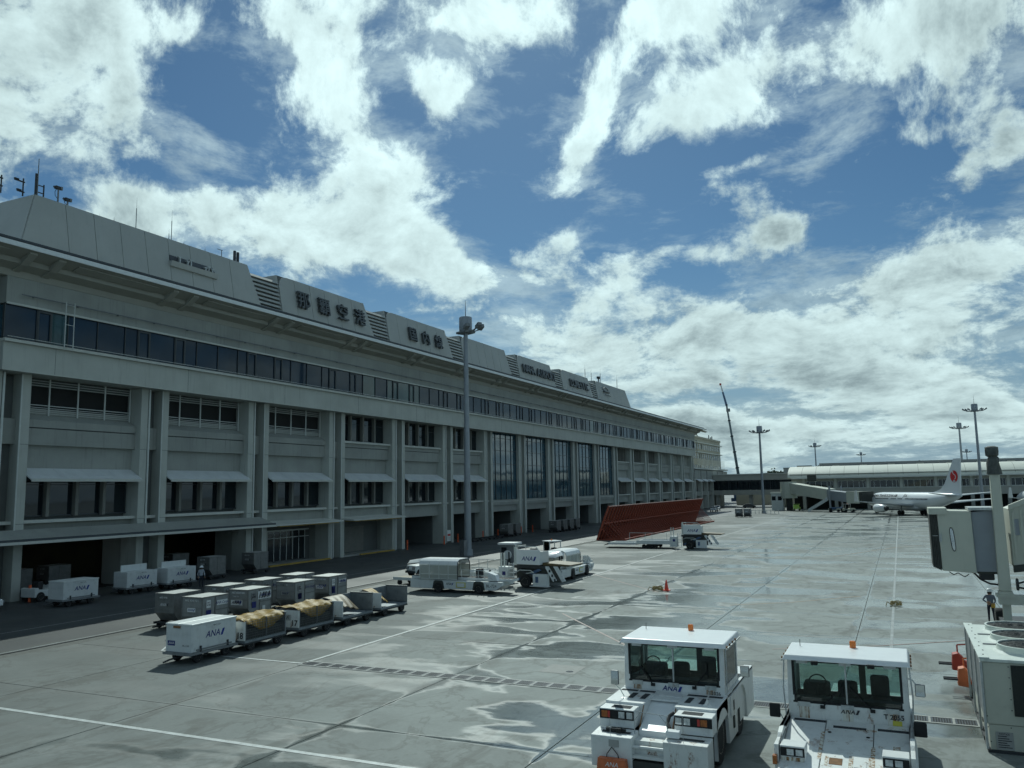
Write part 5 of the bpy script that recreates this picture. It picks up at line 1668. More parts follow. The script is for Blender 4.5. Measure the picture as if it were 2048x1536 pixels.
# ---- container loaders
def container_loader(loc, rz, label, mirror_deck=True):
    o = thing('container_loader', label, 'loader', loc, rz, 'container loaders')
    # low front platform
    b = MB()
    b.box(0, 3.7, 0, .16, .45, .72); b.box(0, 3.7, 2.7, 2.86, .45, .72); b.box(0, .2, .161, 2.69, .45, .70); b.box(3.5, 3.7, .161, 2.69, .45, .70)
    b.build('platform_frame', 'white_paint', o)
    MB().box(.2, 3.5, .2, 2.66, .5, .58).build('platform_deck', 'steel_bed', o)
    for i in range(12):
        MB().cyl((.4 + i * .27, .3, .62), (.4 + i * .27, 2.55, .62), .06, n=8).build('roller', 'galvanised', o)
    MB().hexa([(-.7, .3, .3), (0, .1, .45), (0, 2.7, .45), (-.7, 2.5, .3), (-.7, .3, .36), (0, .1, .66), (0, 2.7, .66), (-.7, 2.5, .36)]).build('nose_guide', 'steel_dark', o)
    # main bed
    b = MB()
    b.box(3.72, 8.0, -.05, .14, .55, 1.0); b.box(3.72, 8.0, 2.72, 2.9, .55, 1.0); b.box(3.72, 3.9, .15, 2.7, .6, .95)
    b.build('main_beam', 'white_paint', o)
    MB().box(3.92, 8.0, .16, 2.7, .75, .86).build('main_deck', 'steel_bed', o)
    for i in range(14):
        MB().cyl((4.1 + i * .28, .3, .9), (4.1 + i * .28, 2.55, .9), .06, n=8).build('roller', 'galvanised', o)
    for x in (4.6, 5.1, 5.6, 6.1):
        wheel(o, (x, .25, .26), .26, .2, 'y', n=12); wheel(o, (x, 2.6, .26), .26, .2, 'y', n=12)
    for x in (2.0, 4.1, 5.0, 6.9):
        MB().cyl((x, 2.75, .7), (x, 2.75, 1.8), .025, n=6).build('rail_post', 'pipe_white', o)
    MB().tube([(2.0, 2.75, 1.78), (6.9, 2.75, 1.78)], .022, 6).build('hand_rail', 'pipe_white', o)
    # upright cabinet and posts
    MB().box(8.02, 8.9, -.1, .75, .25, 1.55).build('cabinet', 'white_paint', o, bev=.03)
    MB().box(8.4, 8.7, -.12, -.101, .9, 1.2).build('cabinet_mark', 'ana_blue', o)
    for x in (8.1, 8.4):
        MB().box(x, x + .1, .1, .2, 1.551, 2.6).build('lift_post', 'pipe_white', o)
    ld = MB()
    for x in (9.0, 9.45):
        ld.box(x, x + .05, -.1, -.04, .3, 1.9)
    for i in range(5):
        ld.box(9.05, 9.45, -.1, -.05, .45 + i * .33, .5 + i * .33)
    ld.build('ladder', 'white_paint', o)
    # machine block
    MB().box(9.5, 12.2, .35, 2.6, .35, 1.5).build('engine_block', 'bridge_dark', o)
    MB().box(9.4, 12.3, .1, 2.8, 1.5, 1.72).build('upper_frame', 'steel_dark', o)
    for s in (0, 1):
        y = .22 + 2.4 * s
        MB().hexa([(9.6, y - .05, .6), (9.9, y - .05, .5), (9.9, y + .05, .5), (9.6, y + .05, .6), (11.6, y - .05, 1.5), (11.9, y - .05, 1.4), (11.9, y + .05, 1.4), (11.6, y + .05, 1.5)]).build('scissor_arm', 'crane_blue', o)
        MB().hexa([(11.6, y - .1, .5), (11.9, y - .1, .6), (11.9, y - .02, .6), (11.6, y - .02, .5), (9.6, y - .1, 1.4), (9.9, y - .1, 1.5), (9.9, y - .02, 1.5), (9.6, y - .02, 1.4)]).build('scissor_arm', 'steel_dark', o)
        wheel(o, (10.5, .05 + 2.7 * s, .5), .5, .3, 'y')
        MB().tube([(9.7, y - .25, 1.2), (10.0, y - .27, 1.35), (11.0, y - .27, 1.35), (11.3, y - .25, 1.2), (10.6, y - .25, 1.12)], .035, 6).build('hose', 'pipe_white', o)
    MB().box(11.25, 12.5, -.12, .34, .2, 1.1).build('pump_cabinet', 'white_paint', o, bev=.03)
    MB().box(11.0, 12.6, -.2, .3, .14, .2).build('foot_plate', 'white_paint', o)
    MB().box(11.5, 11.75, -.14, -.121, .45, .9).build('cabinet_mark', 'crane_blue', o)
    # control stand
    MB().box(9.75, 11.9, -.1, .0, 1.80, 2.95).build('control_panel', 'white_clean', o, bev=.02)
    MB().box(9.75, 9.83, .001, 1.3, 1.80, 2.8).build('control_side', 'white_paint', o); MB().box(11.82, 11.9, .001, 1.3, 1.80, 2.8).build('control_side', 'white_paint', o)
    MB().box(9.75, 11.9, .001, 1.3, 1.73, 1.79).build('control_floor', 'steel_dark', o)
    MB().tube([(9.8, 1.25, 2.8), (9.8, 1.25, 3.2), (9.8, 0, 3.2), (11.5, 0, 3.2), (11.8, 0, 2.95)], .03, 6).build('hand_rail', 'pipe_white', o)
    MB().box(10.9, 11.4, .1, .5, 2.3, 3.05).build('console', 'steel_dark', o, bev=.04)
    MB().box(10.0, 10.4, .3, .7, 1.8, 2.9).build('seat', 'orange_paint', o, bev=.05)
    MB().box(9.55, 9.74, -.1, .15, 1.75, 3.1).build('lamp_post', 'pipe_white', o)
    MB().lathe([(.07, 3.1), (.07, 3.25), (.02, 3.3)], 'z', (9.65, .02, 0), 10).build('beacon', 'pipe_white', o)
    airline_logo(o, face((10.75, -.105, 2.25), (1, 0, 0)), .34)
    # bridge deck sloping out to the right
    MB().hexa([(11.95, .3, 1.74), (14.2, .3, 1.72), (14.2, 2.5, 1.72), (11.95, 2.5, 1.74), (11.95, .3, 1.95), (14.4, .3, 1.85), (14.4, 2.5, 1.85), (11.95, 2.5, 1.95)]).build('bridge_deck', 'tarp_brown', o)
    for x in (12.2, 13.0):
        MB().hexa([(x, .1, 1.7), (x + .35, .1, 1.7), (x + .35, .2, 1.7), (x, .2, 1.7), (x + .75, .1, .55), (x + 1.05, .1, .65), (x + 1.05, .2, .65), (x + .75, .2, .55)]).build('support_arm', 'white_paint', o)
    for i in range(3):
        MB().box(12.6 + i * .22, 12.75 + i * .22, .085, .099, 1.25 - i * .34, 1.45 - i * .34).build('arm_stripe', 'steel_dark', o)
    return o


container_loader((-34.4, 102.6, 0), 0, 'white low container loader standing in front of the red fence')
container_loader((-37.6, 61.9, 0), R(-8), 'white container loader with big logo panel between the two belt loaders')

# ---- tractors and cabinets around them
def tug(loc, rz, label, cab=False, m='white_paint'):
    o = thing('tow_tug', label, 'tug', loc, rz, 'small towing tugs')
    MB().prism([(-1.5, .35), (1.4, .35), (1.5, .7), (1.4, 1.02), (.1, 1.08), (0, .85), (-1.1, .85), (-1.2, 1.05), (-1.5, 1.0)], 'y', -.72, .72).build('body', m, o, bev=.04)
    for x in (-1.0, .95):
        for s in (-1, 1):
            wheel(o, (x, s * .66, .36), .36, .24, 'y')
    for s in (-1, 1):
        MB().box(1.42, 1.52, s * .5 - .15, s * .5 + .15, .72, .88).build('headlight', 'headlight', o)
        MB().box(1.40, 1.50, s * .5 - .2, s * .5 + .2, .69, .91).build('lamp_frame', 'print_black', o)
    MB().box(1.45, 1.6, -.7, .7, .36, .55).build('bumper', 'steel_dark', o)
    MB().box(-.9, -.45, -.3, .3, .86, 1.45).build('seat', 'seat_black', o, bev=.06)
    MB().lathe([(.17, 0), (.2, .02), (.17, .04)], 'x', (.0, 0, 1.3), 14).build('steering_wheel', 'rubber', o)
    if cab:
        for x in (-1.15, .15):
            for s in (-1, 1):
                MB().box(x, x + .08, s * .68 - .04, s * .68 + .04, 1.0, 2.1).build('cab_post', 'white_paint', o)
        MB().box(-1.25, .35, -.78, .78, 2.1, 2.2).build('cab_roof', 'white_clean', o, bev=.03)
        MB().box(.17, .19, -.64, .64, 1.15, 2.08).build('windscreen', 'cab_glass', o)
        MB().lathe([(.07, 2.2), (.07, 2.34), (.03, 2.38)], 'z', (-.4, 0, 0), 10).build('beacon', 'beacon', o)
    return o


tug((-39.9, 66.2, 0), R(-115), 'small white tug with twin headlights behind the hooded belt loader')
tug((-34.3, 82.3, 0), R(-130), 'small white tug with cab and amber beacon behind the container loader', True)
tug((-59.3, 43.0, 0), R(95), 'small white tug in the dark garage behind the leftmost cart', False, 'cart_white')
tug((-16.5, 241, 0), R(10), 'left of two cream tugs parked under the airliner wing', False, 'bridge_beige')
tug((-12.8, 240, 0), R(20), 'right of two cream tugs parked under the airliner wing', True, 'bridge_beige')
fl = thing('flat_trailer', 'low flat trailer with worn deck left of the hooded belt loader', 'trailer', (-38.6, 59.2, 0), R(-8))
MB().box(0, 2.9, 0, 1.6, .5, .62).build('deck', 'tarp_brown', fl); MB().box(-.05, 2.95, -.06, 0, .42, .66).build('side_rail', 'white_paint', fl)
for x in (.5, 2.4):
    for y in (.15, 1.45):
        wheel(fl, (x, y, .22), .22, .16, 'y', n=12)
MB().box(.1, 2.8, .1, 1.5, .4, .499).build('chassis', 'steel_dark', fl)
kb = thing('power_cabinet', 'grey hydrant cabinet with flat roof beside the container loader', 'cabinet', (-38.0, 78.2, 0))
MB().box(0, 1.5, 0, 1.6, 0, 2.0).build('body', 'steel_grey', kb); MB().box(-.18, 1.68, -.18, 1.78, 2.001, 2.2).build('roof', 'print_white', kb)
MB().box(.15, .75, -.03, -.001, 1.25, 1.75).build('meter_window', 'pane', kb); MB().cyl((1.1, -.15, 0), (1.1, -.15, 1.3), .1, n=8).build('hose_reel', 'rubber', kb)
MB().cyl((.9, -.2, 1.0), (.9, -.05, 1.0), .45, n=18).build('hose_wheel', 'print_white', kb)

# ---- red blast fence
bf = thing('blast_fence', 'long rust red jet blast fence with slanted back struts', 'fence', (-41.0, 117.0, 0))
fm = MB()
def bar(a, b, w=.13, t=.14, m=fm):
    a = Vector((a[0], 0, a[1])); b = Vector((b[0], 0, b[1])); d = (b - a).normalized(); n = Vector((-d.z, 0, d.x)) * w / 2; yv = Vector((0, t / 2, 0))
    m.hexa([a - n - yv, a + n - yv, a + n + yv, a - n + yv, b - n - yv, b + n - yv, b + n + yv, b - n + yv])
bar((.08, 0), (.66, 1.5), .26, .2); bar((.66, 1.5), (1.31, 3.2), .26, .2); bar((1.31, 3.2), (2.06, 4.95), .26, .2)
bar((1.2, 3.1), (4.0, .1), .09, .09); bar((.7, 1.8), (2.3, .1), .09, .09)
bar((0, .06), (4.3, .06), .12)
fme = fm.mesh('frame'); fme.materials.append(MAT['red_frame'])
NF = 46; ST = 64.0 / NF
for i in range(NF + 1):
    f = obj_of('frame', fme, None, bf); f.location = (0, i * ST, 0)
pm = MB()
pp = [(-.12, 0), (.43, 1.55), (1.08, 3.25), (1.83, 4.98)]
for (a0, b0), (a1, b1) in zip(pp, pp[1:]):
    pm.hexa([(a0, 0, b0), (a0 + .03, 0, b0), (a0 + .03, 3.98, b0), (a0, 3.98, b0), (a1, 0, b1), (a1 + .03, 0, b1), (a1 + .03, 3.98, b1), (a1, 3.98, b1)])
pme = pm.mesh('deflector_panel'); pme.materials.append(MAT['red_panel'])
for i in range(16):
    f = obj_of('deflector_panel', pme, None, bf); f.location = (0, i * 4.0, 0)
for x, z, w, h in ((1.05, 2.35, .12, .2), (1.9, 4.85, .2, .12), (4.15, .13, .22, .12)):
    MB().box(x, x + w, 0, 64.05, z, z + h).build('long_beam', 'red_frame' if z < 4.8 else 'red_edge', bf)
me_ = MB().box(3.95, 4.55, -.2, .2, .005, .1).mesh('foot'); me_.materials.append(MAT['red_frame'])
for i in range(0, NF, 3):
    f = obj_of('foot', me_, None, bf); f.location = (0, i * ST, 0)

# ---- cones, coils, bollards, signs
c = thing('traffic_cone', 'bright orange traffic cone standing alone on the wet apron', 'cone', (-16.3, 61.8, 0))
MB().box(-.24, .24, -.24, .24, 0, .05).build('base', 'cone_orange', c); MB().lathe([(.17, .05), (.04, .78), (.02, .8)], n=14).build('cone', 'cone_orange', c, smooth=True)


def coil(loc, label, s=1.0, m='rope'):
    o = thing('rope_coil', label, 'coil', loc)
    for j in range(4):
        r = (.62 - .07 * (j % 2)) * s; z = .06 + j * .07
        MB().tube([((r + .05 * math.sin(5 * t + j)) * math.cos(t), (r + .04 * math.cos(3 * t + j)) * .85 * math.sin(t), z + .02 * math.sin(4 * t + j)) for t in [2 * math.pi * i / 24 for i in range(25)]], .055 * s, 6).build('rope_turn', m, o)
    MB().tube([(-.6 * s, 0, .1), (-1.0 * s, -.1, .25), (-1.15 * s, -.25, .02)], .05 * s, 6).build('rope_end', m, o)


coil((-16.95, 61.75, 0), 'tan rope coil lying beside the orange cone', .6)
coil((-.75, 58.3, 0), 'small tan rope coil lying on the apron left of the jet bridge', .5, 'rope')
for i, (x, y, l) in enumerate(((-59.2, 41.7, 'orange bollard at the leftmost column behind the closed cart'), (-59.6, 94.6, 'orange bollard at the left side of the first open garage'), (-59.7, 104.6, 'orange bollard left of the white and red sign'), (-60.1, 109.4, 'orange bollard right of the white and red sign'),
                               (-60.1, 117.6, 'orange bollard behind the foot of the near floodlight mast'), (-60.0, 122.8, 'orange bollard left of the garage container pair'), (-60.1, 132.2, 'orange bollard right of the garage container pair'), (-60.0, 136.9, 'orange bollard left of the line of four containers'), (-60.0, 146.3, 'orange bollard behind the line of four containers'))):
    o = MB().cyl((x, y, 0), (x, y, 1.25), .1, n=10).build('bollard', 'orange'); tag(o, l, 'bollard', 'orange bollards at the garages')
for (x, y, l) in ((-60.45, 107.3, 'white and red sign board between the fins of the third garage'), (-58.9, 37.9, 'white and red notice board at the left edge of the picture')):
    o = thing('notice_board', l, 'sign', (x, y, 0))
    MB().box(-.03, .03, -.5, .5, .3, 1.9).build('board', 'sign_white', o); MB().box(.031, .036, -.42, .42, 1.05, 1.35).build('red_band', 'sign_red', o)
    for i in range(3):
        MB().box(.031, .035, -.35, .35, .5 + i * .15, .56 + i * .15).build('printed_line', 'print_grey', o)
o = MB().box(-.02, .02, -.22, .22, .8, 1.25).build('warning_sign', 'sign_yellow', loc=(-56.9, 45.2, 0)); tag(o, 'small yellow warning sign between the leftmost and middle carts', 'sign')
MB().cyl((-.05, 0, 0), (-.05, 0, .8), .03, n=6).build('post', 'steel_dark', o)
MB().box(.021, .024, -.1, .1, .95, 1.1).build('printed_mark', 'print_black', o)
car((-57.0, 35.6, 0), R(90), 'white car nose just entering the left edge of the picture', 'car_white')

# ================================================================ pushback tractors in the foreground
def mirror_arm(o, base, top, head, w=.16, h=.28, silver=False):
    MB().tube([base, ((base[0] + top[0]) / 2, (base[1] + top[1]) / 2, (base[2] + top[2]) / 2 + .05), top], .016, 6).build('mirror_arm', 'pipe_white', o)
    hd = MB().box(head[0] - w / 2, head[0] + w / 2, head[1] - .04, head[1] + .03, head[2], head[2] + h).build('mirror', 'rubber' if not silver else 'steel_grey', o, bev=.03)
    MB().box(head[0] - w / 2 + .02, head[0] + w / 2 - .02, head[1] + .031, head[1] + .036, head[2] + .02, head[2] + h - .02).build('mirror_glass', 'mirror', hd)
    if silver:
        MB().box(head[0] - w / 2 + .02, head[0] + w / 2 - .02, head[1] - .047, head[1] - .041, head[2] + .02, head[2] + h - .02).build('mirror_glass', 'mirror', hd)


def cab(o, x0, x1, y0, y1, z0, zw, zt, rust):
    """hollow driver's cab, windscreen towards -y"""
    W = 'white_rust' if not rust else 'white_rusty'
    MB().box(x0, x1, y0, y0 + .07, z0, zw).build('cab_front', W, o, bev=.015)
    MB().box(x0, x0 + .06, y0 + .071, y1, z0, zw).build('cab_side', W, o); MB().box(x1 - .06, x1, y0 + .071, y1, z0, zw).build('cab_side', W, o)
    MB().box(x0, x1, y1 - .06, y1, z0, zw - .02).build('cab_rear', 'bridge_dark', o)
    for xa, ya, wx in ((x0, y0, .16), (x1 - .16, y0, .16), (x0, y1 - .12, .14), (x1 - .14, y1 - .12, .14)):
        MB().hexa([(xa, ya, zw), (xa + wx, ya, zw), (xa + wx, ya + .12, zw), (xa, ya + .12, zw), (xa + .02, ya + .03, zt), (xa + wx, ya + .03, zt), (xa + wx, ya + .13, zt), (xa + .02, ya + .13, zt)]).build('cab_post', W, o)
    MB().box((x0 + x1) / 2 + .25, (x0 + x1) / 2 + .42, y1 - .1, y1 - .02, zw - .2, zt).build('rear_post', 'bridge_dark', o)
    rf = MB().hexa([(x0 - .1, y0 - .16, zt), (x1 + .1, y0 - .16, zt), (x1 + .1, y1 + .06, zt), (x0 - .1, y1 + .06, zt), (x0 - .04, y0 - .06, zt + .13), (x1 + .04, y0 - .06, zt + .13), (x1 + .04, y1 + .02, zt + .15), (x0 - .04, y1 + .02, zt + .15)]).build('roof', 'white_clean', o, bev=.025)
    for s, xx in ((-1, x0 - .13), (1, x1 + .09)):
        MB().box(xx, xx + .04, y0 - .1, y1, zt - .04, zt).build('rain_rail', 'galvanised', rf)
        for i in range(4):
            MB().box(xx + .001, xx + .039, y0 + i * .45, y0 + i * .45 + .05, zt, zt + .06).build('rail_clip', 'rust', rf)
    MB().lathe([(.085, zt + .14), (.085, zt + .30), (.07, zt + .33), (.02, zt + .335)], 'z', ((x0 + x1) / 2 + .15, y1 - .3, 0), 14).build('beacon', 'beacon', o, smooth=True)
    MB().cyl((x0 + .25, y1 - .5, zt + .13), (x0 + .25, y1 - .5, zt + .33), .01, n=5).build('aerial', 'rubber', o)
    # windscreen: two panes, black gasket, centre bar
    a, b = x0 + .13, x1 - .13
    ws = MB()
    ws.box(a, b, y0 + .0, y0 + .05, zw, zw + .05); ws.box(a, b, y0 + .02, y0 + .07, zt - .06, zt - .001)
    for xx in (a, b - .06):
        ws.box(xx, xx + .06, y0 + .005, y0 + .055, zw + .051, zt - .061)
    w_ = ws.build('windscreen', 'rubber', o)
    c = (a + b) / 2
    MB().box(c - .02, c + .02, y0 + .0, y0 + .06, zw + .051, zt - .061).build('centre_bar', 'galvanised', w_)
    for p, q in ((a + .06, c - .021), (c + .021, b - .06)):
        MB().box(p, q, y0 + .025, y0 + .032, zw + .051, zt - .061).build('pane', 'cab_glass', w_)
    for s in (-1, 1):
        xx = x0 + .02 if s < 0 else x1 - .03
        MB().box(xx, xx + .008, y0 + .2, y1 - .14, zw, zt).build('side_pane', 'cab_glass', o)
    MB().box(x0 + .15, x1 - .15, y1 - .05, y1 - .042, zw, zt).build('rear_pane', 'cab_glass', o)
    # wipers
    for s in (-1, 1):
        p0 = (c + s * .62, y0 - .03, zw - .06); 
        if rust:
            p1 = (c + s * .10, y0 - .035, zw + .48)
        else:
            p1 = (c + s * 1.0, y0 - .035, zw + .46)
        MB().tube([p0, p1], .018, 6).build('wiper', 'rubber', o)
        MB().tube([(p1[0] - s * .12 * (1 if rust else -1) * .2, p1[1] - .01, p1[2] - .24), (p1[0] + s * .0, p1[1] - .01, p1[2] + .2)], .012, 5).build('wiper_blade', 'rubber', o)
        MB().box(p0[0] - .06, p0[0] + .06, y0 - .06, y0 - .001, p0[2] - .04, p0[2] + .04).build('wiper_pivot', 'rubber', o)
    # hinges above and below the glass
    for fx in (.1, .5, .9):
        xx = a + (b - a) * fx
        MB().box(xx - .16, xx + .16, y0 - .02, y0 - .002, zw - .09, zw + .03).build('hinge_plate', 'galvanised', o)
        MB().box(xx - .15, xx + .15, y0 - .02, y0 + .0, zt - .09, zt - .02).build('hinge_plate', 'galvanised', o)
        if fx != .5 or rust:
            MB().box(xx - .13, xx + .13, y0 - .008, y0 - .003, z0 + .02, zw - .09).build('rust_streaks', 'rust_streak', o)
    # inside
    MB().box(x0 + .08, x1 - .08, y0 + .09, y0 + .5, z0 + .1, zw + .12).build('dashboard', 'seat_black', o, bev=.05)
    MB().box(x0 + .07, x1 - .07, y0 + .1, y1 - .07, z0 - .4, z0 + .1).build('cab_floor', 'bridge_dark', o)
    MB().box(x0 + .3, x0 + 1.0, y0 + .9, y0 + 1.4, z0 + .1, zw + .35).build('seat', 'seat_black', o, bev=.08)
    MB().box(x1 - 1.0, x1 - .42, y0 + .8, y0 + 1.3, z0 + .1, zw + .05).build('seat', 'seat_black', o, bev=.08)
    MB().box(x1 - .95, x1 - .47, y0 + 1.15, y0 + 1.32, zw, zw + .62).build('seat_back', 'seat_black', o, bev=.09)
    MB().box(c - .3, c + .22, y0 + 1.1, y0 + 1.3, z0 + .1, zw + .42).build('seat_back', 'seat_black', o, bev=.09)
    st = MB()
    n = 20; cc = Vector((x0 + .72, y0 + .62, zw + .42))
    st.tube([cc + Vector((.23 * math.cos(t), .10 * math.sin(t), .20 * math.sin(t))) for t in [2 * math.pi * i / n for i in range(n + 1)]], .018, 6)
    st.tube([cc, cc + Vector((0, -.2, -.35))], .03, 6); st.tube([cc - Vector((.22, 0, 0)), cc + Vector((.22, 0, 0))], .014, 5)
    st.build('steering_wheel', 'rubber', o)


def rust_streak_mat():
    m = bpy.data.materials.new('rust_streak'); m.use_nodes = True
    t = m.node_tree; b = t.nodes['Principled BSDF']; N = NT(t)
    tc = N.node('ShaderNodeTexCoord')
    v = N.vm('MULTIPLY', tc.outputs['Object'], (14.0, 14.0, 1.2))
    n = N.noise(v, 1.0, 5, 0.6)
    n2 = N.noise(tc.outputs['Object'], 9.0, 5, 0.65)
    f = N.m('MULTIPLY', N.ramp(n, 0.42, 0.58), N.ramp(n2, 0.2, 0.55))
    t.links.new(N.mix(f, (0.66, 0.66, 0.60), N.mix(n2, (0.34, 0.17, 0.05), (0.15, 0.065, 0.02))), b.inputs['Base Color'])
    b.inputs['Roughness'].default_value = .6
    MAT['rust_streak'] = m


rust_streak_mat()
T1 = thing('tow_tractor', 'white pushback tractor with stepped nose and grip strips on its fenders', 'tractor', (-6.5, 22.1, 0))
# body: lower tub, side skirts with wheel arches, fenders, stepped bumper
def arch_side(x0, x1, y0, y1, zt, wheels, r=.86, zb=.35):
    poly = [(y0, zb)]
    for yc in wheels:
        for i in range(9):
            t = math.pi * (1 - i / 8)
            poly.append((yc + r * math.cos(t), max(zb, .72 + (r) * math.sin(t) * .93 - .0) if i not in (0, 8) else zb))
    poly += [(y1, zb), (y1, zt), (y0, zt)]
    m = MB(); n = len(poly)
    m.add([(x0, p[0], p[1]) for p in poly] + [(x1, p[0], p[1]) for p in poly], [tuple(range(n)), tuple(range(2 * n - 1, n - 1, -1))] + [(i, i + n, (i + 1) % n + n, (i + 1) % n) for i in range(n)])
    return m


arch_side(1.47, 1.57, 1.3, 7.3, 1.66, (2.1, 5.1)).build('side_panel', 'white_rust', T1)
arch_side(-1.57, -1.47, 1.3, 7.3, 1.66, (2.1, 5.1)).build('side_panel', 'white_rust', T1)
for x in (1.28, -1.28):
    for y in (2.1, 5.1):
        wheel(T1, (x, y, .72), .72, .42, 'x', .58, 26)
for s in (-1, 1):
    xa, xb = (-1.57, -.45) if s < 0 else (.42, 1.57)
    # fender block above the wheel
    MB().hexa([(xa, 1.29, 1.1), (xb, 1.29, 1.1), (xb, 2.9, 1.2), (xa, 2.9, 1.2), (xa, 1.29, 1.66), (xb, 1.29, 1.66), (xb, 2.9, 1.665), (xa, 2.9, 1.665)]).build('fender', 'white_rust', T1, bev=.02)
    MB().box(xa + (.0 if s < 0 else .12), xb - (.12 if s < 0 else 0), .72, 1.285, 1.1, 1.59).build('lamp_housing', 'white_rust', T1, bev=.02)
    lx0, lx1 = (xa + .01, xb - .13) if s < 0 else (xa + .13, xb - .01)
    lp = MB().box(lx0, lx1, .70, .719, 1.32, 1.56).build('lamp_panel', 'rubber', T1)
    outer = lx0 + .06 if s < 0 else lx1 - .30
    MB().box(outer, outer + .17, .685, .699, 1.36, 1.53).build('indicator', 'amber_lamp', lp)
    MB().box(outer + (.18 if s < 0 else -.09), outer + (.24 if s < 0 else -.02), .686, .699, 1.36, 1.53).build('tail_lamp', 'sign_red', lp)
    for k in (0, 1):
        xx = (lx1 - .2 - k * .23) if s < 0 else (lx0 + .03 + k * .23)
        MB().box(xx, xx + .17, .682, .699, 1.36, 1.53).build('headlight', 'headlight', lp)
    # bumper block
    MB().hexa([(xa - .02, .02, .25), (xb - .0, .02, .25), (xb, .715, .25), (xa - .02, .715, .25), (xa - .02, .0, 1.06), (xb, .0, 1.06), (xb, .715, 1.09), (xa - .02, .715, 1.09)]).build('bumper_block', 'white_rusty' if s > 0 else 'white_rust', T1, bev=.02)
    # grip strips
    gs = [(xa + .06, xa + .56, 2.55, 2.72), (xa + .62, xb - .04, 2.55, 2.72), (xa + .5, xa + .66, 1.75, 2.35), (xa + .86, xa + 1.02, 1.75, 2.35)] if s < 0 else [(xa + .06, xa + .62, 2.55, 2.72), (xa + .68, xb - .08, 2.55, 2.72), (xa + .16, xa + .32, 1.75, 2.35), (xa + .56, xa + .72, 1.75, 2.35)]
    for g in gs:
        MB().box(g[0], g[1], g[2], g[3], 1.668, 1.673).build('grip_strip', 'grip_strip', T1)
    MB().box(xa + .3, xa + .85, .85, 1.15, 1.592, 1.597).build('grip_strip', 'grip_strip', T1)
    MB().box(xa + .2, xa + 1.0, .3, .42, 1.092, 1.097).build('grip_strip', 'grip_strip', T1)
    # tow hitch guard
    MB().box(xa + .5, xa + .51, .1, .11, 1.07, 1.75 if s > 0 else 1.5).build('marker_rod', 'galvanised', T1)
    MB().box(-1.57 if s < 0 else 1.30, -1.30 if s < 0 else 1.57, 2.95, 7.3, 1.60, 1.68).build('side_deck', 'white_rust', T1, bev=.01)
    for i in range(5):
        xx = -1.5 if s < 0 else 1.36
        MB().box(xx, xx + .14, 3.0 + i * .8, 3.45 + i * .8, 1.683, 1.688).build('grip_strip', 'grip_strip', T1)
# sunken nose between the fenders
MB().hexa([(-.45, .72, .9), (.42, .72, .9), (.42, 2.9, 1.0), (-.45, 2.9, 1.0), (-.45, .72, 1.10), (.42, .72, 1.10), (.42, 2.2, 1.60), (-.45, 2.2, 1.60)]).build('sunken_hood', 'white_clean', T1, bev=.01)
MB().box(-.45, .42, 2.0, 2.9, 1.585, 1.64).build('cowl', 'white_rust', T1)
MB().box(-.3, .35, 2.35, 2.6, 1.641, 1.66).build('cowl_hatch', 'white_rust', T1)
MB().box(-.45, .42, .28, .715, .55, .95).build('hitch_box', 'white_rusty', T1)
MB().cyl((-.45, .12, .82), (.42, .12, .82), .045, n=10).build('cross_bar', 'white_rusty', T1)
MB().box(-.45, .42, .05, .30, .25, .48).build('hitch_mouth', 'bridge_dark', T1)
MB().box(-.449, .419, .06, .27, .55, .62).build('hitch_plate', 'white_rusty', T1)
fr_ = MB(); fr_.tube([(-.47, .4, .6), (-.47, .4, 1.66), (.42, .4, 1.62), (.42, .4, .6)], .012, 5); fr_.tube([(-.47, .4, 1.42), (-.28, .4, 1.66)], .01, 5); fr_.tube([(.22, .4, 1.63), (.42, .4, 1.4)], .01, 5)
fr_.build('guard_frame', 'galvanised', T1)
MB().tube([(.42, 1.25, 1.5), (.30, 1.2, 1.42), (.28, 1.0, 1.28), (.38, .85, 1.18), (.45, .7, 1.0)], .05, 8).build('hose', 'hose_black', T1, smooth=True)
for s in (-.47, .44):
    MB().hexa([(s, .75, .95), (s + .03, .75, .95), (s + .03, .9, 1.2), (s, .9, 1.2), (s, .8, 1.1), (s + .03, .8, 1.1), (s + .03, 1.3, 1.62), (s, 1.3, 1.62)]).build('rust_edge', 'rust', T1)
MB().box(.42, .78, .25, .5, 1.1, 1.28).build('socket_box', 'white_clean', T1, bev=.02)
MB().box(-1.25, -.7, .3, .36, 1.12, 1.18).build('wiper_tool', 'rubber', T1); MB().box(-.95, -.82, .25, .42, 1.1, 1.2).build('tool_grip', 'rubber', T1)
MB().box(-1.08, -.8, -.012, -.002, .8, .98).build('plate', 'print_grey', T1)
MB().tube([(-1.18, -.06, .1), (-1.12, -.06, .62), (-.98, -.05, .8), (-.82, -.05, .62), (-.7, -.06, .1)], .012, 5).build('chock_rope', 'rubber', T1)
ch = MB().prism([(-.42, .02), (.42, .02), (.38, .34), (-.38, .34)], 'y', -.22, -.04).build('wheel_chock', 'orange_paint', loc=(-7.45, 22.1, .2)); tag(ch, 'orange red wheel chock hanging on the nose of the stepped tractor', 'chock')
text('logo_lettering', 'ANA', .17, 'print_white', ch, face((0, -.225, .2), (1, 0, 0)), .002, .25)
MB().box(-1.5, 1.5, 5.1, 7.3, .4, 1.62).build('rear_body', 'white_rust', T1, bev=.03)
MB().box(-.9, 1.0, 5.3, 7.0, 1.621, 1.80).build('engine_hatch', 'white_clean', T1, bev=.03)
MB().box(-1.4, 1.4, .75, 5.09, .3, .9).build('chassis', 'bridge_dark', T1)
cab(T1, -1.5, 1.5, 2.92, 5.05, 1.62, 1.88, 3.0, False)
airline_logo(T1, face((-.12, 2.905, 1.74), (1, 0, 0)), .15)
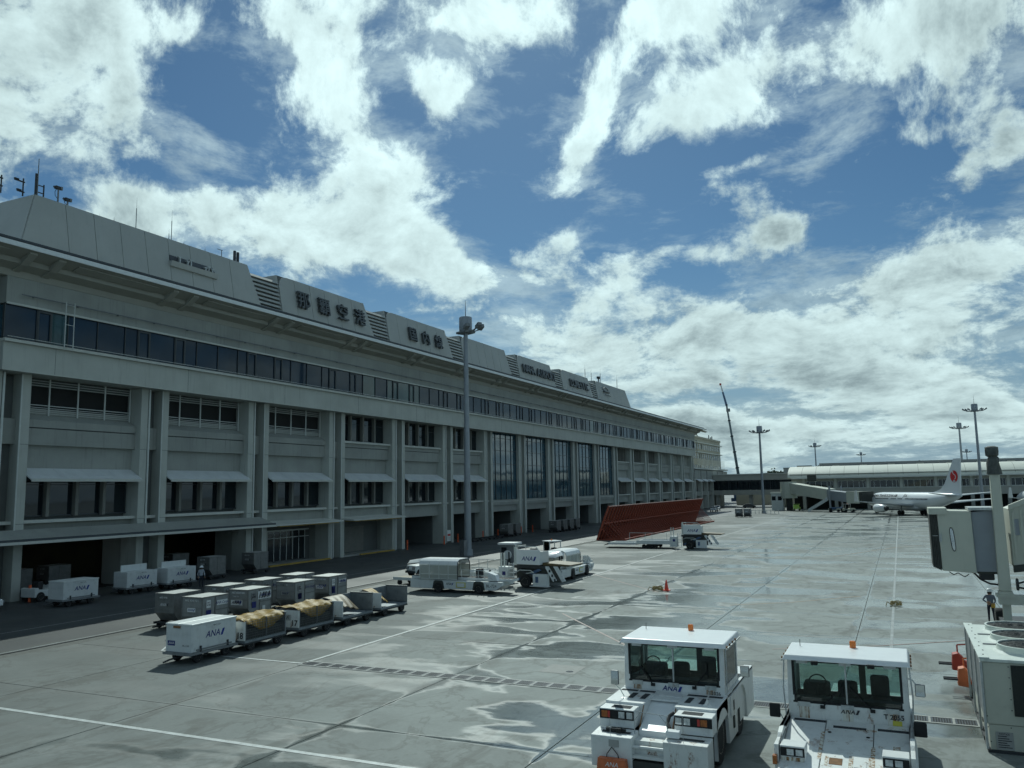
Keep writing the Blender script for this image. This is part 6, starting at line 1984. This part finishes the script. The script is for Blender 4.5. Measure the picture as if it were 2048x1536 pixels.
text('fleet_number', 'T2026', .14, 'print_black', T1, face((1.2, 2.905, 1.70), (1, 0, 0)), .002)
mirror_arm(T1, (-1.15, 1.75, 1.67), (-1.35, 1.55, 2.05), (-1.36, 1.55, 2.05), .24, .40, True)
mirror_arm(T1, (1.62, 3.2, 1.7), (1.95, 3.3, 2.3), (2.02, 3.32, 2.15), .26, .32, True)
MB().lathe([(.0, 1.70), (.12, 1.67), (.14, 1.664)], 'z', (-1.15, 1.75, 0), 10).build('mirror_foot', 'white_rust', T1); MB().lathe([(.0, 1.86), (.07, 1.72), (.14, 1.664)], 'z', (1.25, 1.65, 0), 10).build('mirror_foot', 'white_rusty', T1)
MB().box(1.571, 1.60, 3.2, 4.7, 1.0, 1.6).build('cab_step_panel', 'white_rust', T1); MB().box(1.572, 1.605, 3.55, 3.72, .62, .95).build('step_hole', 'bridge_dark', T1)
MB().box(1.572, 1.605, 3.55, 3.72, 1.12, 1.4).build('step_hole', 'bridge_dark', T1)
MB().tube([(1.56, 2.95, 1.66), (1.58, 2.9, 2.4), (1.56, 2.96, 3.0)], .015, 6).build('grab_rail', 'galvanised', T1)

T2 = thing('tow_tractor', 'rust streaked white pushback tractor with flat hood numbered T 2055', 'tractor', (-1.68, 21.0, 0))
arch_side(1.47, 1.57, .9, 7.2, 1.38, (2.0, 5.0)).build('side_panel', 'white_rusty', T2)
arch_side(-1.57, -1.47, .9, 7.2, 1.38, (2.0, 5.0)).build('side_panel', 'white_rusty', T2)
for x in (1.28, -1.28):
    for y in (2.0, 5.0):
        wheel(T2, (x, y, .5), .5, .4, 'x', .58, 26)
for xa, xb, nm in ((-1.46, -.55, 'hood_left'), (-.53, .62, 'hood_middle'), (.64, 1.46, 'hood_right')):
    MB().hexa([(xa, .0, .4), (xb, .0, .4), (xb, 3.45, .9), (xa, 3.45, .9), (xa, .0, .86), (xb, .0, .86), (xb, 3.45, 1.42), (xa, 3.45, 1.42)]).build('hood_panel', 'white_rusty' if nm != 'hood_left' else 'white_rust', T2, bev=.012)
MB().box(-1.4, 1.4, .3, 5, .3, .8).build('chassis', 'bridge_dark', T2)
for s in (-1, 1):
    xa = -1.44 if s < 0 else .86
    MB().hexa([(xa, .95, 1.0), (xa + .58, .95, 1.0), (xa + .58, 1.5, 1.0), (xa, 1.5, 1.0), (xa, .95, 1.36), (xa + .58, .95, 1.36), (xa + .58, 1.55, 1.34), (xa, 1.55, 1.34)]).build('lamp_housing', 'white_rust', T2, bev=.015)
    lp = MB().box(xa + .01, xa + .57, .935, .949, 1.12, 1.32).build('lamp_panel', 'rubber', T2)
    for k in (0, 1):
        xx = xa + (.16 if s < 0 else .06) + k * .21
        MB().box(xx, xx + .16, .92, .934, 1.15, 1.29).build('headlight', 'headlight', lp)
    MB().box(xa + .02, xa + .56, .941, .946, .82, 1.1).build('rust_streaks', 'rust_streak', T2)
    MB().hexa([(s * 1.48, .9, .9), (s * 1.62, .9, .9), (s * 1.62, 3.4, .9), (s * 1.48, 3.4, .9), (s * 1.48, .9, 1.1), (s * 1.60, 1.0, 1.1), (s * 1.56, 3.4, 1.41), (s * 1.48, 3.4, 1.41)]).build('fender_edge', 'white_rusty', T2)
    MB().box(s * 1.55 - .05, s * 1.55 + .05, .75, .9, .95, 1.15).build('indicator', 'amber_lamp', T2)
for xa, xb, y in ((-1.35, -.55, 3.25), (-.35, .45, 3.0), (.72, 1.45, 3.05)):
    zz = .86 + .56 * (y + .05) / 3.45
    MB().hexa([(xa, y, zz - .01), (xb, y, zz - .01), (xb, y + .11, zz + .008), (xa, y + .11, zz + .008), (xa, y, zz + .004), (xb, y, zz + .004), (xb, y + .11, zz + .022), (xa, y + .11, zz + .022)]).build('grip_strip', 'grip_strip', T2)
for x, y in ((-.42, 2.7), (.5, 2.6)):
    zz = .86 + .56 * y / 3.45
    MB().lathe([(.045, zz), (.045, zz + .02), (.02, zz + .025)], 'z', (x, y, 0), 10).build('hood_lock', 'rubber', T2)
MB().hexa([(-.34, 1.0, 1.02), (-.04, 1.0, 1.02), (-.04, 1.32, 1.08), (-.34, 1.32, 1.08), (-.34, 1.0, 1.03), (-.04, 1.0, 1.03), (-.04, 1.32, 1.085), (-.34, 1.32, 1.085)]).build('rusty_plate', 'rust', T2)
MB().hexa([(.22, .95, 1.01), (.5, .95, 1.01), (.5, 1.3, 1.07), (.22, 1.3, 1.07), (.22, .95, 1.03), (.5, .95, 1.03), (.5, 1.3, 1.09), (.22, 1.3, 1.09)]).build('hatch_cover', 'white_rusty', T2)
def patch(x, y, w, l):
    z = lambda yy: .86 + .56 * yy / 3.45 + .004
    MB().add([(x, y, z(y)), (x + w, y, z(y)), (x + w, y + l, z(y + l)), (x, y + l, z(y + l))], [(0, 1, 2, 3)]).build('rust_streaks', 'rust_streak', T2)
for p in ((-.62, 1.2, .09, 1.5), (.58, .9, .1, 1.2), (1.08, 1.5, .16, .75), (-.44, .9, .08, .5), (.1, .8, .1, .7), (.54, .95, .05, .6), (.2, 2.95, .5, .12)):
    patch(*p)
MB().box(-1.5, 1.5, 5.2, 7.2, .4, 1.36).build('rear_body', 'white_rust', T2, bev=.03)
MB().box(-.6, .55, 5.4, 7.0, 1.361, 1.62).build('engine_hatch', 'white_clean', T2, bev=.03)
MB().box(.9, 1.4, 5.4, 7.0, 1.361, 1.45).build('battery_box', 'white_paint', T2)
cab(T2, -1.5, 1.5, 3.47, 5.2, 1.38, 1.8, 2.93, True)
airline_logo(T2, face((0, 3.455, 1.66), (1, 0, 0)), .12, 'print_black', 'print_black')
text('fleet_number', 'T 2055', .17, 'print_black', T2, face((1.12, 3.455, 1.62), (1, 0, 0)), .002, bold=.004)
MB().box(1.08, 1.3, 3.448, 3.46, 1.42, 1.54).build('yellow_plate', 'sign_yellow', T2)
for x in (-.75, .65):
    MB().box(x - .09, x + .09, 3.2, 3.3, 2.86, 2.96).build('work_lamp', 'rubber', T2, bev=.02)
mirror_arm(T2, (-1.6, 3.1, 1.4), (-1.75, 2.9, 1.7), (-1.78, 2.85, 1.52), .28, .36)
mirror_arm(T2, (1.6, 3.1, 1.35), (1.72, 2.9, 1.55), (1.72, 2.85, 1.36), .30, .36)
mirror_arm(T2, (1.52, 3.6, 2.6), (1.7, 3.4, 2.5), (1.78, 3.35, 2.22), .24, .32, True)
MB().tube([(1.56, 3.4, 1.4), (1.6, 3.38, 2.2), (1.56, 3.44, 2.9)], .02, 6).build('grab_rail', 'galvanised', T2); MB().tube([(-1.56, 3.4, 1.4), (-1.6, 3.38, 2.2), (-1.56, 3.44, 2.9)], .02, 6).build('grab_rail', 'galvanised', T2)

# ================================================================ boarding bridge at the right
B = thing('boarding_bridge', 'near beige boarding bridge with grey bellows at the right edge', 'boarding bridge', (4.4, 49.0, 0))
MB().hexa([(-2.72, -.1, 3.12), (-1.15, -.1, 3.02), (-1.15, 2.4, 3.02), (-2.72, 2.4, 3.12), (-2.78, -.1, 6.2), (-1.2, -.1, 6.16), (-1.2, 2.4, 6.16), (-2.78, 2.4, 6.2)]).build('cab', 'bridge_beige', B, bev=.05)
MB().hexa([(-1.14, .05, 3.1), (-.2, .05, 3.1), (-.2, 2.3, 3.1), (-1.14, 2.3, 3.1), (-1.18, .05, 6.1), (-.2, .05, 6.2), (-.2, 2.3, 6.2), (-1.18, 2.3, 6.1)]).build('curtain', 'bridge_grey', B)
MB().box(-3.15, -2.3, -.2, 2.5, 6.0, 6.32).build('cab_eaves', 'bridge_beige', B); MB().box(-1.3, -.1, -.1, 2.4, 6.2, 6.34).build('curtain_roof', 'galvanised', B)
for j in range(5):
    f = j / 5; g = (j + .8) / 5
    MB().hexa([(-2.74 - .4 * f, -.12, 3.12 + .2 * f), (-2.74 - .4 * g, -.12, 3.12 + .2 * g), (-2.74 - .4 * g, 2.3, 3.12 + .2 * g), (-2.74 - .4 * f, 2.3, 3.12 + .2 * f), (-2.79 - .36 * f, -.12, 6.0), (-2.79 - .36 * g, -.12, 6.0), (-2.79 - .36 * g, 2.3, 6.0), (-2.79 - .36 * f, 2.3, 6.0)]).build('bellows_fold', 'bridge_dark', B)
wv = MB()
oval = [(.11 * math.cos(t) * (1 if True else 1), .62 * (abs(math.sin(t)) ** .5) * (1 if math.sin(t) >= 0 else -1)) for t in [2 * math.pi * i / 20 for i in range(20)]]
wv.add([(-2.13 + .04 * z / .6 * -1 + x, -.13, 4.72 + z) for x, z in oval] + [(-2.13 - .04 * z / .6 + x, -.10, 4.72 + z) for x, z in oval], [tuple(range(20))] + [(i, i + 20, (i + 1) % 20 + 20, (i + 1) % 20) for i in range(20)])
w_ = wv.build('oval_window', 'rubber', B)
MB().add([(-2.13 - .04 * z / .6 + x * .72, -.134, 4.72 + z * .92) for x, z in oval], [tuple(range(20))]).build('pane', 'headlight', w_)
MB().tube([(-2.8, -.18, 4.9), (-3.05, -.18, 4.9)], .02, 5).build('hook', 'galvanised', B); MB().box(-2.75, -2.62, -.16, -.101, 4.6, 5.0).build('latch', 'galvanised', B)
# lift column with wrapped head
MB().hexa([(-.25, -.35, 2.2), (.28, -.35, 2.2), (.28, .1, 2.2), (-.25, .1, 2.2), (-.22, -.35, 8.1), (.22, -.35, 8.1), (.22, .1, 8.1), (-.22, .1, 8.1)]).build('lift_column', 'bridge_beige', B, bev=.04)
MB().hexa([(-.16, -.3, .55), (.2, -.3, .55), (.2, .05, .55), (-.16, .05, .55), (-.16, -.3, 2.2), (.2, -.3, 2.2), (.2, .05, 2.2), (-.16, .05, 2.2)]).build('inner_column', 'bridge_beige', B)
MB().box(-.3, .32, -.4, .14, 2.0, 2.19).build('column_collar', 'bridge_beige', B)
rr = random.Random(5)
def lump(prof, name, cx=0.0):
    rings = []
    for z, rx in prof:
        rings.append([(cx + rx * (1 + .12 * rr.uniform(-1, 1)) * math.cos(2 * math.pi * i / 12), -.12 + rx * .95 * (1 + .12 * rr.uniform(-1, 1)) * math.sin(2 * math.pi * i / 12), z) for i in range(12)])
    MB().loft(rings).build(name, 'tarp_cover', B, smooth=True)
lump([(8.0, .36), (8.2, .34), (8.6, .30), (8.85, .26), (8.95, .18)], 'wrapped_motor')
lump([(8.9, .2), (8.98, .31), (9.2, .33), (9.4, .30), (9.46, .15)], 'wrapped_lamp', -.03)
# ribbed tunnel climbing to the right
t0, t1 = Vector((.5, .2, 0)), Vector((9.5, -2.0, 0))
MB().hexa([t0 + Vector((0, -.2, 3.4)), t1 + Vector((0, -.2, 5.0)), t1 + Vector((0, 2.6, 5.0)), t0 + Vector((0, 2.6, 3.4)), t0 + Vector((0, -.2, 6.25)), t1 + Vector((0, -.2, 10.4)), t1 + Vector((0, 2.6, 10.4)), t0 + Vector((0, 2.6, 6.25))]).build('tunnel', 'bridge_beige', B)
for i in range(26):
    f = (i + .3) / 26; g = (i + .62) / 26
    p = t0.lerp(t1, f); q = t0.lerp(t1, g)
    za, zb = 3.75 + (5.2 - 3.75) * f, 6.0 + (10.1 - 6.0) * f
    MB().hexa([p + Vector((0, -.27, za)), q + Vector((0, -.27, za)), q + Vector((0, -.205, za)), p + Vector((0, -.205, za)), p + Vector((0, -.27, zb)), q + Vector((0, -.27, zb + .1)), q + Vector((0, -.205, zb + .1)), p + Vector((0, -.205, zb))]).build('tunnel_rib', 'bridge_beige', B)
MB().hexa([t0 + Vector((0, -.3, 3.1)), t1 + Vector((0, -.3, 4.7)), t1 + Vector((0, .1, 4.7)), t0 + Vector((0, .1, 3.1)), t0 + Vector((0, -.3, 3.45)), t1 + Vector((0, -.3, 5.05)), t1 + Vector((0, .1, 5.05)), t0 + Vector((0, .1, 3.45))]).build('tunnel_beam', 'bridge_dark', B)
MB().hexa([t0 + Vector((0, -.3, 6.2)), t1 + Vector((0, -.3, 10.3)), t1 + Vector((0, 0, 10.3)), t0 + Vector((0, 0, 6.2)), t0 + Vector((0, -.3, 6.45)), t1 + Vector((0, -.3, 10.6)), t1 + Vector((0, 0, 10.6)), t0 + Vector((0, 0, 6.45))]).build('tunnel_eaves', 'bridge_beige', B)
for x in (.68, 1.05):
    f = (x - .5) / 9
    MB().box(x, x + .2, -.12, -.06, 4.95, 5.75).build('tunnel_window', 'bridge_grey', B)
# bogie below
MB().box(-.3, 6, -.45, .2, 1.55, 2.0).build('bogie_beam', 'bridge_beige', B); MB().box(-.4, .4, -.5, .25, 1.9, 2.05).build('bogie_cap', 'bridge_beige', B)
wheel(B, (1.15, -.2, .5), .5, .4, 'x', n=20); wheel(B, (-.1, 2.6, .5), .5, .4, 'x', n=20)
MB().box(-.2, 1.2, -.1, 2.6, .35, .6).build('bogie_axle', 'steel_dark', B)
MB().tube([(-1.3, .3, 3.05), (-1.0, .2, 2.7), (-.6, .1, 2.5), (.3, .0, 2.42)], .05, 6).build('cable_loop', 'hose_black', B); MB().tube([(-2.4, .2, 3.05), (-2.2, .2, 2.9), (-2.0, .2, 3.0), (-1.7, .2, 2.8), (-1.5, .2, 2.95)], .025, 5).build('cable_loop', 'hose_black', B)
MB().box(-1.0, -.35, .3, 1.2, 2.65, 3.05).build('drive_unit', 'steel_dark', B, bev=.05); MB().box(-1.1, -.1, .1, 1.6, 2.98, 3.09).build('cab_frame', 'bridge_dark', B)
MB().lathe([(.28, -.05), (.32, 0), (.28, .05)], 'x', (.55, -.35, 2.55), 14).build('reel', 'steel_dark', B); MB().tube([(.6, -.3, 2.6), (2.2, -.3, 3.1)], .05, 6).build('reel_arm', 'steel_dark', B); MB().tube([(.6, -.3, 2.4), (2.2, -.3, 2.1)], .05, 6).build('reel_arm', 'steel_dark', B)

# ================================================================ air conditioning unit
A = thing('cooling_unit', 'large beige rooftop style cooling unit with three fans at the right corner', 'air conditioner', (1.76, 28.1, 0))
MB().box(.03, 3.0, .03, 6.4, .78, 2.5).build('casing', 'ac_beige', A, bev=.02)
MB().box(.08, 2.95, .05, 6.35, .08, .77).build('base_casing', 'ac_beige', A)
MB().box(-.02, 3.05, -.02, 6.45, 2.51, 2.6).build('top_deck', 'ac_top', A, bev=.015)
MB().box(-.05, .22, -.03, 6.46, 2.602, 2.64).build('edge_flange', 'ac_top', A)
for i in range(9):
    MB().lathe([(.025, 2.641), (.02, 2.655)], 'z', (.1 + .05 * (i % 2), .4 + i * .7, 0), 6).build('bolt', 'steel_dark', A)
for i, y in enumerate((1.5, 3.35, 5.2)):
    f = MB().lathe([(.99, 2.6), (.92, 2.66), (.90, 2.80), (.92, 2.82), (.86, 2.82), (.84, 2.65)], 'z', (1.45, y, 0), 30).build('fan_shroud', 'ac_top', A, smooth=True)
    MB().lathe([(.85, 2.74), (.85, 2.77), (.1, 2.78)], 'z', (1.45, y, 0), 30).build('fan_grille', 'fan_mesh', f)
    g = MB()
    for k in range(14):
        t = math.pi * 2 * k / 14
        g.tube([(1.45 + .1 * math.cos(t), y + .1 * math.sin(t), 2.82), (1.45 + .85 * math.cos(t), y + .85 * math.sin(t), 2.815)], .008, 4)
    for r in (.25, .45, .65):
        g.tube([(1.45 + r * math.cos(t), y + r * math.sin(t), 2.82) for t in [2 * math.pi * q / 20 for q in range(21)]], .008, 4)
    g.build('grille_wire', 'steel_dark', f)
for y in (2.42, 4.28):
    MB().box(.25, .7, y - .06, y + .06, 2.602, 2.63).build('deck_seam', 'steel_grey', A)
MB().box(.74, 2.9, -.012, .028, 1.05, 2.45).build('intake_grille', 'fan_mesh', A)
for x, z in ((.68, 2.4), (.68, 2.1), (.68, 1.8), (.68, 1.5), (.68, 1.2), (.05, 1.0), (.05, .7), (.1, .3), (.62, .72)):
    MB().lathe([(.018, -.0), (.015, .012)], 'y', (x, .015, z), 6).build('bolt', 'steel_dark', A)
pl = MB().box(.22, .66, .02, .045, .1, .58).build('rating_plate', 'print_grey', A)
for i in range(6):
    MB().box(.27, .61 - .06 * (i % 3), .012, .019, .16 + i * .06, .18 + i * .06).build('printed_line', 'print_black', pl)
text('plate_title', 'NOTICE', .07, 'print_black', pl, face((.44, .014, .53), (1, 0, 0)), .002)
for y in (.0, 2.1, 4.2, 6.3):
    MB().box(-.035, .028, y, y + .12, .1, 2.5).build('corner_post', 'galvanised', A)
for y in (.2, 2.3, 4.4):
    MB().box(.0, .029, y, y + 1.8, .9, 2.4).build('side_coil', 'steel_grey', A)
for i, z in enumerate((.75, .5, .25)):
    MB().box(-.06, -.036, .3, .5, z, z + .1).build('side_latch', 'rubber', A)
MB().box(0, 3, 0, 6.4, 0, .079).build('skid', 'steel_dark', A)

# ---- red towbars behind it
for (x, y, l, m) in ((1.5, 37.9, 'farther red tow bar head poking out behind the cooling unit', 'red_paint'), (1.55, 35.1, 'nearer orange red tow bar head behind the cooling unit', 'orange_paint')):
    o = thing('tow_bar', l, 'tow bar', (x, y, 0), 0, 'tow bars behind the cooling unit')
    MB().cyl((0, 0, .55), (4.5, 0, .55), .17, n=12).build('tube', m, o, smooth=True)
    MB().prism([(-.15, .35), (.25, .3), (.3, .8), (.1, 1.0), (-.1, .95)], 'y', -.22, .22).build('head_block', m, o, bev=.03)
    for s in (-.12, .12):
        MB().cyl((-.6, s, .55), (0, s, .55), .04, n=8).build('prong', 'steel_dark', o)
    MB().cyl((.35, 0, 0), (.35, 0, .5), .07, n=8).build('stand', 'steel_dark', o); MB().cyl((.3, -.1, .06), (.3, .1, .06), .07, n=10).build('stand_wheel', 'rubber', o)
    MB().tube([(.1, .2, .9), (.1, .2, 1.25), (.6, .2, 1.3), (1.2, .2, 1.1)], .03, 6).build('handle', m, o)
    MB().tube([(.45, -.2, .6), (.4, -.2, 1.2), (.7, -.2, 1.25)], .025, 6).build('lever', 'galvanised', o)

# ================================================================ people
def person(loc, rz, label, joints, shirt, extra=None):
    o = thing('person', label, 'person', loc, rz)
    V = [j[1] for j in joints]; rad = [j[2] for j in joints]; idx = {j[0]: i for i, j in enumerate(joints)}
    E = [('pelvis', 'waist'), ('waist', 'chest'), ('chest', 'neck'), ('neck', 'head'), ('head', 'crown'), ('pelvis', 'hipL'), ('hipL', 'kneeL'), ('kneeL', 'ankL'), ('ankL', 'toeL'), ('pelvis', 'hipR'), ('hipR', 'kneeR'), ('kneeR', 'ankR'), ('ankR', 'toeR'),
         ('chest', 'shL'), ('shL', 'elL'), ('elL', 'wrL'), ('wrL', 'haL'), ('chest', 'shR'), ('shR', 'elR'), ('elR', 'wrR'), ('wrR', 'haR')]
    me = bpy.data.meshes.new('body')
    me.from_pydata(V, [(idx[a], idx[b]) for a, b in E], [])
    b = bpy.data.objects.new('body', me); TS.collection.objects.link(b)
    sk = b.modifiers.new('skin', 'SKIN'); sk.use_smooth_shade = True
    su = b.modifiers.new('sub', 'SUBSURF'); su.levels = 2; su.render_levels = 2
    for i, v in enumerate(me.skin_vertices[0].data):
        v.radius = rad[i] if isinstance(rad[i], tuple) else (rad[i], rad[i]); v.use_root = i == idx['pelvis']
    m2 = scratch_mesh(b); m2.name = 'body'
    bpy.data.objects.remove(b)
    m2.materials.clear()
    for k in (shirt, 'trousers', 'skin', 'rubber'):
        m2.materials.append(MAT[k])
    hz = {k: Vector(V[idx[k]]) for k in ('wrL', 'wrR', 'haL', 'haR')}
    for p in m2.polygons:
        c = p.center; z = c.z
        near = min((c - hz['haL']).length, (c - hz['haR']).length)
        p.material_index = 3 if z < .12 else 1 if z < .98 and near > .13 else 2 if (z > 1.46 or near < .11) else 0
        p.use_smooth = True
    o2 = obj_of('body', m2, None, o)
    hd = Vector(V[idx['head']])
    h = MB().lathe([(.155, -.01), (.15, .03), (.135, .09), (.09, .14), (.03, .16)], 'z', (hd.x, hd.y, hd.z + .07), 16).build('helmet', 'helmet', o, smooth=True)
    MB().lathe([(.185, .0), (.185, .015), (.15, .02)], 'z', (hd.x, hd.y - .015, hd.z + .06), 16).build('helmet_brim', 'helmet', h)
    for s in (-1, 1):
        MB().box(hd.x + s * .035 - .012, hd.x + s * .035 + .012, hd.y - .115, hd.y - .10, hd.z + .0, hd.z + .015).build('eye', 'hair', o)
        MB().box(hd.x + s * .1 - .012, hd.x + s * .1 + .012, hd.y - .02, hd.y + .03, hd.z - .04, hd.z + .03).build('ear', 'skin', o, bev=.008)
    MB().hexa([(hd.x - .015, hd.y - .12, hd.z - .04), (hd.x + .015, hd.y - .12, hd.z - .04), (hd.x + .012, hd.y - .09, hd.z - .04), (hd.x - .012, hd.y - .09, hd.z - .04), (hd.x - .008, hd.y - .11, hd.z + .01), (hd.x + .008, hd.y - .11, hd.z + .01), (hd.x + .008, hd.y - .09, hd.z + .01), (hd.x - .008, hd.y - .09, hd.z + .01)]).build('nose', 'skin', o)
    MB().box(hd.x - .025, hd.x + .025, hd.y - .108, hd.y - .095, hd.z - .068, hd.z - .06).build('mouth', 'sign_red', o)
    MB().lathe([(.10, -.07), (.115, 0), (.12, .06)], 'z', (hd.x, hd.y + .02, hd.z), 14).build('hair', 'hair', o, smooth=True)
    # fingers
    for a, c in (('wrL', 'haL'), ('wrR', 'haR')):
        w = Vector(V[idx[a]]); q = Vector(V[idx[c]]); d = (q - w).normalized(); sd = d.cross(Vector((0, 0, 1)))
        if sd.length < .2:
            sd = d.cross(Vector((0, 1, 0)))
        sd.normalize(); nn_ = d.cross(sd)
        for k, (off, ln) in enumerate(((-.03, .065), (-.01, .08), (.01, .075), (.03, .06))):
            p = q + sd * off
            MB().cyl(p - d * .02, p + d * ln * .6 + nn_ * .008, .011, .010, n=6).cyl(p + d * ln * .6 + nn_ * .008, p + d * ln + nn_ * .03, .010, .008, n=6).build('finger', 'skin', o)
        p = w + d * .04
        MB().cyl(p + sd * .03, p + sd * .065 + d * .05, .013, .010, n=6).build('thumb', 'skin', o)
    return o


base_j = dict(pelvis=((0, 0, .95), (.15, .11)), waist=((0, .0, 1.08), (.145, .10)), chest=((0, 0, 1.32), (.17, .115)), neck=((0, 0, 1.47), .055), head=((0, -.01, 1.58), (.085, .1)), crown=((0, 0, 1.66), (.08, .09)),
              hipL=((-.095, 0, .88), .095), kneeL=((-.11, -.01, .48), .065), ankL=((-.12, .02, .09), .048), toeL=((-.13, -.14, .05), .042), hipR=((.095, 0, .88), .095), kneeR=((.12, -.02, .48), .065), ankR=((.14, .03, .09), .048), toeR=((.16, -.13, .05), .042),
              shL=((-.19, 0, 1.40), .065), elL=((-.26, .03, 1.13), .047), wrL=((-.25, -.08, .90), .034), haL=((-.245, -.11, .82), (.036, .02)), shR=((.19, 0, 1.40), .065), elR=((.26, .03, 1.13), .047), wrR=((.25, -.08, .90), .034), haR=((.245, -.11, .82), (.036, .02)))
j1 = dict(base_j); j1.update(head=((0, -.04, 1.57), (.085, .1)), elR=((.27, .0, 1.13), .047), wrR=((.28, -.1, .9), .034), haR=((.29, -.13, .82), (.036, .02)))
p1 = person((-53.7, 53.0, 0), R(60), 'worker in pale shirt and white helmet standing by the raised lid cart', [(k,) + v for k, v in j1.items()], 'shirt_light')
MB().tube([(.28, -.14, .8), (.42, -.2, .35), (.48, -.25, .05)], .018, 5).build('held_rod', 'steel_dark', p1)
j2 = dict(base_j); j2.update(elL=((-.34, .10, 1.17), .047), wrL=((-.17, -.06, 1.05), .034), haL=((-.10, -.09, 1.03), (.036, .02)), wrR=((.16, -.16, 1.0), .034), haR=((.10, -.20, 1.0), (.036, .02)))
p2 = person((4.05, 53.3, 0), R(0), 'worker in dark shirt and white helmet standing behind the bridge column', [(k,) + v for k, v in j2.items()], 'shirt')
MB().box(.02, .22, -.2, -.12, .78, 1.02).build('pouch', 'vest_yellow', p2, bev=.03)
bpy.data.scenes.remove(TS)
